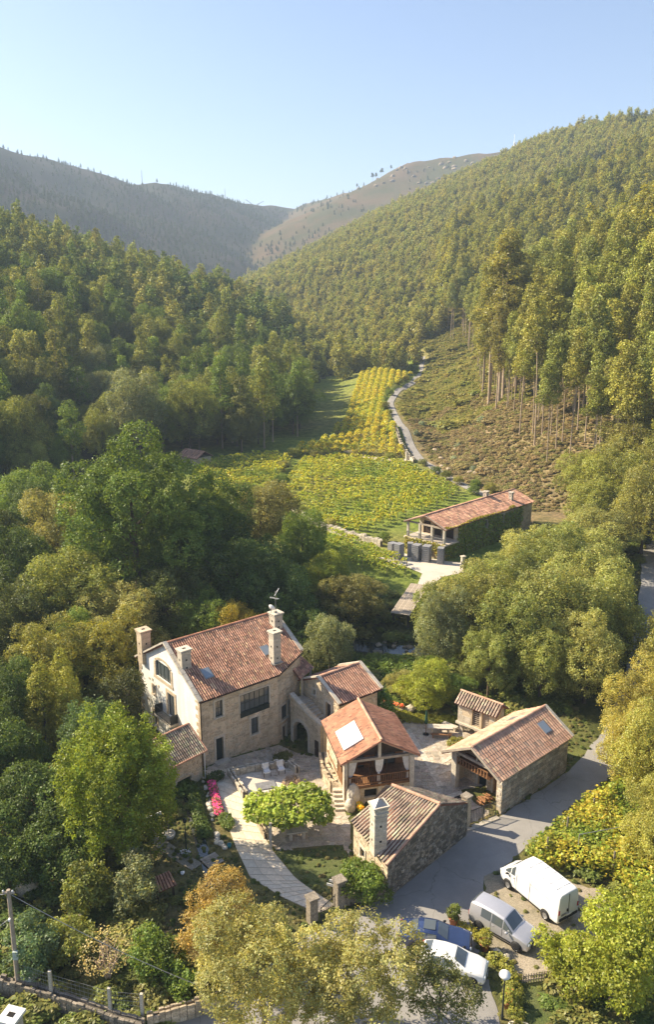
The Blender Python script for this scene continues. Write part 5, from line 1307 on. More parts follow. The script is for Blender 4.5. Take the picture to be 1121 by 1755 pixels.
# -------- stuff: one object, its trees placed by geometry nodes
def scatter(name, protos, x, y, z, rot, scl, pick, kind='stuff'):
    n = len(x)
    me = bpy.data.meshes.new(name); me.vertices.add(n)
    me.vertices.foreach_set("co", np.stack([x, y, z], 1).astype(np.float32).ravel())
    for nm, ty, dat in (("rot", 'FLOAT', rot), ("scl", 'FLOAT_VECTOR', scl), ("pick", 'INT', pick)):
        a = me.attributes.new(nm, ty, 'POINT')
        a.data.foreach_set('vector' if ty == 'FLOAT_VECTOR' else 'value', np.asarray(dat).astype(np.int32 if ty == 'INT' else np.float32).ravel())
    o = inst(me, name, None); o["kind"] = kind
    ng = bpy.data.node_groups.new(name + '_nodes', 'GeometryNodeTree')
    ng.interface.new_socket('Geometry', in_out='INPUT', socket_type='NodeSocketGeometry')
    ng.interface.new_socket('Geometry', in_out='OUTPUT', socket_type='NodeSocketGeometry')
    N = ng.nodes; L = ng.links
    gi = N.new('NodeGroupInput'); go = N.new('NodeGroupOutput')
    iop = N.new('GeometryNodeInstanceOnPoints'); iop.inputs['Pick Instance'].default_value = True
    jn = N.new('GeometryNodeJoinGeometry')
    for p in reversed(protos):
        oi = N.new('GeometryNodeObjectInfo'); oi.inputs['Object'].default_value = p; oi.inputs['As Instance'].default_value = True
        L.new(oi.outputs['Geometry'], jn.inputs[0])
    def attr(nm, ty):
        k = N.new('GeometryNodeInputNamedAttribute'); k.data_type = ty; k.inputs[0].default_value = nm; return k.outputs[0]
    cx = N.new('ShaderNodeCombineXYZ'); L.new(attr('rot', 'FLOAT'), cx.inputs[2])
    L.new(gi.outputs[0], iop.inputs['Points']); L.new(jn.outputs[0], iop.inputs['Instance'])
    L.new(attr('pick', 'INT'), iop.inputs['Instance Index']); L.new(cx.outputs[0], iop.inputs['Rotation']); L.new(attr('scl', 'FLOAT_VECTOR'), iop.inputs['Scale'])
    L.new(iop.outputs[0], go.inputs[0])
    md = o.modifiers.new('scatter', 'NODES'); md.node_group = ng
    return o

def source(name, v, f, t, m):
    return bpy.data.objects.new(name, raw_mesh(name, v, f, m, t))      # never linked to the scene: only copied by the scatter

def far_tree(seed, h, Rm, shape, leaf, spacing, per, m, base=0.22, n=9):
    r = random.Random(seed); lb = []
    for i in range(n):
        k = (i + .5) / n; z = h * (base + (1 - base) * k)
        w = Rm * ((1.05 - k) ** .55 if shape in ('pine', 'round') else math.sin(math.pi * min(1, .3 + .66 * k)))
        a = i * 2.4; lb.append((w * .45 * math.cos(a), w * .45 * math.sin(a), z, max(.3, w * .6), max(.3, w * .6), h / n * .85))
    v, f, t = leaf_cloud(lb, spacing, per, spacing * .6, leaf, seed, .3, .9, .7)
    # thin stem
    q = np.array([[-.12, 0, 0], [.12, 0, 0], [.06, 0, h * .9], [-.06, 0, h * .9], [0, -.12, 0], [0, .12, 0], [0, .06, h * .9], [0, -.06, h * .9]])
    v = np.concatenate([v, q]); n0 = len(f) * 4
    f = np.concatenate([f, np.array([[0, 1, 2, 3], [4, 5, 6, 7]]) + n0]); t = np.concatenate([t, np.full((2, 3), .8)])
    return source('far_tree', v, f, t, m)

M['far_leaf'] = leaf_mat('far_leaf', [(0.165, 0.19, 0.047), (0.195, 0.20, 0.053), (0.22, 0.205, 0.06)], 0.35)
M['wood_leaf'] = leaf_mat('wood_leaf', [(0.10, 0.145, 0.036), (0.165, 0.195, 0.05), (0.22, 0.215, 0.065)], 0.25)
M['mountain_leaf_shaded'] = leaf_mat('mountain_leaf_shaded', [(0.036, 0.055, 0.028), (0.048, 0.064, 0.034), (0.056, 0.06, 0.038)], 0.2)  # darker than the wood leaves: shade of the far left mountain put into colour
M['bright_leaf'] = leaf_mat('bright_leaf', [(0.20, 0.215, 0.04), (0.245, 0.235, 0.045), (0.165, 0.195, 0.042)], 0.35)
M['heath_leaf'] = leaf_mat('heath_leaf', [(0.24, 0.19, 0.12), (0.22, 0.18, 0.10), (0.19, 0.19, 0.075)], 0.3)
M['bracken'] = leaf_mat('bracken', [(0.185, 0.20, 0.058), (0.24, 0.215, 0.08), (0.155, 0.18, 0.05)], 0.35)
M['under_leaf'] = leaf_mat('under_leaf', [(0.08, 0.12, 0.03), (0.14, 0.165, 0.045), (0.19, 0.18, 0.065)], 0.3)

FAR = [far_tree(400 + i, 9.5, 3.2, 'round' if i % 2 else 'euc', 0.6, 1.0, 10, M['far_leaf'], .12) for i in range(4)]
MIDW = [far_tree(420 + i, 15, 4.3, 'round' if i == 1 else 'euc', 0.6, 0.9, 8, M['wood_leaf'], .12, 9) for i in range(3)]
def low_src(nm, seed, r, leaf, per, m):
    lb = [(random.Random(seed + k).uniform(-.5, .5) * r, random.Random(seed + 9 * k).uniform(-.5, .5) * r, r * .3, r * .55, r * .55, r * .45) for k in range(4)]
    v, f, t = leaf_cloud(lb, r * .2, 6, r * .2, leaf, seed, .9, .8); return source(nm, v, f, t, m)

# -------- right hill: a plantation seen from afar
X, Y, g = jitter_grid(-140, 420, 330, 1090, 4.9, 31)
hr = ridge(X, Y, HILL_RIGHT, 0.47)
Z = height(X, Y)
k = in_view(X, Y, Z) & (Y < 1090) & ((hr > Z - 4) | (X > -14 - (Y - 330) * .12)) & ~((X < edge_x(Y) + 150) & (X > edge_x(Y)) & (Y < 430)) & ~((Y < 372) & (X > lane_x(Y) - 3)) & ((Y > 372) | (X < lut(Y, [(314, -7), (319, 16), (326, 27), (334, 33), (350, 39), (380, 44)])))
k &= (vnoise(X, Y, 40, 50) > -0.72)
X, Y, Z = X[k], Y[k], Z[k]
s = g.uniform(.75, 1.25, len(X)) * (1 + .18 * vnoise(X, Y, 60, 51))
scatter('forest', FAR, X, Y, Z - .5, g.uniform(0, 6.28, len(X)), np.stack([s * .95, s * .95, s * g.uniform(.85, 1.15, len(X))], 1), g.integers(0, 4, len(X)))
FAR_COUNT = len(X)
# -------- far mountain on the left and the heath with its few trees
X, Y, g = jitter_grid(-720, 420, 640, 1900, 9.0, 32)
Z = height(X, Y)
lh, mh, rh = ridge(X, Y, HILL_LEFT, 0.42), ridge(X, Y, HILL_MID, 0.45), ridge(X, Y, HILL_RIGHT, 0.47)
dens = np.where(lh > mh, 0.72 + 0.5 * vnoise(X, Y, 120, 60) - 0.55 * sstep(205, 262, Z), 0.05 + 0.5 * sstep(170, 110, Z) + 0.3 * vnoise(X, Y, 90, 61))
k = (np.maximum(lh, mh) > rh) & in_view(X, Y, Z) & (g.random(len(X)) < dens)
X, Y, Z = X[k], Y[k], Z[k]
s = g.uniform(.3, .7, len(X))
DARKFAR = [far_tree(480 + i, 11, 2.8, 'round' if i % 2 else 'euc', 0.95, 1.3, 6, M['mountain_leaf_shaded'], .1) for i in range(4)]
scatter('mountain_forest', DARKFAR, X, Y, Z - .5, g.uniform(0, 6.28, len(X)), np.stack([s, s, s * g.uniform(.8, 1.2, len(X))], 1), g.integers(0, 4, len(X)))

# -------- left hillside: the nearest trees one by one, the rest as a wood
X, Y, g = jitter_grid(-330, 60, 118, 700, 6.4, 33)
Z = height(X, Y)
TREE_FOOT = [(118, -72), (150, -66), (178, -50), (190, -38), (196, -20), (202, -12), (210, -9.5), (240, -5), (250, -7), (300, -9.5), (314, -7), (319, 16), (326, 27), (334, 33), (350, 39), (380, 44), (450, 48), (700, 45)]
foot = lut(Y, TREE_FOOT)
k = (X < foot - 1 + 2 * vnoise(X, Y, 20, 70)) & in_view(X, Y, Z, 160) & (ridge(X, Y, HILL_RIGHT, .47) < Z - 2)
k &= (Y < 318) | ((X < -12 - (Y - 330) * .12) & (Y < 540))
X, Y, Z = X[k], Y[k], Z[k]
D = np.hypot(X, Y); o = np.argsort(D); X, Y, Z, D = X[o], Y[o], Z[o], D[o]
NEAR_L = 300
for i in range(min(NEAR_L, len(X))):
    x, y = float(X[i]), float(Y[i])
    if x < foot[0] - 400: continue
    if rf.random() < .3:
        c = rf.choice([G_['euc'], G_['olive'], G_['mid']])
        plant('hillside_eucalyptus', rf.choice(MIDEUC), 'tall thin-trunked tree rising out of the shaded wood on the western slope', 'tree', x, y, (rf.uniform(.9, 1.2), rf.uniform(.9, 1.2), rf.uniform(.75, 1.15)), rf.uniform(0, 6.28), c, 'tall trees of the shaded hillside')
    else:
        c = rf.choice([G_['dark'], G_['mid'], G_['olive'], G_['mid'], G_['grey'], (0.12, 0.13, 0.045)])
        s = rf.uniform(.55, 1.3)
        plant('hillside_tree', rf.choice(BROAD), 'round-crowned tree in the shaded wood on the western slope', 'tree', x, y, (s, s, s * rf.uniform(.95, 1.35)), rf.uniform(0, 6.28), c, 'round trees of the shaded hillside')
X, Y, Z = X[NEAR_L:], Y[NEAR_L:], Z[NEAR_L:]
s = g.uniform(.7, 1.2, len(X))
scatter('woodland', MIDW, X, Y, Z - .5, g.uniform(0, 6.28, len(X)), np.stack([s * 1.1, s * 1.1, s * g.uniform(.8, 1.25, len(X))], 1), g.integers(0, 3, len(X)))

# -------- right slope: pines with bare stems; those behind the edge as a wood
BRIGHT = [far_tree(440 + i, 21, 4.2, 'round' if i else 'euc', 0.50, 0.78, 9, M['bright_leaf'], .48, 9) for i in range(3)]
X, Y, g = jitter_grid(40, 330, 120, 520, 5.0, 34)
Z = height(X, Y)
k = (X > edge_x(Y) + 1.5 * vnoise(X, Y, 8, 71)) & in_view(X, Y, Z, 160) & (X < edge_x(Y) + 190)
X, Y, Z = X[k], Y[k], Z[k]
o = np.argsort(np.hypot(X - edge_x(Y), (Y - 170) * .16)); X, Y, Z = X[o], Y[o], Z[o]
NEAR_R = 260
for i in range(min(NEAR_R, len(X))):
    x, y = float(X[i]), float(Y[i]); e = x - float(edge_x(y))
    s = rf.uniform(.75, 1.12)
    kc = rf.uniform(.85, 1.18); c = tuple(v * kc for v in rf.choice([(0.195, 0.21, 0.045), (0.225, 0.22, 0.05), (0.18, 0.20, 0.05)]))
    plant('pine_tree', rf.choice(PINES), 'pine with a bare leaning stem on the sunny eastern slope', 'tree', x, y, (s, s, s * rf.uniform(.95, 1.2)), rf.uniform(-.8, .8), c, 'pines at the edge of the sunny slope')
X, Y, Z = X[NEAR_R:], Y[NEAR_R:], Z[NEAR_R:]
s = g.uniform(.8, 1.2, len(X))
scatter('pinewood', BRIGHT, X, Y, Z - .5, g.uniform(0, 6.28, len(X)), np.stack([s * 1.1, s * 1.1, s * g.uniform(.8, 1.2, len(X))], 1), g.integers(0, 3, len(X)))

# -------- the tall eucalyptus clump on the corner of the slope
for i, (x, y, sx, sz) in enumerate([(46.5, 216, 1.35, 1.1), (48.2, 219, 1.25, 1.02), (44.8, 221, 1.1, .93), (50.5, 214, .9, .82), (46.0, 226, 1.2, .95), (49.5, 229, 1.25, 1.0), (45.5, 234, .85, .78), (52, 222, .9, .86),
                                      (47.5, 243, .85, .8), (51, 248, .9, .82), (44.6, 210, .7, .68), (53, 238, .9, .84), (50, 256, .8, .74), (53.5, 262, .85, .78)]):
    lab = 'tallest eucalyptus, thick pale trunk, at the corner of the sunny slope' if i == 0 else 'tall eucalyptus in the clump around the tallest tree on the sunny slope'
    plant('eucalyptus_tree', EUCS[i % 3], lab, 'tree', x, y, (sx, sx, sz), i * 1.7, [(0.185, 0.18, 0.055), (0.205, 0.195, 0.06), (0.17, 0.175, 0.052)][i % 3], 'tall eucalyptus clump')
for i in range(26):                                                # thin poles standing below the clump
    x, y = rf.uniform(44, 52), rf.uniform(205, 290); x += max(0, (y - 225)) * .14
    plant('slender_eucalyptus', MIDEUC[i % 3], 'slender young eucalyptus with a bare stem beside the tall clump', 'tree', x, y, (.5, .5, rf.uniform(.95, 1.3)), rf.uniform(0, 6), (0.19, 0.20, 0.05), 'slender eucalyptus stems')

# -------- low growth on the open slope: bracken, heath
LOW_H = [low_src('heath_clump', 450 + i, 1.0, .3, 6, M['heath_leaf']) for i in range(2)]
LOW_B = [low_src('bracken_clump', 460 + i, 1.0, .32, 6, M['bracken']) for i in range(2)]
X, Y, g = jitter_grid(18, 120, 130, 420, 0.72, 35)
Z = height(X, Y)
k = (X > lane_x(Y) + 2.6) & (X < edge_x(Y) + 14) & in_view(X, Y, Z, 20) & (Y > 146)
X, Y, Z = X[k], Y[k], Z[k]
heath = (Y + 26 * vnoise(X, Y, 9, 11) + 14 * vnoise(X, Y, 3.5, 12) < 214)
s = g.uniform(.4, .95, len(X)) * (1 + .5 * vnoise(X, Y, 5, 14))
kk = g.random(len(X)) < .85
s = s * np.where(g.random(len(X)) < np.where(heath, .012, .05), g.uniform(1.6, 2.8, len(X)), 1)
X, Y, Z, heath, s = X[kk], Y[kk], Z[kk], heath[kk], s[kk]
scatter('undergrowth', LOW_H + LOW_B, X, Y, Z, g.uniform(0, 6.28, len(X)), np.stack([s, s, s * g.uniform(.35, .8, len(X))], 1), np.where(heath, g.integers(0, 2, len(X)), 2 + g.integers(0, 2, len(X))))
# -------- ground cover below the trees and along the banks
LOW_U = [low_src('shrub_clump', 470 + i, 1.0, .26, 7, M['under_leaf']) for i in range(3)]
X, Y, g = jitter_grid(-62, 60, 28, 128, 1.35, 36)
Z = height(X, Y)
clear = in_poly(X, Y, [(-13.6, 64.5), (-8.6, 50), (-6.4, 46), (-3, 43), (-6, 36), (-16, 30), (12.2, 30), (12.2, 39.5), (16.2, 42), (20.2, 44), (20.2, 49), (16.4, 52.6), (20, 57), (26, 62), (32, 68), (38, 80), (44, 92), (52, 112), (44, 112), (36, 94),
                        (31, 83), (22, 71), (13.6, 73.6), (8.6, 73.8), (4, 78), (-2, 82), (-8, 80), (-22, 77), (-20, 72)]) | in_poly(X, Y, ROAD) | in_poly(X, Y, [(-12.6, 56.6), (-8.2, 56), (-7, 48), (-13, 47), (-15.4, 53)])
clear |= in_poly(X, Y, [(7, 119), (5, 121), (40, 146), (44, 140), (22, 112), (17, 110), (13, 98), (8, 99), (12, 112)])
clear |= (np.abs(Y - np.interp(X, [-30, -12, 4, 10, 24, 34], [99, 98, 95.5, 94.5, 93.5, 92])) < 2.0)
clear |= (Y > 108) & (X > -48) & (X < 24)
k = ~clear & in_view(X, Y, Z, 120) & (g.random(len(X)) < .8)
X, Y, Z = X[k], Y[k], Z[k]
s = g.uniform(.4, 1.25, len(X))
scatter('ground_cover', LOW_U, X, Y, Z, g.uniform(0, 6.28, len(X)), np.stack([s, s, s * g.uniform(.5, 1.1, len(X))], 1), g.integers(0, 3, len(X)))

# -------- grass tufts and weeds around the yards
M['grass_leaf'] = leaf_mat('grass_leaf', [(0.08, 0.115, 0.03), (0.14, 0.15, 0.05), (0.19, 0.16, 0.075)], 0.3)
TUFT = [low_src('grass_tuft', 490 + i, 1.0, .34, 5, M['grass_leaf']) for i in range(3)]
X, Y, g = jitter_grid(-17, 26, 31, 80, 0.42, 37)
paved = in_poly(X, Y, PLAZA) | in_poly(X, Y, COURT) | in_poly(X, Y, DL + DR[::-1])
road = in_poly(X, Y, ROAD)
grav = in_poly(X, Y, GRAVEL)
dens = np.where(paved | road, 0.0, np.where(grav, .16, .55 + .4 * vnoise(X, Y, 1.8, 90)))
k = g.random(len(X)) < dens
X, Y = X[k], Y[k]
s = g.uniform(.08, .24, len(X))
scatter('yard_grass', TUFT, X, Y, height(X, Y), g.uniform(0, 6.28, len(X)), np.stack([s, s, s * g.uniform(.6, 1.3, len(X))], 1), g.integers(0, 3, len(X)))
# ------------------------------------------------------------------ vineyards: every row is a thing
def clip_line(p, d, poly):
    """pieces of the line p + t d inside a polygon"""
    ts = []
    for (x0, y0), (x1, y1) in zip(poly, poly[1:] + poly[:1]):
        ex, ey = x1 - x0, y1 - y0; den = d[0] * ey - d[1] * ex
        if abs(den) < 1e-9: continue
        t = ((x0 - p[0]) * ey - (y0 - p[1]) * ex) / den; s = ((x0 - p[0]) * d[1] - (y0 - p[1]) * d[0]) / den
        if 0 <= s < 1: ts.append(t)
    ts.sort(); return [(a, b) for a, b in zip(ts[0::2], ts[1::2]) if b - a > 2]

post_me = MB().box((0, 0, .85), (.07, .07, 1.9)).mesh('post', M['granite_dark'])
def vine_row(label, group, x0, y0, x1, y1, h, wid, dens, leaf, cols, seed, postgap=7.0, hole=.25):
    g = np.random.default_rng(seed); L_ = math.hypot(x1 - x0, y1 - y0); n = int(L_ * dens)
    s = g.uniform(0, 1, n); clump = vnoise(s * L_, np.full(n, seed * 3.3), 1.3, seed) * .6 + vnoise(s * L_, np.full(n, seed * 1.7), .45, seed + 5) * .5
    k = clump > -hole * 2 + g.uniform(-.3, .3, n); s = s[k]; clump = clump[k]; n = len(s)
    dx, dy = (x1 - x0) / L_, (y1 - y0) / L_; lat = g.normal(size=n) * wid * .5
    x = x0 + (x1 - x0) * s - dy * lat; y = y0 + (y1 - y0) * s + dx * lat
    z = height(x0 + (x1 - x0) * s, y0 + (y1 - y0) * s) + h - (np.abs(lat) / wid) ** 2 * .55 + clump * .42 - np.abs(g.normal(size=n)) * .28
    c = ((x0 + x1) / 2, (y0 + y1) / 2); z0 = float(height(*c))
    p = np.stack([x - c[0], y - c[1], z - z0], 1)
    v, f, t = leaves_from(p, g, leaf, (0, 0, .5), .5)
    u = np.clip(.52 + .6 * vnoise(x, y, 5.5, 77) + .35 * vnoise(x, y, 1.2, 78) + g.uniform(-.3, .3, n), 0, 1)[:, None]
    t = t * (np.array(cols[0])[None] * (1 - u) + np.array(cols[1])[None] * u)
    o = thing('vine_row', label, 'vine row', (c[0], c[1], z0), 0, group)
    fo = inst(raw_mesh('foliage', v, f, M['leaf'], t), 'foliage', o, kind='stuff'); fo.color = (1, 1, 1, 1)
    m = max(1, int(L_ / postgap))
    for i in range(m + 1):
        q = i / m; px, py = x0 + (x1 - x0) * q, y0 + (y1 - y0) * q
        inst(post_me, 'post', o, (px - c[0], py - c[1], float(height(px, py)) - z0), 0, (1, 1, h / 1.8))
    return o

def field(label, group, poly, d, gap, h, wid, dens, leaf, cols, seed, **k):
    n = math.hypot(*d); d = (d[0] / n, d[1] / n); nn = (-d[1], d[0])
    w = [p[0] * nn[0] + p[1] * nn[1] for p in poly]; a = min(w) + gap / 2; i = 0
    while a < max(w):
        p = (nn[0] * a, nn[1] * a)
        for t0, t1 in clip_line(p, d, poly):
            vine_row(label, group, p[0] + d[0] * t0, p[1] + d[1] * t0, p[0] + d[0] * t1, p[1] + d[1] * t1, h, wid, dens, leaf, cols, seed + i, **k); i += 1
        a += gap
GRN, YEL, LIM = (0.17, 0.235, 0.036), (0.40, 0.37, 0.053), (0.35, 0.37, 0.052)
field('row of yellowing vines in the flat vineyard beside the winery', 'vine rows of the flat vineyard', [(-9.5, 150), (-8, 172), (-5.5, 186), (3, 189), (12, 187.5), (19.3, 182), (27.3, 158.5), (23, 150.5), (13.0, 141), (5, 132), (-2, 138.5)], (.93, -.36), 2.05, 1.75, .72, 62, .36, (GRN, LIM), 1000, hole=.10)
field('golden vine row climbing the terraces beside the lane', 'golden vine rows of the upper terraces', [(-7, 191), (4, 193), (13, 192), (18.6, 191.5), (17.8, 215), (17.0, 246), (20.6, 266), (28, 294), (35, 328), (24, 327), (14, 316), (10, 285), (6.5, 244), (-1, 214), (-8, 200)], (.10, 1), 2.3, 1.75, 1.0, 58, .42, (LIM, YEL), 1100, hole=.18)
field('green vine row of the low western vineyard in front of the wood', 'vine rows of the western vineyard', [(-29, 183), (-13, 190), (-8.2, 186), (-10.5, 170), (-11, 152), (-22, 150), (-29, 163)], (1, .16), 2.1, 1.9, .95, 58, .38, ((0.12, 0.17, 0.03), LIM), 1200, hole=.16)
field('vine row on the narrow terrace between the winery and the stream', 'vine rows of the narrow terraces', [(-8, 142), (-2.4, 134.6), (3.2, 129.6), (9.4, 120.8), (12.2, 115), (11.4, 110.8), (4, 114.5), (-3, 121), (-9, 130)], (.55, -.83), 2.0, 1.7, .85, 66, .34, (GRN, LIM), 1300, hole=.12)
# dry-stone terrace walls
def low_wall(name, label, cat, line, h, w, seed, material='granite', size=(.3, .5), group=None, cap=None):
    o = thing(name, label, cat, (line[0][0], line[0][1], float(height(*line[0]))), 0, group); r = random.Random(seed); mb = MB(); core = MB()
    ox, oy, oz = o.location
    for (x0, y0), (x1, y1) in zip(line[:-1], line[1:]):
        L_ = math.hypot(x1 - x0, y1 - y0); a = math.atan2(y1 - y0, x1 - x0); n = max(1, int(L_ / 1.5))
        for i in range(n):
            q = (i + .5) / n; cx, cy = x0 + (x1 - x0) * q, y0 + (y1 - y0) * q
            core.box((cx - ox, cy - oy, float(height(cx, cy)) - oz + h * .42), (L_ / n + .05, w * .8, h * .95), a)
        t = 0
        while t < L_:
            l = r.uniform(*size); z = -.1
            while z < h:
                hh = r.uniform(size[0] * .55, size[0] * .9)
                for sg in (-1, 1):
                    q = (t + l / 2) / L_; px, py = x0 + (x1 - x0) * q - math.sin(a) * sg * w * .36, y0 + (y1 - y0) * q + math.cos(a) * sg * w * .36
                    mb.box((px - ox, py - oy, float(height(px, py)) - oz + z + hh / 2), (l * .94, w * .34 * r.uniform(.85, 1.15), hh * .93), a + r.uniform(-.06, .06), r.uniform(.68, 1.18), r.uniform(.9, 1))
                z += hh
            t += l
    c = core.build('core', M['mortar_dark'], o, 'stuff'); mb.build('stonework', M[material], o, 'stuff'); return o
low_wall('terrace_wall', 'pale stone terrace wall below the flat vineyard', 'wall', [(-6.5, 147), (-1.5, 136.5), (4.2, 130.8), (9, 126)], 1.0, .6, 1, 'granite_light', (.5, .9))
low_wall('terrace_wall', 'stone wall with gate posts beside the lane above the vines', 'wall', [(20.8, 187), (18.6, 200), (17.8, 214)], 1.0, .5, 2, 'granite_light', (.5, .9))
for i, (x, y) in enumerate(((19.4, 190.5), (18.4, 196))):
    o = thing('gate_post', 'granite gate post beside the lane, %s of two' % ('lower', 'upper')[i], 'post', (x, y, float(height(x, y))), 0.3)
    MB().box((0, 0, .9), (.5, .5, 1.9)).build('shaft', M['granite_light'], o); MB().box((0, 0, 1.92), (.62, .62, .14)).build('cap', M['granite_light'], o)
low_wall('terrace_wall', 'short stone retaining wall across the golden vine terraces', 'wall', [(-1, 206), (6, 209), (13, 208)], .9, .5, 3, 'granite', (.5, .9))
mass('bank_shrub', 'small bush on the grassy banks between the vineyard terraces', 'bushes of the vineyard banks',
     [(-8, 190.5, 1.6, 2.4), (-3, 191.5, 1.2, 1.8), (2, 191.3, 1.0, 1.5), (7, 190.4, 1.3, 2.0), (15.5, 189.5, 1.4, 2.0), (-9.8, 178, 1.5, 2.4), (-9.4, 164, 1.7, 2.6), (-8.6, 152, 1.6, 2.4), (-4.5, 143.5, 1.3, 2.0), (0.8, 136.6, 1.2, 1.8), (9.6, 128.4, 1.2, 1.8), (14.2, 208, 1.3, 2.2), (15.0, 224, 1.2, 2.0), (3, 219, 1.2, 2.0), (8, 238, 1.2, 1.8)],
     ['olive', 'pale', 'mid', (0.22, 0.2, 0.06)])
mass('lane_shrub', 'bush growing along the edge of the lane above the winery', 'bushes along the lane',
     [(24.6, 176, 1.2, 1.8), (26.2, 171, 1.3, 2.0), (28.0, 166.5, 1.2, 1.8), (30.0, 158.6, 1.3, 2.0), (22.6, 183.5, 1.1, 1.6), (33.5, 158.5, 1.4, 2.2), (31.5, 164, 1.1, 1.6), (18.2, 232, 1.2, 1.8), (17.6, 240, 1.3, 2.0), (20.4, 258, 1.2, 2.0), (25.6, 283, 1.3, 2.2), (29, 296, 1.3, 2.2), (36.5, 336, 2.0, 3.4)],
     ['mid', 'olive', (0.2, 0.2, 0.06)])
# agaves / blue shrubs on the slope
for i, (x, y, s, lab) in enumerate([(40.5, 208, 1.6, 'largest blue-green shrub alone on the brown slope'), (26.5, 222, 1.3, 'pale blue shrub at the lane bend, lower one'), (30.5, 219, 1.2, 'pale blue shrub beside another near the lane bend'), (23.2, 206, 1.0, 'small blue shrub close to the lane'), (32.5, 196, 1.1, 'pale shrub on the middle of the brown slope'), (30.5, 188, 1.1, 'pale shrub below another on the brown slope'), (33.5, 178, 1.1, 'lowest pale shrub on the brown slope above the winery')]):
    lb = [(0, 0, s * .5, s * .6, s * .6, s * .55), (s * .3, .2, s * .4, s * .4, s * .4, s * .4)]
    v, f, t = leaf_cloud(lb, .3, 8, .3, .42, 800 + i, .6, .8, .3)
    plant('blue_shrub', (None, raw_mesh('crown', v, f, M['leaf'], t)), lab, 'shrub', x, y, 1, 0, (0.22, 0.26, 0.20))
# boulders in the slope and the stream bed
rr = random.Random(8)
for i in range(16):
    x = rr.uniform(6, 14); y = float(np.interp(x, [2, 10, 16], [96, 94.5, 94])) + rr.uniform(-2.2, 2.2); s = rr.uniform(.25, .6)
    tag(MB().rock((0, 0, 0), (s, s * .8, s * .6), i, rr.uniform(.8, 1.15)).build('stream_boulder', M['granite_dark'], None, None, (x, y, float(height(x, y)) + .1)), 'grey boulder in the stream bed near the plank bridge', 'boulder', 'boulders of the stream bed')
for i in range(16):
    x, y = rr.uniform(23, 34), rr.uniform(176, 214); s = rr.uniform(.4, 1.1)
    if x < lane_x(y) + 2.5: continue
    tag(MB().rock((0, 0, 0), (s, s * .8, s * .6), i + 50, rr.uniform(.7, 1.0)).build('slope_rock', M['granite'], None, None, (x, y, float(height(x, y)) + .1)), 'brown rock sticking out of the slope above the lane', 'rock', 'rocks of the brown slope')
# far heath rocks
for i in range(40):
    k = rr.random(); x, y = 60 + k * 200 + rr.uniform(-30, 30), 1520 - k * 60 - rr.uniform(10, 120); s = rr.uniform(2, 6)
    tag(MB().rock((0, 0, 0), (s, s * .7, s * .55), i + 90, rr.uniform(.4, .7)).build('summit_rock', M['granite'], None, None, (x, y, float(height(x, y)))), 'bare granite outcrop near the top of the far heath hill', 'rock', 'granite outcrops of the far hill')
# the vines beside the white van
VP = [(14.9, 51.5), (18.2, 54.6), (21.2, 57.4), (25.5, 60.8), (29, 58), (31, 50), (26, 42), (21.2, 43.4), (20.6, 48.8), (17.4, 50.0), (15.6, 49.8)]
o = thing('vine_pergola', 'leafy green vine pergola beyond the white van beside the road', 'pergola', (22, 51, 0), 0)
g = np.random.default_rng(44)
n = 52000
x = g.uniform(14.5, 31, n); y = g.uniform(42, 61, n); k = in_poly(x, y, VP); x, y = x[k], y[k]
hgt = 1.75 + .45 * vnoise(x, y, 2.4, 5) + .35 * vnoise(x, y, .9, 6)
edge = np.minimum.reduce([np.abs((x - a[0]) * (b[1] - a[1]) - (y - a[1]) * (b[0] - a[0])) / math.hypot(b[0] - a[0], b[1] - a[1]) for a, b in zip(VP, VP[1:] + VP[:1])])
low = g.random(len(x)) ** 2.2; z = hgt * np.where(edge < .9, 1 - g.random(len(x)) * (1 - edge / .9) * .95 - .05, 1 - low * .25)
v, f, t = leaves_from(np.stack([x - 22, y - 51, z], 1), g, .24, (0, 0, .6), .5)
u = np.clip(.45 + .8 * vnoise(x, y, 2.2, 9) + g.uniform(-.35, .35, len(x)), 0, 1)[:, None]
t = t * (np.array([[0.135, 0.195, 0.03]]) * (1 - u) + np.array([[0.34, 0.34, 0.055]]) * u)
fo = inst(raw_mesh('foliage', v, f, M['leaf'], t), 'foliage', o, kind='stuff'); fo.color = (1, 1, 1, 1)
for (px, py) in ((16.4, 51.2), (18.6, 53.6), (21.4, 56.0), (24, 58), (20.8, 49.6), (23.6, 52.2), (26.2, 54.4), (21.6, 45.2), (24.4, 47.4), (27, 50)):
    MB().box((0, 0, 0), (.11, .11, 2.1)).build('post', M['granite_dark'], o, None, (px - 22, py - 51, 1.05))
m = MB(); m.tube([(18.6 - 22, 50.9 - 51, 2.55), (22.6 - 22, 51.9 - 51, 2.6)], .03, 5); m.build('rail', M['metal'], o)
MB().tube([(18.6 - 22, 50.9 - 51, 0), (18.6 - 22, 50.9 - 51, 2.6)], .04, 5).build('steel_post', M['metal'], o)
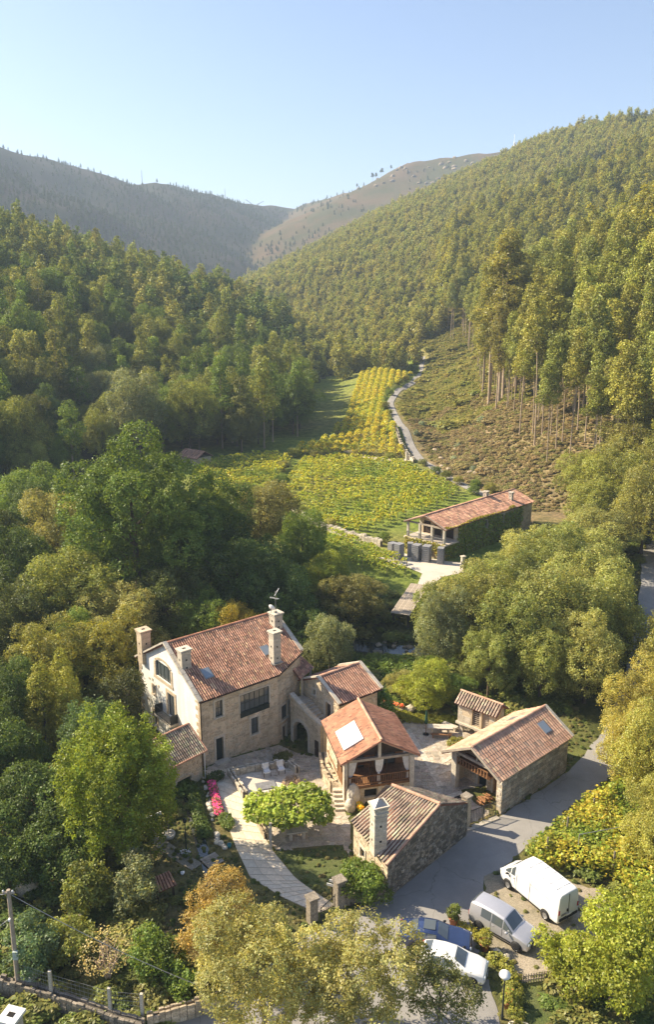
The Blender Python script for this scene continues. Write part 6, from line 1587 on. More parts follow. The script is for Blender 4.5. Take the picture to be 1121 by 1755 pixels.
# ------------------------------------------------------------------ vehicles
def car(name, label, cat, x, y, ang, st, paint, wheels, wr, side, front, rear, plate=True, roofwin=None, lamps=True, trimz=.42):
    """st: stations (x, z_low, z_belt, z_roof, half-width low, belt, roof); x runs from the nose (+) to the tail (-)
    side: list of (station i0, i1) side windows; front/rear: (i0, i1) stations spanned by the screens"""
    o = thing(name, label, cat, (x, y, .045), ang)
    def ring(s):
        X, zl, zb, zr_, wl, wb, wr_ = s; zm = (zl + zb) / 2
        return [(X, 0, zl), (X, wl * .92, zl), (X, wl, zl + .10), (X, max(wl, wb) * 1.0, zm), (X, wb, zb), (X, wr_ + (wb - wr_) * .18, zr_ - (zr_ - zb) * .16), (X, wr_ * .86, zr_ - .012), (X, 0, zr_ + .02)]
    K = 8; pts = [ring(s) for s in st]
    # densify the loft so that it shades smoothly
    V = []; 
    for p in pts: V += [Vector(q) for q in p] + [Vector((q[0], -q[1], q[2])) for q in p[-2:0:-1]]
    n = 2 * K - 2; fs = []
    for i in range(len(st) - 1):
        for k in range(n): fs.append((i * n + k, (i + 1) * n + k, (i + 1) * n + (k + 1) % n, i * n + (k + 1) % n))
    fs.append(tuple(range(n))); fs.append(tuple((len(st) - 1) * n + k for k in range(n - 1, -1, -1)))
    m = MB(); m.add(V, fs, 1.0, True)
    body = m.build('body', M[paint], o)
    md = body.modifiers.new('bevel', 'BEVEL'); md.width = .05; md.segments = 2; md.limit_method = 'ANGLE'; md.angle_limit = R(28)
    def patch(quad, name, material, off=.012, inset=.06, parent=o):
        q = [Vector(p) for p in quad]; c = sum(q, Vector()) / 4; nn = (q[1] - q[0]).cross(q[3] - q[0])
        if nn.length < 1e-6: nn = (q[2] - q[1]).cross(q[3] - q[1])
        nn.normalize()
        if nn.dot(c - Vector((c.x * .9, 0, .8))) < 0: nn = -nn
        q = [p + (c - p).normalized() * min(inset, (c - p).length * .4) for p in q]
        b = MB(); b.add([p + nn * off for p in q] + [p - nn * .03 for p in q], [(0, 1, 2, 3), (0, 4, 5, 1), (1, 5, 6, 2), (2, 6, 7, 3), (3, 7, 4, 0)])
        return b.build(name, M[material], parent)
    P = lambda i, k, sg: Vector((pts[i][k][0], sg * pts[i][k][1], pts[i][k][2]))
    for sg in (-1, 1):
        for i0, i1 in side: patch([P(i0, 4, sg), P(i1, 4, sg), P(i1, 5, sg), P(i0, 5, sg)], 'side_window', 'glass', .014, .05)
    for (i0, i1), nm in ((front, 'windscreen'), (rear, 'rear_window')):
        if i0 is None: continue
        a, b = (i0, i1)
        A = [P(a, 6, -1), P(a, 7, 1), P(a, 6, 1)]; B = [P(b, 6, -1), P(b, 7, 1), P(b, 6, 1)]
        q = []
        for lo, hi in ((.10, .93),):
            q = [[A[k].lerp(B[k], lo) for k in range(3)], [A[k].lerp(B[k], hi) for k in range(3)]]
        nn = (q[0][2] - q[0][0]).cross(q[1][1] - q[0][1]).normalized()
        if nn.z < 0: nn = -nn
        g_ = MB(); vs = [p + nn * .014 for p in q[0] + q[1]] + [p - nn * .02 for p in q[0] + q[1]]
        g_.add(vs, [(0, 1, 4, 3), (1, 2, 5, 4), (0, 6, 7, 1), (1, 7, 8, 2), (2, 8, 11, 5), (5, 11, 10, 4), (4, 10, 9, 3), (3, 9, 6, 0)]); g_.build(nm, M['glass'], o)
    for wx in wheels:
        for sg in (-1, 1):
            yy = sg * (max(s[4] for s in st) - .10)
            MB().lathe([(.01, sg * .0), (wr + .075, sg * .0), (wr + .075, sg * .112), (.01, sg * .112)], (wx, yy, wr + .02), 20, 1, 'Y').build('wheel_arch', M['trim'], o)
            w = MB().lathe([(.01, -.1), (wr * .8, -.1), (wr, -.06), (wr, .06), (wr * .8, .1), (.62 * wr, .1)], (0, 0, 0), 20, 1, 'Y').build('wheel', M['tyre'], o, None, (wx, yy + sg * .045, wr))
            MB().lathe([(.02, sg * .085), (.3 * wr, sg * .10), (.62 * wr, sg * .09), (.66 * wr, sg * .105)], (0, 0, 0), 14, 1, 'Y').build('rim', M['rim'], w)
    nx = st[0][0]; tx = st[-1][0]
    for sg in (-1, 1):
        s1 = st[1]; hl = MB(); hl.rock((nx - .12, sg * (s1[4] * .78), s1[2] - .08), (.16, .2, .10), 2, 1, 2); hl.build('headlight', M['lamp_clear'], o)
        sN = st[-2]; MB().box((tx + .04, sg * (st[-1][5] * .93), st[-1][2] - .12), (.12, .12, .34)).build('tail_light', M['lamp_red'], o)
        k = front[0] if front[0] is not None else 2
        mx = pts[k][4][0] - .35; MB().rock((mx, sg * (pts[k][4][1] + .14), pts[k][4][2] + .06), (.09, .13, .09), 3, 1, 2).build('mirror', M['trim' if paint != 'car_silver' else 'car_silver'], o)
    MB().box((nx - .03, 0, st[0][1] + .12), (.12, st[0][4] * 1.5, .16)).build('front_bumper', M['trim'], o)
    MB().box((nx + .02, 0, st[0][2] - .02), (.06, st[0][4] * .9, .10)).build('grille', M['trim'], o)
    MB().box((tx + .0, 0, st[-1][1] + .12), (.12, st[-1][4] * 1.8, .18)).build('rear_bumper', M['trim'], o)
    if plate:
        MB().box((nx + .05, 0, st[0][1] + .16), (.02, .5, .11)).build('number_plate', M['white'], o); MB().box((tx - .07, .0, st[-1][1] + .34), (.02, .5, .11)).build('number_plate', M['white'], o)
    for sg in (-1, 1):
        zs = trimz; MB().box(((wheels[0] + wheels[-1]) / 2, sg * (max(s[4] for s in st) + .0), zs), (abs(wheels[0] - wheels[-1]) - 2 * wr - .2, .05, .09)).build('side_moulding', M['trim' if paint != 'car_blue' else 'car_blue'], o)
        for i0, i1 in side[:2]:
            hx = (pts[i1][4][0] * .8 + pts[i0][4][0] * .2); MB().box((hx, sg * (pts[i0][4][1] + .015), pts[i0][4][2] - .12), (.16, .04, .035)).build('door_handle', M['trim' if paint != 'car_silver' else 'car_silver'], o)
        for i0, i1 in side[:2]:
            q0 = P(i1, 4, sg); q1 = P(i1, 3, sg); b = MB(); b.beam(q0 + Vector((0, sg * .004, 0)), q1 + Vector((0, sg * .004, -.1)), .016, .016); b.build('door_seam', M['trim'], o)
    if roofwin:
        MB().box((roofwin, 0, max(s[3] for s in st) + .012), (.75, .85, .02)).build('sunroof', M['glass'], o)
    return o

VAN = [(2.75, .42, .72, .80, .70, .72, .55), (2.62, .32, .95, 1.05, .92, .90, .70), (2.15, .30, 1.20, 1.34, .99, .96, .80), (1.55, .30, 1.32, 1.95, 1.0, .98, .84), (1.15, .30, 1.36, 2.36, 1.0, .985, .86), (.35, .30, 1.38, 2.50, 1.0, .985, .88), (-1.2, .30, 1.38, 2.52, 1.0, .985, .88), (-2.6, .32, 1.38, 2.50, 1.0, .985, .87), (-2.78, .36, 1.36, 2.44, .99, .975, .85), (-2.82, .5, 1.34, 2.36, .96, .95, .82)]
o = car('white_van', 'tall white delivery van parked on the gravel by the vines', 'van', 14.65, 47.35, math.atan2(3.06, -1.9), VAN, 'van_white', (1.75, -1.75), .34, [(2, 3), (3, 4)], (2, 4), (None, None), True, None)
for k in range(5): MB().box((-2.2 + k * .62, 0, 2.537), (.06, 1.3, .014)).build('roof_rib', M['van_white'], o)
for sg in (-1, 1):
    MB().box((-.25, sg * 1.002, 1.3), (.018, .012, 1.75)).build('door_seam', M['trim'], o); MB().box((.98, sg * 1.0, 1.1), (.018, .012, 1.3)).build('door_seam', M['trim'], o); MB().box((-1.2, sg * 1.0, 1.75), (1.9, .012, .018)).build('panel_crease', M['metal'], o)
MB().box((-2.83, .0, 1.35), (.03, .03, 2.0)).build('rear_door_seam', M['trim'], o); MB().box((-2.84, .12, 1.15), (.05, .1, .2)).build('rear_handle', M['trim'], o); MB().box((-2.85, .45, .95), (.02, .5, .12)).build('rear_badge', M['metal'], o)
MPV = [(2.16, .38, .66, .72, .62, .64, .5), (2.06, .26, .80, .86, .82, .80, .62), (1.6, .22, .95, 1.02, .89, .86, .70), (1.05, .22, 1.02, 1.10, .90, .88, .74), (.30, .22, 1.06, 1.74, .905, .885, .68), (-.55, .22, 1.08, 1.82, .905, .885, .69), (-1.35, .22, 1.09, 1.80, .905, .885, .69), (-2.0, .24, 1.09, 1.74, .90, .88, .68), (-2.18, .30, 1.06, 1.62, .88, .86, .66), (-2.22, .42, 1.0, 1.45, .84, .83, .62)]
car('silver_minivan', 'silver minivan with a dark windscreen parked beside the white van', 'car', 11.72, 44.15, math.atan2(-1.83, 2.02), MPV, 'car_silver', (1.38, -1.35), .32, [(3, 4), (4, 5), (5, 6)], (3, 4), (7, 8), True, None)
SED = [(2.3, .34, .58, .64, .6, .62, .45), (2.18, .24, .70, .76, .82, .80, .6), (1.6, .2, .82, .90, .87, .85, .7), (.85, .2, .90, .96, .88, .87, .74), (.1, .2, .93, 1.38, .88, .87, .62), (-.55, .2, .94, 1.43, .88, .87, .62), (-1.1, .2, .95, 1.38, .88, .87, .60), (-1.7, .2, .96, 1.02, .88, .86, .66), (-2.2, .26, .92, .98, .84, .82, .62), (-2.3, .38, .8, .86, .78, .76, .55)]
car('blue_saloon', 'dark blue saloon car with a sunroof parked beside a flower pot', 'car', 7.05, 43.2, R(-11.5), SED, 'car_blue', (1.38, -1.35), .31, [(4, 5), (5, 6)], (3, 4), (6, 7), True, -.4)
HAT = [(2.1, .34, .60, .66, .6, .62, .45), (1.98, .24, .74, .80, .8, .78, .6), (1.45, .2, .88, .96, .86, .84, .7), (.85, .2, .95, 1.02, .87, .86, .73), (.1, .2, .99, 1.44, .87, .86, .62), (-.6, .2, 1.0, 1.50, .87, .86, .62), (-1.3, .2, 1.02, 1.45, .87, .86, .60), (-1.85, .24, 1.0, 1.3, .86, .84, .56), (-2.05, .3, .94, 1.05, .82, .8, .55)]
car('white_hatchback', 'white hatchback half hidden under the front tree beside the blue saloon', 'car', 7.85, 41.05, R(-19), HAT, 'van_white', (1.3, -1.3), .31, [(4, 5), (5, 6)], (3, 4), (6, 7), True, None)
# ------------------------------------------------------------------ gates, walls, posts
def pillar(name, label, x, y, w, h, rz, material='granite_light', cap=.14, dark=False):
    o = thing(name, label, 'pillar', (x, y, float(height(x, y))), rz); r = random.Random(int(x * 100)); z = 0
    while z < h - .02:
        hh = min(r.uniform(.35, .5), h - z); MB().box((0, 0, 0), (w + r.uniform(-.02, .02), w + r.uniform(-.02, .02), hh - .012), 0, r.uniform(.85, 1.1)).build('block', M[material], o, None, (0, 0, z + hh / 2)); z += hh
    MB().box((0, 0, h + cap / 2), (w + .18, w + .18, cap)).build('cap', M['granite_dark' if dark else material], o); return o
def gate(name, label, p, q, h, bars=14, z=0.0, panels=2, arch=False):
    L_ = math.hypot(q[0] - p[0], q[1] - p[1]); o = thing(name, label, 'gate', (p[0], p[1], float(height(*p)) + z), math.atan2(q[1] - p[1], q[0] - p[0]))
    for k in range(panels):
        a, b = L_ * k / panels + .02, L_ * (k + 1) / panels - .02
        fr = MB().box(((a + b) / 2, 0, .12), (b - a, .04, .05)).box(((a + b) / 2, 0, h - .1), (b - a, .04, .05)).box((a + .025, 0, h / 2), (.05, .045, h)).box((b - .025, 0, h / 2), (.05, .045, h)).build('leaf_frame', M['iron'], o)
        n = bars // panels
        for i in range(1, n): MB().box((0, 0, 0), (.025, .025, h - .15)).build('bar', M['iron'], fr, None, (a + (b - a) * i / n, 0, h / 2 + .04))
    return o
pillar('gate_pillar', 'square stone gate pillar with a dark cap against the roadside stone house', 11.05, 55.35, .55, 2.7, R(41), 'granite', .16, True)
gate('yard_gate', 'black iron yard gate between the roadside stone house and the barn', (11.4, 55.35), (13.75, 56.65), 1.5, 16)
pillar('gate_pillar', 'rough stone gate pillar beside the driveway gate', .85, 46.6, .62, 2.1, R(30), 'granite_dark')
pillar('gate_pillar', 'stone gate pillar half hidden by the front tree', -1.0, 45.15, .6, 1.9, R(30), 'granite_dark')
gate('driveway_gate', 'open black iron gate leaf at the end of the driveway', (-.45, 44.9), (.55, 46.2), 1.35, 8, 0, 1)
low_wall('boundary_wall', 'low mossy stone wall between the driveway gate and the green bush', 'wall', [(1.2, 46.7), (2.6, 47.2), (4.2, 47.5)], .75, .4, 11, 'granite_dark')
low_wall('boundary_wall', 'stone garden wall along the bottom edge below the lower garden', 'wall', [(-23, 40.2), (-18.4, 39.2), (-16.2, 38.5), (-14.2, 37.8), (-12.3, 37.1), (-10.6, 36.6)], .9, .5, 12, 'granite_dark')
low_wall('boundary_wall', 'sunlit low wall at the bottom edge beside the thin pole', 'wall', [(-10.3, 36.9), (-8.6, 37.5), (-6.6, 38.3)], .9, .4, 13, 'granite')
# planter walls of the courtyard
low_wall('planter_wall', 'pale stone planter wall around the two white chairs', 'wall', [(-6.9, 59.2), (-8.5, 62.4), (-7.6, 63.0), (-3.4, 64.8), (-2.7, 63.4)], .55, .45, 14, 'granite_light', (.35, .6))
low_wall('bank_wall', 'curved stone bank wall between the courtyard and the pavilion', 'wall', [(-.4, 65.2), (-.2, 62.6), (.5, 60.4), (1.4, 59.4)], 1.1, .7, 15, 'granite', (.35, .6))
low_wall('edge_wall', 'low stone edging along the driveway beside the fig tree', 'wall', [(-6.7, 58.9), (-5.6, 55.9), (-4.9, 54.2)], .4, .35, 16, 'granite', (.3, .5))
# terrace floor inside the planter
sheet('planter_floor', [(-6.9, 59.4), (-8.3, 62.3), (-3.4, 64.5), (-2.8, 63.3), (-3.4, 60.6)], .055, M['concrete'], 1.2)
# steps up to the pavilion, and the big pale boulder
sp = thing('garden_steps', 'four pale stone steps up towards the pavilion', 'steps', (1.1, 58.3, 0), R(5))
for i in range(5): MB().box((0, 0, 0), (.95, .42, .2), 0, rnd.uniform(.9, 1.08)).build('step', M['granite_light'], sp, None, (-.05, -.75 + i * .36, .1 + i * .2))
for i, (x, y, s, lab) in enumerate([(2.15, 58.0, (.75, .6, 1.25), 'big pale upright boulder beside the garden steps'), (1.95, 57.4, (.55, .5, .7), 'smaller pale boulder at the foot of the big boulder'), (8.5, 74.3, (.8, .6, .35), 'flat pale boulder in the grass beside the flower trough')]):
    tag(MB().rock((0, 0, 0), s, 200 + i, 1.05, 3).build('boulder', M['granite_light'], None, None, (x, y, s[2] * .7)), lab, 'boulder')
# white stones along the flower bed
rr = random.Random(31)
line = [(-10.9, 62.0), (-10.1, 59.4), (-9.5, 57.3), (-8.8, 54.5), (-8.5, 53.4), (-7.9, 52.7)]
for i in range(24):
    k = i / 23; e = edge_at(line, k); s = rr.uniform(.16, .34)
    if .5 < k < .62: continue
    tag(MB().rock((0, 0, 0), (s, s * .85, s * .7), 300 + i, rr.uniform(1.0, 1.3)).build('edging_stone', M['granite_light'], None, None, (e[0] + rr.uniform(-.15, .15), e[1] + rr.uniform(-.15, .15), s * .4)), 'white edging stone between the garden stream and the flower bed', 'stone', 'white stones along the flower bed')
def clumps(name, label, cat, pts, rad, h, leaf, material, seed, color=None, per=8, sp=.16, group=None):
    cx = sum(p[0] for p in pts) / len(pts); cy = sum(p[1] for p in pts) / len(pts)
    lb = [(p[0] - cx, p[1] - cy, h * .55, rad, rad, h * .5) for p in pts]
    v, f, t = leaf_cloud(lb, sp, per, sp * .8, leaf, seed, .6, .8, .7, .2)
    o = thing(name, label, cat, (cx, cy, float(height(cx, cy))), 0, group)
    c = inst(raw_mesh('foliage', v, f, M[material], t), 'foliage', o, kind='stuff')
    if color: c.color = (*color, 1)
    return o, lb
def flowers(o, lb, material, n, size, seed):
    g = np.random.default_rng(seed); L_ = np.array([l[:6] for l in lb]); i = g.integers(0, len(L_), n); d = g.normal(size=(n, 3)); d[:, 2] = np.abs(d[:, 2]) + .3; d /= np.linalg.norm(d, axis=1)[:, None]
    v, f, t = leaves_from(L_[i, :3] + d * L_[i, 3:6] * 1.05, g, size, (0, 0, 1), .4)
    inst(raw_mesh('blossoms', v, f, M[material], t), 'blossoms', o, kind='stuff')
o, lb = clumps('flower_bed', 'long bed of magenta flowers beside the driveway', 'flowers', [edge_at([(-10.0, 61.0), (-9.25, 58.4), (-8.8, 56.8)], k / 11) for k in range(12)], .36, .45, .12, 'leaf', 1, (0.10, 0.15, 0.035)); flowers(o, lb, 'pink', 2600, .13, 2)
clumps('garden_shrub', 'dark low shrub at the upper end of the magenta flower bed', 'shrub', [(-9.6, 62.0), (-10.0, 61.6)], .5, .7, .14, 'leaf', 3, (0.07, 0.10, 0.04))
clumps('box_bush', 'round dark bush on the terrace in front of the main house wall', 'shrub', [(-4.4, 65.7), (-3.8, 65.9), (-4.1, 65.5)], .6, .8, .13, 'leaf', 4, (0.12, 0.13, 0.035))
clumps('hedge', 'low dark hedge between the garden stream and the white stones', 'hedge', [edge_at([(-11.7, 60.5), (-10.6, 57.0), (-9.6, 54.2)], k / 8) for k in range(9)], .5, .6, .15, 'leaf', 5, (0.09, 0.13, 0.035))
clumps('garden_shrub', 'bright shrub beside the driveway below the white stones', 'shrub', [(-7.9, 55.3), (-8.2, 56.0)], .5, .6, .14, 'leaf', 6, (0.11, 0.15, 0.04))
clumps('round_hedge', 'low round bush on the plaza in front of the granary', 'shrub', [(12.4, 67.9), (12.9, 67.6), (12.0, 67.5)], .62, .55, .13, 'leaf', 7, (0.17, 0.17, 0.04))
o, lb = clumps('yellow_flowers', 'small plant with yellow flowers beside the big boulder', 'flowers', [(2.65, 57.5), (2.75, 57.2)], .28, .7, .12, 'leaf', 8, (0.2, 0.22, 0.04)); flowers(o, lb, 'yellow', 260, .13, 9)
tr = thing('flower_trough', 'long stone trough of salmon flowers at the plaza garden', 'planter', (6.8, 74.6, 0), R(-33)); MB().box((0, 0, .25), (2.6, .7, .5)).build('trough', M['granite_light'], tr)
lb = [(-1.0 + k * .4, 0, .6, .3, .3, .22) for k in range(6)]; v, f, t = leaf_cloud(lb, .16, 8, .12, .13, 10, .6); c = inst(raw_mesh('foliage', v, f, M['leaf'], t), 'foliage', tr, kind='stuff'); c.color = (.12, .17, .04, 1); flowers(tr, lb, 'salmon', 520, .15, 11)
clumps('garden_border', 'strip of sunny ground cover along the plaza edge', 'plants', [edge_at([(6.9, 74.0), (8.5, 72.3), (10.8, 72.0), (12.6, 71.9)], k / 12) for k in range(13)], .7, .45, .14, 'leaf', 12, (0.23, 0.24, 0.045))
clumps('climbing_plant', 'dark green climber on the corner of the small red-roofed house', 'plant', [(5.6, 71.6), (5.4, 72.2), (5.9, 71.2)], .7, 3.2, .2, 'leaf', 13, (0.09, 0.15, 0.03), 8, .25)
clumps('ground_cover_bed', 'bed of fresh green ground cover behind the small red-roofed house', 'plants', [(x, y) for x in (5.5, 7.5, 9.5, 11.5) for y in (82, 84.5, 87)], 1.6, .9, .2, 'leaf', 14, (0.13, 0.19, 0.04), 8, .3)
clumps('lavender', 'dry lavender clump on the corner of the planter wall', 'plant', [(-3.1, 61.8), (-2.8, 61.3), (-3.4, 61.2)], .45, .5, .1, 'leaf', 15, (0.28, 0.22, 0.2))
# fig pergola: trunk, posts, dense leaves
fg = thing('fig_pergola', 'bright leafy fig tree trained over stone posts beside the courtyard table', 'tree', (-2.9, 54.2, 0), 0)
lb = [(-2.6, .2, 2.0, .9, .9, .5), (2.5, -.2, 2.1, .9, .8, .6), (-.4, -1.0, 2.2, 1.0, .7, .6), (-.6, 1.1, 2.6, 1.2, 1.1, .6), (-2.3, .7, 2.45, 1.2, 1.1, .55), (-1.0, .0, 2.6, 1.3, 1.2, .65), (.4, .3, 2.7, 1.3, 1.3, .65), (1.7, .1, 2.65, 1.2, 1.1, .6), (1.3, 1.3, 2.85, 1.1, 1.0, .65), (0, 1.2, 2.8, 1.1, 1.0, .6), (2.3, .8, 2.6, .9, .9, .5), (-1.7, -.6, 2.3, .9, .8, .45), (.6, -.8, 2.45, 1.0, .8, .5)]
v, f, t = leaf_cloud(lb, .26, 9, .22, .26, 40, .6, .8, .8)
c = inst(raw_mesh('crown', v, f, M['leaf'], t), 'crown', fg); c.color = (0.25, 0.31, 0.055, 1)
trunk_mb(2.6, .16, lb, (.2, 0), 4).build('trunk', M['bark_grey'], fg)
for (px, py) in ((-1.4, -1.55), (2.4, .25), (-2.6, 1.6), (1.4, 2.0)): MB().box((0, 0, 0), (.2, .2, 2.3)).build('post', M['granite_light'], fg, None, (px, py, 1.15))
tb = thing('stone_table', 'stone slab table under the fig tree', 'table', (-2.35, 53.95, 0), R(10)); MB().box((0, 0, .75), (1.7, .9, .12)).build('table_top', M['granite_light'], tb)
for sx in (-.5, .5): MB().box((0, 0, 0), (.25, .6, .7)).build('leg', M['granite_light'], tb, None, (sx, 0, .35))
# chairs in the planter terrace
def lounge(label, x, y, rz):
    o = thing('garden_chair', label, 'chair', (x, y, .06), rz, 'white garden chairs')
    MB().box((0, 0, .4), (.6, .6, .1)).build('seat', M['cloth'], o); b = MB().box((0, 0, 0), (.6, .1, .62)).build('backrest', M['cloth'], o, None, (0, .33, .68)); b.rotation_euler = (R(-14), 0, 0)
    for sx in (-.3, .3):
        for sy in (-.28, .28): MB().box((0, 0, 0), (.05, .05, .42)).build('leg', M['wood_dark'], o, None, (sx, sy, .2))
        MB().box((0, 0, 0), (.05, .6, .04)).build('armrest', M['wood_dark'], o, None, (sx * 1.1, 0, .6))
lounge('white garden chair nearer the driveway, in front of the planter wall', -5.35, 62.5, R(20)); lounge('white garden chair farther from the driveway, in front of the planter wall', -4.1, 62.9, R(20))
tag(MB().box((0, 0, 0), (1.7, 1.1, .03)).build('floor_mat', M['mat_grey'], None, None, (-5.3, 60.9, .085), R(18)), 'dark grey mat lying on the terrace before the white chairs', 'mat')
# plaza furniture
tb = thing('picnic_table', 'wooden plaza table with benches beside the closed green parasol', 'table', (11.0, 69.7, 0), R(-4)); MB().box((0, 0, .75), (2.4, .85, .08)).build('table_top', M['granite_light'], tb)
for sx in (-.8, .8): MB().box((0, 0, 0), (.2, .6, .72)).build('leg', M['granite_light'], tb, None, (sx, 0, .36))
for sy, lab in ((-.85, 'wooden bench on the near side of the plaza table'), (.9, 'wooden bench on the far side of the plaza table')):
    b = thing('bench', lab, 'bench', (11.0, 69.7 + sy, 0), R(-4)); MB().box((0, 0, .42), (2.0, .35, .06)).build('seat', M['wood'], b)
    for sx in (-.8, .8): MB().box((0, 0, 0), (.08, .3, .4)).build('leg', M['wood'], b, None, (sx, 0, .2))
u = thing('parasol', 'closed dark green parasol standing beside the plaza table', 'parasol', (9.6, 69.5, 0)); MB().tube([(0, 0, 0), (0, 0, 2.7)], .03, 6).build('pole', M['wood'], u)
MB().lathe([(.03, 1.15), (.17, 1.25), (.14, 1.9), (.06, 2.55), (.01, 2.65)], (0, 0, 0), 9).build('canopy', M['green_cloth'], u); MB().lathe([(.01, 0), (.3, .02), (.3, .09), (.01, .1)], (0, 0, 0), 12).build('base', M['trim'], u)
sb = thing('stone_bench', 'stone bench under the granary corner', 'bench', (12.1, 70.6, 0), R(-40)); MB().box((0, 0, .42), (1.6, .5, .12)).build('seat', M['granite_light'], sb)
for sx in (-.6, .6): MB().box((0, 0, 0), (.2, .4, .38)).build('leg', M['granite_light'], sb, None, (sx, 0, .19))
# firewood and barrel things by the barn porch
wp = thing('log_pile', 'pile of split orange firewood in front of the barn porch', 'firewood', (13.2, 58.6, 0), R(41)); r = random.Random(3)
for k in range(34): MB().tube([(0, -.22, 0), (0, .22, 0)], r.uniform(.05, .085), 6, r.uniform(.9, 1.7)).build('log', M['wood'], wp, None, (r.uniform(-.8, .8), r.uniform(-.25, .25), .07 + .13 * r.randint(0, 3)), r.uniform(-.3, .3))
# garden bench, stone ring, lamps
b = thing('garden_bench', 'white garden bench on the lawn near the big yellow-green tree', 'bench', (-13.8, 55.4, 0), R(40)); MB().box((0, 0, .43), (1.5, .42, .06)).build('seat', M['white'], b); MB().box((0, .2, .72), (1.5, .06, .4)).build('backrest', M['white'], b)
for sx in (-.65, .65): MB().box((0, 0, 0), (.08, .4, .42)).build('leg', M['white'], b, None, (sx, 0, .21))
rg = thing('round_planter', 'round stone planter with a thin young tree on the lawn', 'planter', (-12.4, 54.1, 0)); MB().lathe([(.02, 0), (.48, 0), (.52, .3), (.4, .32), (.38, .26), (.02, .26)], (0, 0, 0), 16).build('bowl', M['granite_light'], rg)
lb = [(0, 0, 2.6, .35, .35, .5), (.15, .1, 2.1, .25, .25, .35)]; v, f, t = leaf_cloud(lb, .22, 6, .18, .14, 60); c = inst(raw_mesh('crown', v, f, M['leaf'], t), 'crown', rg); c.color = (.17, .2, .06, 1); MB().tube([(0, 0, .2), (0, 0, 2.6)], [.04, .02], 5).build('stem', M['bark_grey'], rg)
def garden_lamp(label, x, y, h, shade='lantern'):
    o = thing('garden_lamp', label, 'lamp post', (x, y, float(height(x, y)))); MB().tube([(0, 0, 0), (0, 0, .2), (0, 0, h)], [.09, .05, .035], 8).build('post', M['frame_dark'], o)
    MB().lathe([(.02, h), (.14, h + .05), (.17, h + .3), (.02, h + .42)], (0, 0, 0), 8).build('lantern', M['frame_dark'], o)
garden_lamp('green garden lamp post on the lawn beside the garden stream', -10.7, 52.2, 2.6)
tag(MB().rock((0, 0, 0), (.17, .17, .17), 5, 1.3, 2).build('globe_light', M['white'], None, None, (-10.55, 49.8, .15)), 'small white globe light on the dark lawn', 'lamp')
o, lb = clumps('white_flowers', 'small clump of white flowers at the foot of the garden lamp', 'flowers', [(-10.9, 51.9), (-10.5, 51.8)], .25, .4, .1, 'leaf', 16, (0.1, 0.14, 0.04)); g = np.random.default_rng(3); v, f, t = leaves_from(np.stack([g.uniform(-.4, .4, 60), g.uniform(-.2, .2, 60), g.uniform(.25, .5, 60)], 1), g, .12, (0, 0, 1)); inst(raw_mesh('blossoms', v, f, M['white'], t), 'blossoms', o, kind='stuff')
bk = thing('teal_bucket', 'small teal bucket at the end of the white stones', 'bucket', (-7.5, 52.8, .03)); MB().lathe([(.02, 0), (.13, 0), (.17, .3), (.15, .3), (.12, .03), (.02, .03)], (0, 0, 0), 12).build('pail', M['teal'], bk); MB().tube([(-.16, 0, .3), (0, 0, .45), (.16, 0, .3)], .01, 5).build('handle', M['metal'], bk)
# foot bridge over the garden stream
fb = thing('foot_bridge', 'small plank foot bridge over the garden stream', 'bridge', (-8.6, 51.2, .12), R(-50))
for k in range(6): MB().box((0, 0, 0), (.2, 1.3, .06), 0, rnd.uniform(.8, 1.15)).build('plank', M['wood_grey'], fb, None, (-.55 + k * .22, 0, 0))
tr = thing('tiled_canopy', 'low red tiled corner roof in the shaded lower garden', 'roof', (-11.3, 47.3, 0), R(35)); tiles(tr, (-.7, -.5, 1.2), (.7, -.5, 1.2), (.6, .5, 1.7), (-.6, .5, 1.7), seed=5)
for sx in (-.6, .6): MB().box((0, 0, 0), (.12, .12, 1.2)).build('post', M['wood_dark'], tr, None, (sx, 0, .6))
# road side: sign, mail post
sg = thing('signboard', 'small white double signboard on a post beside the rough gate pillar', 'sign', (.35, 47.2, 0), R(-20)); MB().tube([(0, 0, 0), (0, 0, 1.75)], .04, 6).build('post', M['wood_dark'], sg)
for z, dx in ((1.25, -.1), (1.6, .1)): MB().box((0, 0, 0), (.55, .04, .2)).build('board', M['white'], sg, None, (dx, -.05, z))
sg = thing('name_board', 'pale wooden board on a dark post at the low mossy wall', 'sign', (2.05, 47.5, 0), R(25)); MB().box((0, 0, 1.0), (.14, .14, 2.0)).build('post', M['wood_dark'], sg); MB().box((0, 0, 0), (.8, .06, .35)).build('board', M['wood_grey'], sg, None, (-.55, -.05, 1.1))
# pots and strip of plants beside the cars
def pot(label, x, y, s, color, petals=None, seed=0):
    o = thing('flower_pot', label, 'flower pot', (x, y, .03)); MB().lathe([(.02, 0), (.24 * s, 0), (.34 * s, .5 * s), (.38 * s, .5 * s), (.38 * s, .58 * s), (.3 * s, .58 * s), (.02, .5 * s)], (0, 0, 0), 12).build('pot', M['terracotta'], o)
    lb = [(0, 0, .85 * s, .42 * s, .42 * s, .42 * s), (.1, .1, 1.1 * s, .28 * s, .28 * s, .3 * s)]; v, f, t = leaf_cloud(lb, .14, 8, .12, .13, seed, .5); c = inst(raw_mesh('plant', v, f, M['leaf'], t), 'plant', o); c.color = (*color, 1)
    if petals: flowers(o, lb, petals, 26, .11, seed)
pot('terracotta pot with an upright green plant behind the blue saloon', 8.5, 44.95, 1.0, (0.13, 0.16, 0.04), None, 71); pot('terracotta pot with a yellow-green plant between blue saloon and silver minivan', 10.15, 42.75, 1.0, (0.23, 0.23, 0.045), None, 72); pot('terracotta pot with flowers beside the street lamp', 10.7, 38.3, .9, (0.2, 0.22, 0.05), 'salmon', 73)
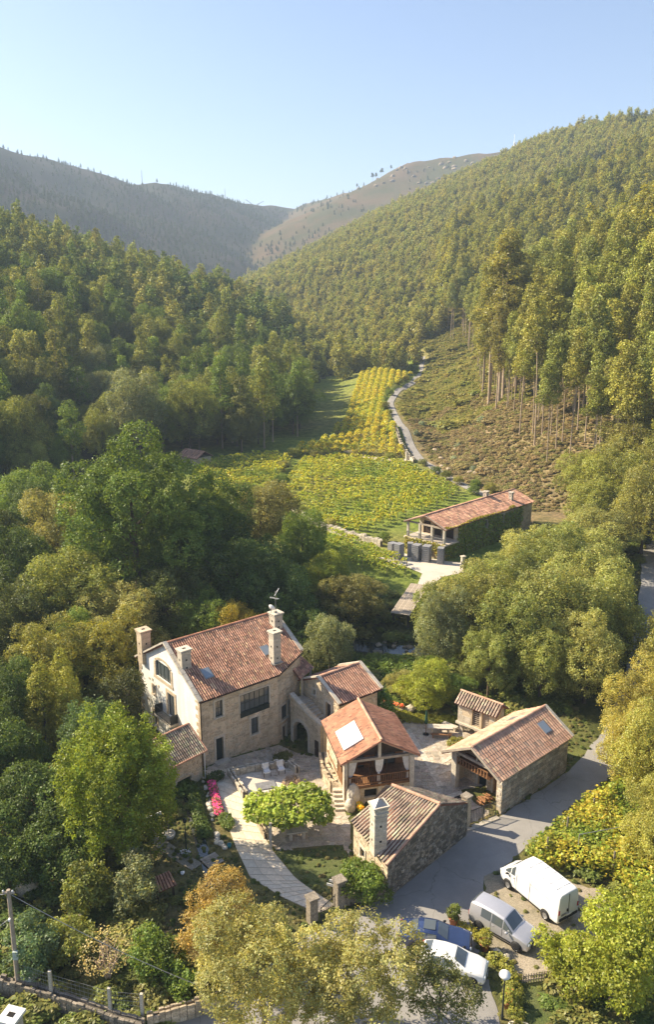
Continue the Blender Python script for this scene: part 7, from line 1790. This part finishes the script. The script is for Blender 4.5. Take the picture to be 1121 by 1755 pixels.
clumps('verge_plants', 'strip of yellow-green verge plants between the parked cars', 'plants', [(9.0, 44.6), (9.5, 44.2), (10.0, 43.5)], .35, .4, .12, 'leaf', 17, (0.25, 0.24, 0.05))
clumps('verge_plants', 'bushy verge plants along the pavement by the street lamp', 'plants', [(10.7, 41.7), (11.2, 41.2), (11.3, 40.2), (11.3, 39.4), (11.1, 38.6), (11.0, 37.6), (10.9, 36.6)], .45, .6, .13, 'leaf', 18, (0.22, 0.23, 0.05))
for i, (x, y, s) in enumerate([(11.2, 36.9, .45), (10.9, 42.3, .4), (11.4, 42.0, .35), (10.7, 37.1, .3), (14.9, 37.3, .35)]):
    tag(MB().rock((0, 0, 0), (s, s * .8, s * .55), 400 + i, 1.1).build('verge_stone', M['granite_light'], None, None, (x, y, s * .35)), ['large pale stone at the foot of the street lamp', 'flat stone in front of the silver minivan', 'second flat stone in front of the silver minivan', 'small pale stone beside the street lamp', 'pale stone on the dark lawn by the glossy round tree'][i], 'stone')
sl_ = thing('street_lamp', 'iron street lamp with a white round shade on the pavement', 'street lamp', (10.2, 37.6, 0)); MB().tube([(0, 0, 0), (0, 0, .5), (0, 0, 3.0)], [.1, .06, .045], 8).build('post', M['iron'], sl_)
MB().lathe([(.03, 2.95), (.3, 3.02), (.34, 3.08), (.3, 3.2), (.1, 3.32), (.02, 3.34)], (0, 0, 0), 14).build('shade', M['white'], sl_); MB().lathe([(.02, 2.75), (.12, 2.8), (.15, 2.95), (.02, 2.98)], (0, 0, 0), 10).build('bulb_glass', M['lamp_clear'], sl_)
fc = thing('picket_fence', 'small grey picket fence beside the dark lawn', 'fence', (12.0, 40.1, 0), R(10))
for k in range(16): MB().box((0, 0, 0), (.06, .04, .7)).build('picket', M['wood_grey'], fc, None, (k * .17, 0, .35))
MB().box((1.3, .03, .5), (2.7, .03, .07)).build('rail', M['wood_grey'], fc); MB().box((1.3, .03, .2), (2.7, .03, .07)).build('rail', M['wood_grey'], fc)
sheet('side_lawn', [(11.6, 39.8), (15.2, 40.2), (17.5, 37), (16.5, 33), (11.4, 33)], .025, M['lawn'], 1.0)
# ------------------------------------------------------------------ pole, cables, fence of the lower garden
pl = thing('utility_pole', 'wooden utility pole at the western edge of the lower garden', 'pole', (-18.6, 39.4, 0)); MB().tube([(0, 0, -.3), (.05, .02, 7.3)], [.16, .11], 9).build('post', M['wood_grey'], pl)
MB().box((.05, 0, 7.1), (.7, .1, .1)).build('crossarm', M['wood_grey'], pl)
for sx in (-.25, .3): MB().lathe([(.01, 0), (.05, .03), (.06, .1), (.03, .14), (.01, .15)], (0, 0, 0), 8).build('insulator', M['white'], pl, None, (sx, 0, 7.15))
MB().box((.12, -.15, 2.9), (.3, .2, .55)).build('meter_box', M['box_green'], pl)
MB().box((.0, -.1, 5.4), (.12, .3, .12)).build('bracket', M['white'], pl)
def cable(label, p, q, sag, r=.022):
    pts = [(p[0] + (q[0] - p[0]) * k / 14, p[1] + (q[1] - p[1]) * k / 14, p[2] + (q[2] - p[2]) * k / 14 - sag * 4 * (k / 14) * (1 - k / 14)) for k in range(15)]
    tag(MB().tube(pts, r, 5).build('cable', M['metal'], None), label, 'cable')
cable('long cable running from the wooden pole to the thin pole', (-18.5, 39.4, 7.05), (-7.35, 38.0, 1.9), .3); cable('short cable leaving the top of the wooden pole westwards', (-18.8, 39.4, 7.0), (-30, 40.2, 6.8), .2); cable('thick cable leaving the middle of the wooden pole', (-18.7, 39.2, 5.4), (-24, 34, 4.6), .3)
bx = thing('junction_box', 'pale green electric cabinet at the foot of the wooden pole', 'box', (-18.05, 39.5, .55), R(-15)); MB().box((0, 0, .3), (.75, .4, .65)).build('cabinet', M['box_green'], bx); MB().box((0, -.205, .3), (.66, .02, .55)).build('door', M['box_green'], bx); MB().box((-.2, -.22, .35), (.06, .02, .1)).build('handle', M['trim'], bx)
tp = thing('thin_pole', 'thin pale pole on the sunlit low wall', 'pole', (-7.35, 38.0, .5)); MB().tube([(0, 0, 0), (0, 0, 1.6)], .05, 6).build('post', M['metal'], tp)
for i, (x, y, h) in enumerate([(-16.3, 38.6, 2.6), (-12.5, 37.4, 2.6), (-10.6, 37.2, 2.4)]):
    tag(MB().box((0, 0, h / 2 - .2), (.2, .18, h), 0, 1.0, .85).build('fence_post', M['granite_light'], None, None, (x, y, 0), rnd.uniform(-.2, .2)), ['first granite fence post, nearest the wooden pole', 'middle granite fence post of the lower garden', 'last granite fence post, next to the sunlit low wall'][i], 'post', 'granite posts of the garden fence')
wf = thing('wire_fence', 'fine wire fence between the granite posts of the lower garden', 'fence', (0, 0, 0)); m = MB()
for (a, b) in (((-16.3, 38.6), (-12.5, 37.4)), ((-12.5, 37.4), (-10.6, 37.2)), ((-18.6, 39.4), (-16.3, 38.6))):
    for z in (1.0, 1.3, 1.6, 1.9, 2.15): m.tube([(a[0], a[1], z), (b[0], b[1], z)], .008, 4)
    for k in range(14): q = k / 14; m.beam((a[0] + (b[0] - a[0]) * q, a[1] + (b[1] - a[1]) * q, .9), (a[0] + (b[0] - a[0]) * q, a[1] + (b[1] - a[1]) * q, 2.15), .01)
m.build('wire_mesh', M['metal'], wf, 'stuff')
ch = thing('neighbour_chimney', 'pale square chimney top at the bottom left corner', 'chimney', (-17.3, 35.4, 0), R(-15)); MB().box((0, 0, 1.2), (.8, .8, 2.6)).build('shaft', M['granite_light'], ch); MB().box((0, 0, 2.55), (1.1, 1.1, .16)).build('cap', M['white'], ch); MB().box((0, 0, 2.64), (.4, .3, .02)).build('flue', M['dark'], ch)
# dry shrub
ds = thing('dry_shrub', 'pale leafless shrub in the lower garden behind the fence', 'shrub', (-13.4, 40.2, 0)); r = random.Random(12); m = MB()
for k in range(9):
    a = r.uniform(0, 6.28); p0 = Vector((0, 0, 0)); p1 = Vector((math.cos(a) * r.uniform(.4, .9), math.sin(a) * r.uniform(.4, .9), r.uniform(1.2, 2.0))); m.tube([p0, p0.lerp(p1, .5) + Vector((0, 0, .2)), p1], [.07, .05, .03], 5, 1.5)
    for j in range(7):
        s = p0.lerp(p1, r.uniform(.4, 1)); e = s + Vector((r.uniform(-.8, .8), r.uniform(-.8, .8), r.uniform(.3, 1.4))); m.tube([s, s.lerp(e, .5) + Vector((0, 0, .1)), e], [.025, .018, .008], 4, 1.6)
m.build('branches', M['bark_pale'], ds)
lb = [(0, 0, 2.2, 1.5, 1.4, 1.1), (-.8, .3, 1.4, 1.1, 1.0, .8)]; v, f, t = leaf_cloud(lb, .4, 5, .3, .13, 61); c = inst(raw_mesh('foliage', v, f, M['leaf'], t), 'foliage', ds, kind='stuff'); c.color = (.40, .34, .19, 1)
# old stone posts and a boulder in the shaded garden
for i, (x, y, h) in enumerate([(-17.4, 45.3, 1.5), (-16.3, 44.2, 1.4)]): tag(MB().box((0, 0, h / 2), (.22, .2, h), 0, 1, .85).build('old_post', M['granite'], None, None, (x, y, 0)), ['short old stone post under the yellowing fruit tree', 'second short old stone post nearer the fence'][i], 'post')
for i, (x, y, s) in enumerate([(-21.2, 47.9, .9), (-14.6, 51.0, .8)]): tag(MB().rock((0, 0, 0), (s, s * .7, s * .75), 500 + i, .9, 2).build('boulder', M['granite'], None, None, (x, y, s * .4)), ['grey boulder in deep shade at the western edge', 'grey boulder under the bright yellow-green tree'][i], 'boulder')
# ------------------------------------------------------------------ winery yard: crate stacks, bridge
crate_me = MB().box((0, 0, 0), (.95, .95, .26)).box((0, 0, .14), (1.0, 1.0, .035)).mesh('crate', M['crate'])
for i, (x, y, n, lab) in enumerate([(10.35, 120.6, 7, 'stack of grey crates farthest from the ivy wall'), (11.3, 119.1, 8, 'tall stack of grey crates second from the terrace end'), (14.0, 118.6, 8, 'stack of grey crates in the middle of the row'), (15.5, 118.0, 8, 'stack of grey crates second from the ivy wall'), (17.5, 116.9, 8, 'stack of grey crates beside the ivy wall'), (13.2, 120.6, 7, 'stack of grey crates behind the others under the terrace')]):
    o = thing('crate_stack', lab, 'crate stack', (x, y, 2.06), R(40 + 8 * i)); w_ = (1.25, 1.35, 1.45, 1.5, 1.2, 1.1)[i]
    for k in range(n): inst(crate_me, 'crate', o, (0, 0, .16 + k * .315), 0, (w_, w_ * .8, 1))
br = thing('plank_bridge', 'wooden plank bridge over the stream below the winery', 'bridge', (9.75, 99.6, .55), math.atan2(9.0, 3.6))
BLN = 9.9
for y in (-1.1, 1.1): MB().box((0, 0, 0), (BLN, .2, .3)).build('girder', M['wood_dark'], br, None, (BLN / 2, y, -.2))
for k in range(9): MB().box((0, 0, 0), (BLN, .27, .08), 0, rnd.uniform(.8, 1.2)).build('plank', M['wood_grey'], br, None, (BLN / 2, -1.2 + k * .3, 0))
br.rotation_euler = (0, -math.atan(.95 / BLN), math.atan2(9.0, 3.6))
for k in (.4, BLN - .4):
    for y in (-1.0, 1.0): MB().box((0, 0, 0), (.22, .22, 2.4)).build('trestle_post', M['wood_dark'], br, None, (k, y, -1.4))
# yard furniture posts at the winery drive
pillar('yard_pillar', 'short stone pillar at the corner of the winery forecourt', 20.9, 116.6, .5, 1.2, .4)
# ------------------------------------------------------------------ wind turbines on the far ridges
def turbine(label, x, y, h, yaw, roll):
    o = thing('wind_turbine', label, 'wind turbine', (x, y, float(height(x, y)) - 2), yaw)
    MB().tube([(0, 0, 0), (0, 0, h)], [1.6, 1.0], 10).build('tower', M['white'], o); MB().box((0, 1.0, h + .6), (2.2, 6, 2.2)).build('nacelle', M['white'], o)
    hub = MB().rock((0, 0, 0), (1.3, 1.3, 1.3), 1, 1, 2).build('hub', M['white'], o, None, (0, -2.6, h + .6))
    for k in range(3):
        a = roll + k * 2.0944; c, s = math.cos(a), math.sin(a); b = MB()
        b.beam((0, 0, 0), (c * 12, 0, s * 12), .5, 1.9); b.beam((c * 12, 0, s * 12), (c * 24, 0, s * 24), .3, 1.1); b.build('blade', M['white'], o, None, (0, -2.9, h + .6))
turbine('wind turbine on the low saddle of the far left ridge', -157, 1820, 10, .5, .5); turbine('wind turbine above the right end of the far heath hill, left of two', 325, 1500, 30, .1, 1.57); turbine('wind turbine above the right end of the far heath hill, right of two', 345, 1500, 26, .3, .55)
for i, (u_, v_) in enumerate([(-330, 1520), (-205, 1705)]):
    z = float(height(u_, v_)); tag(MB().tube([(0, 0, 0), (0, 0, 22)], [.8, .4], 6).build('radio_mast', M['metal'], None, None, (u_, v_, z - 1)), ['thin mast on the flat top of the far left ridge', 'thin mast on the lower far left ridge'][i], 'mast')
# lone pines on the far skyline
for i, (x, y, s) in enumerate([(60, 1705, 1.0), (88, 1640, 1.5), (94, 1626, 1.3), (102, 1608, 1.6), (118, 1572, 1.0)]):
    plant('skyline_pine', PINES[i % 4], 'lone dark pine on the skyline of the far heath hill', 'tree', x, y, (s * .7, s * .7, s * .5), i, (0.06, 0.08, 0.03), 'lone pines on the skyline')
# ------------------------------------------------------------------ air
mb = MB(); mb.box2((-2600, -60, -8), (2600, 3600, 345))
hz = mb.build('haze', M['white'])
hz["kind"] = 'stuff'
hm = bpy.data.materials.new('haze_air'); N, L = nodes(hm)
for n in list(N): N.remove(n)
out = N.new("ShaderNodeOutputMaterial"); pv = N.new("ShaderNodeVolumePrincipled")
pv.inputs["Color"].default_value = (0.62, 0.79, 1.0, 1); pv.inputs["Density"].default_value = 0.00025; pv.inputs["Anisotropy"].default_value = 0.1
L.new(pv.outputs[0], out.inputs["Volume"])
hz.data.materials.clear(); hz.data.materials.append(hm)
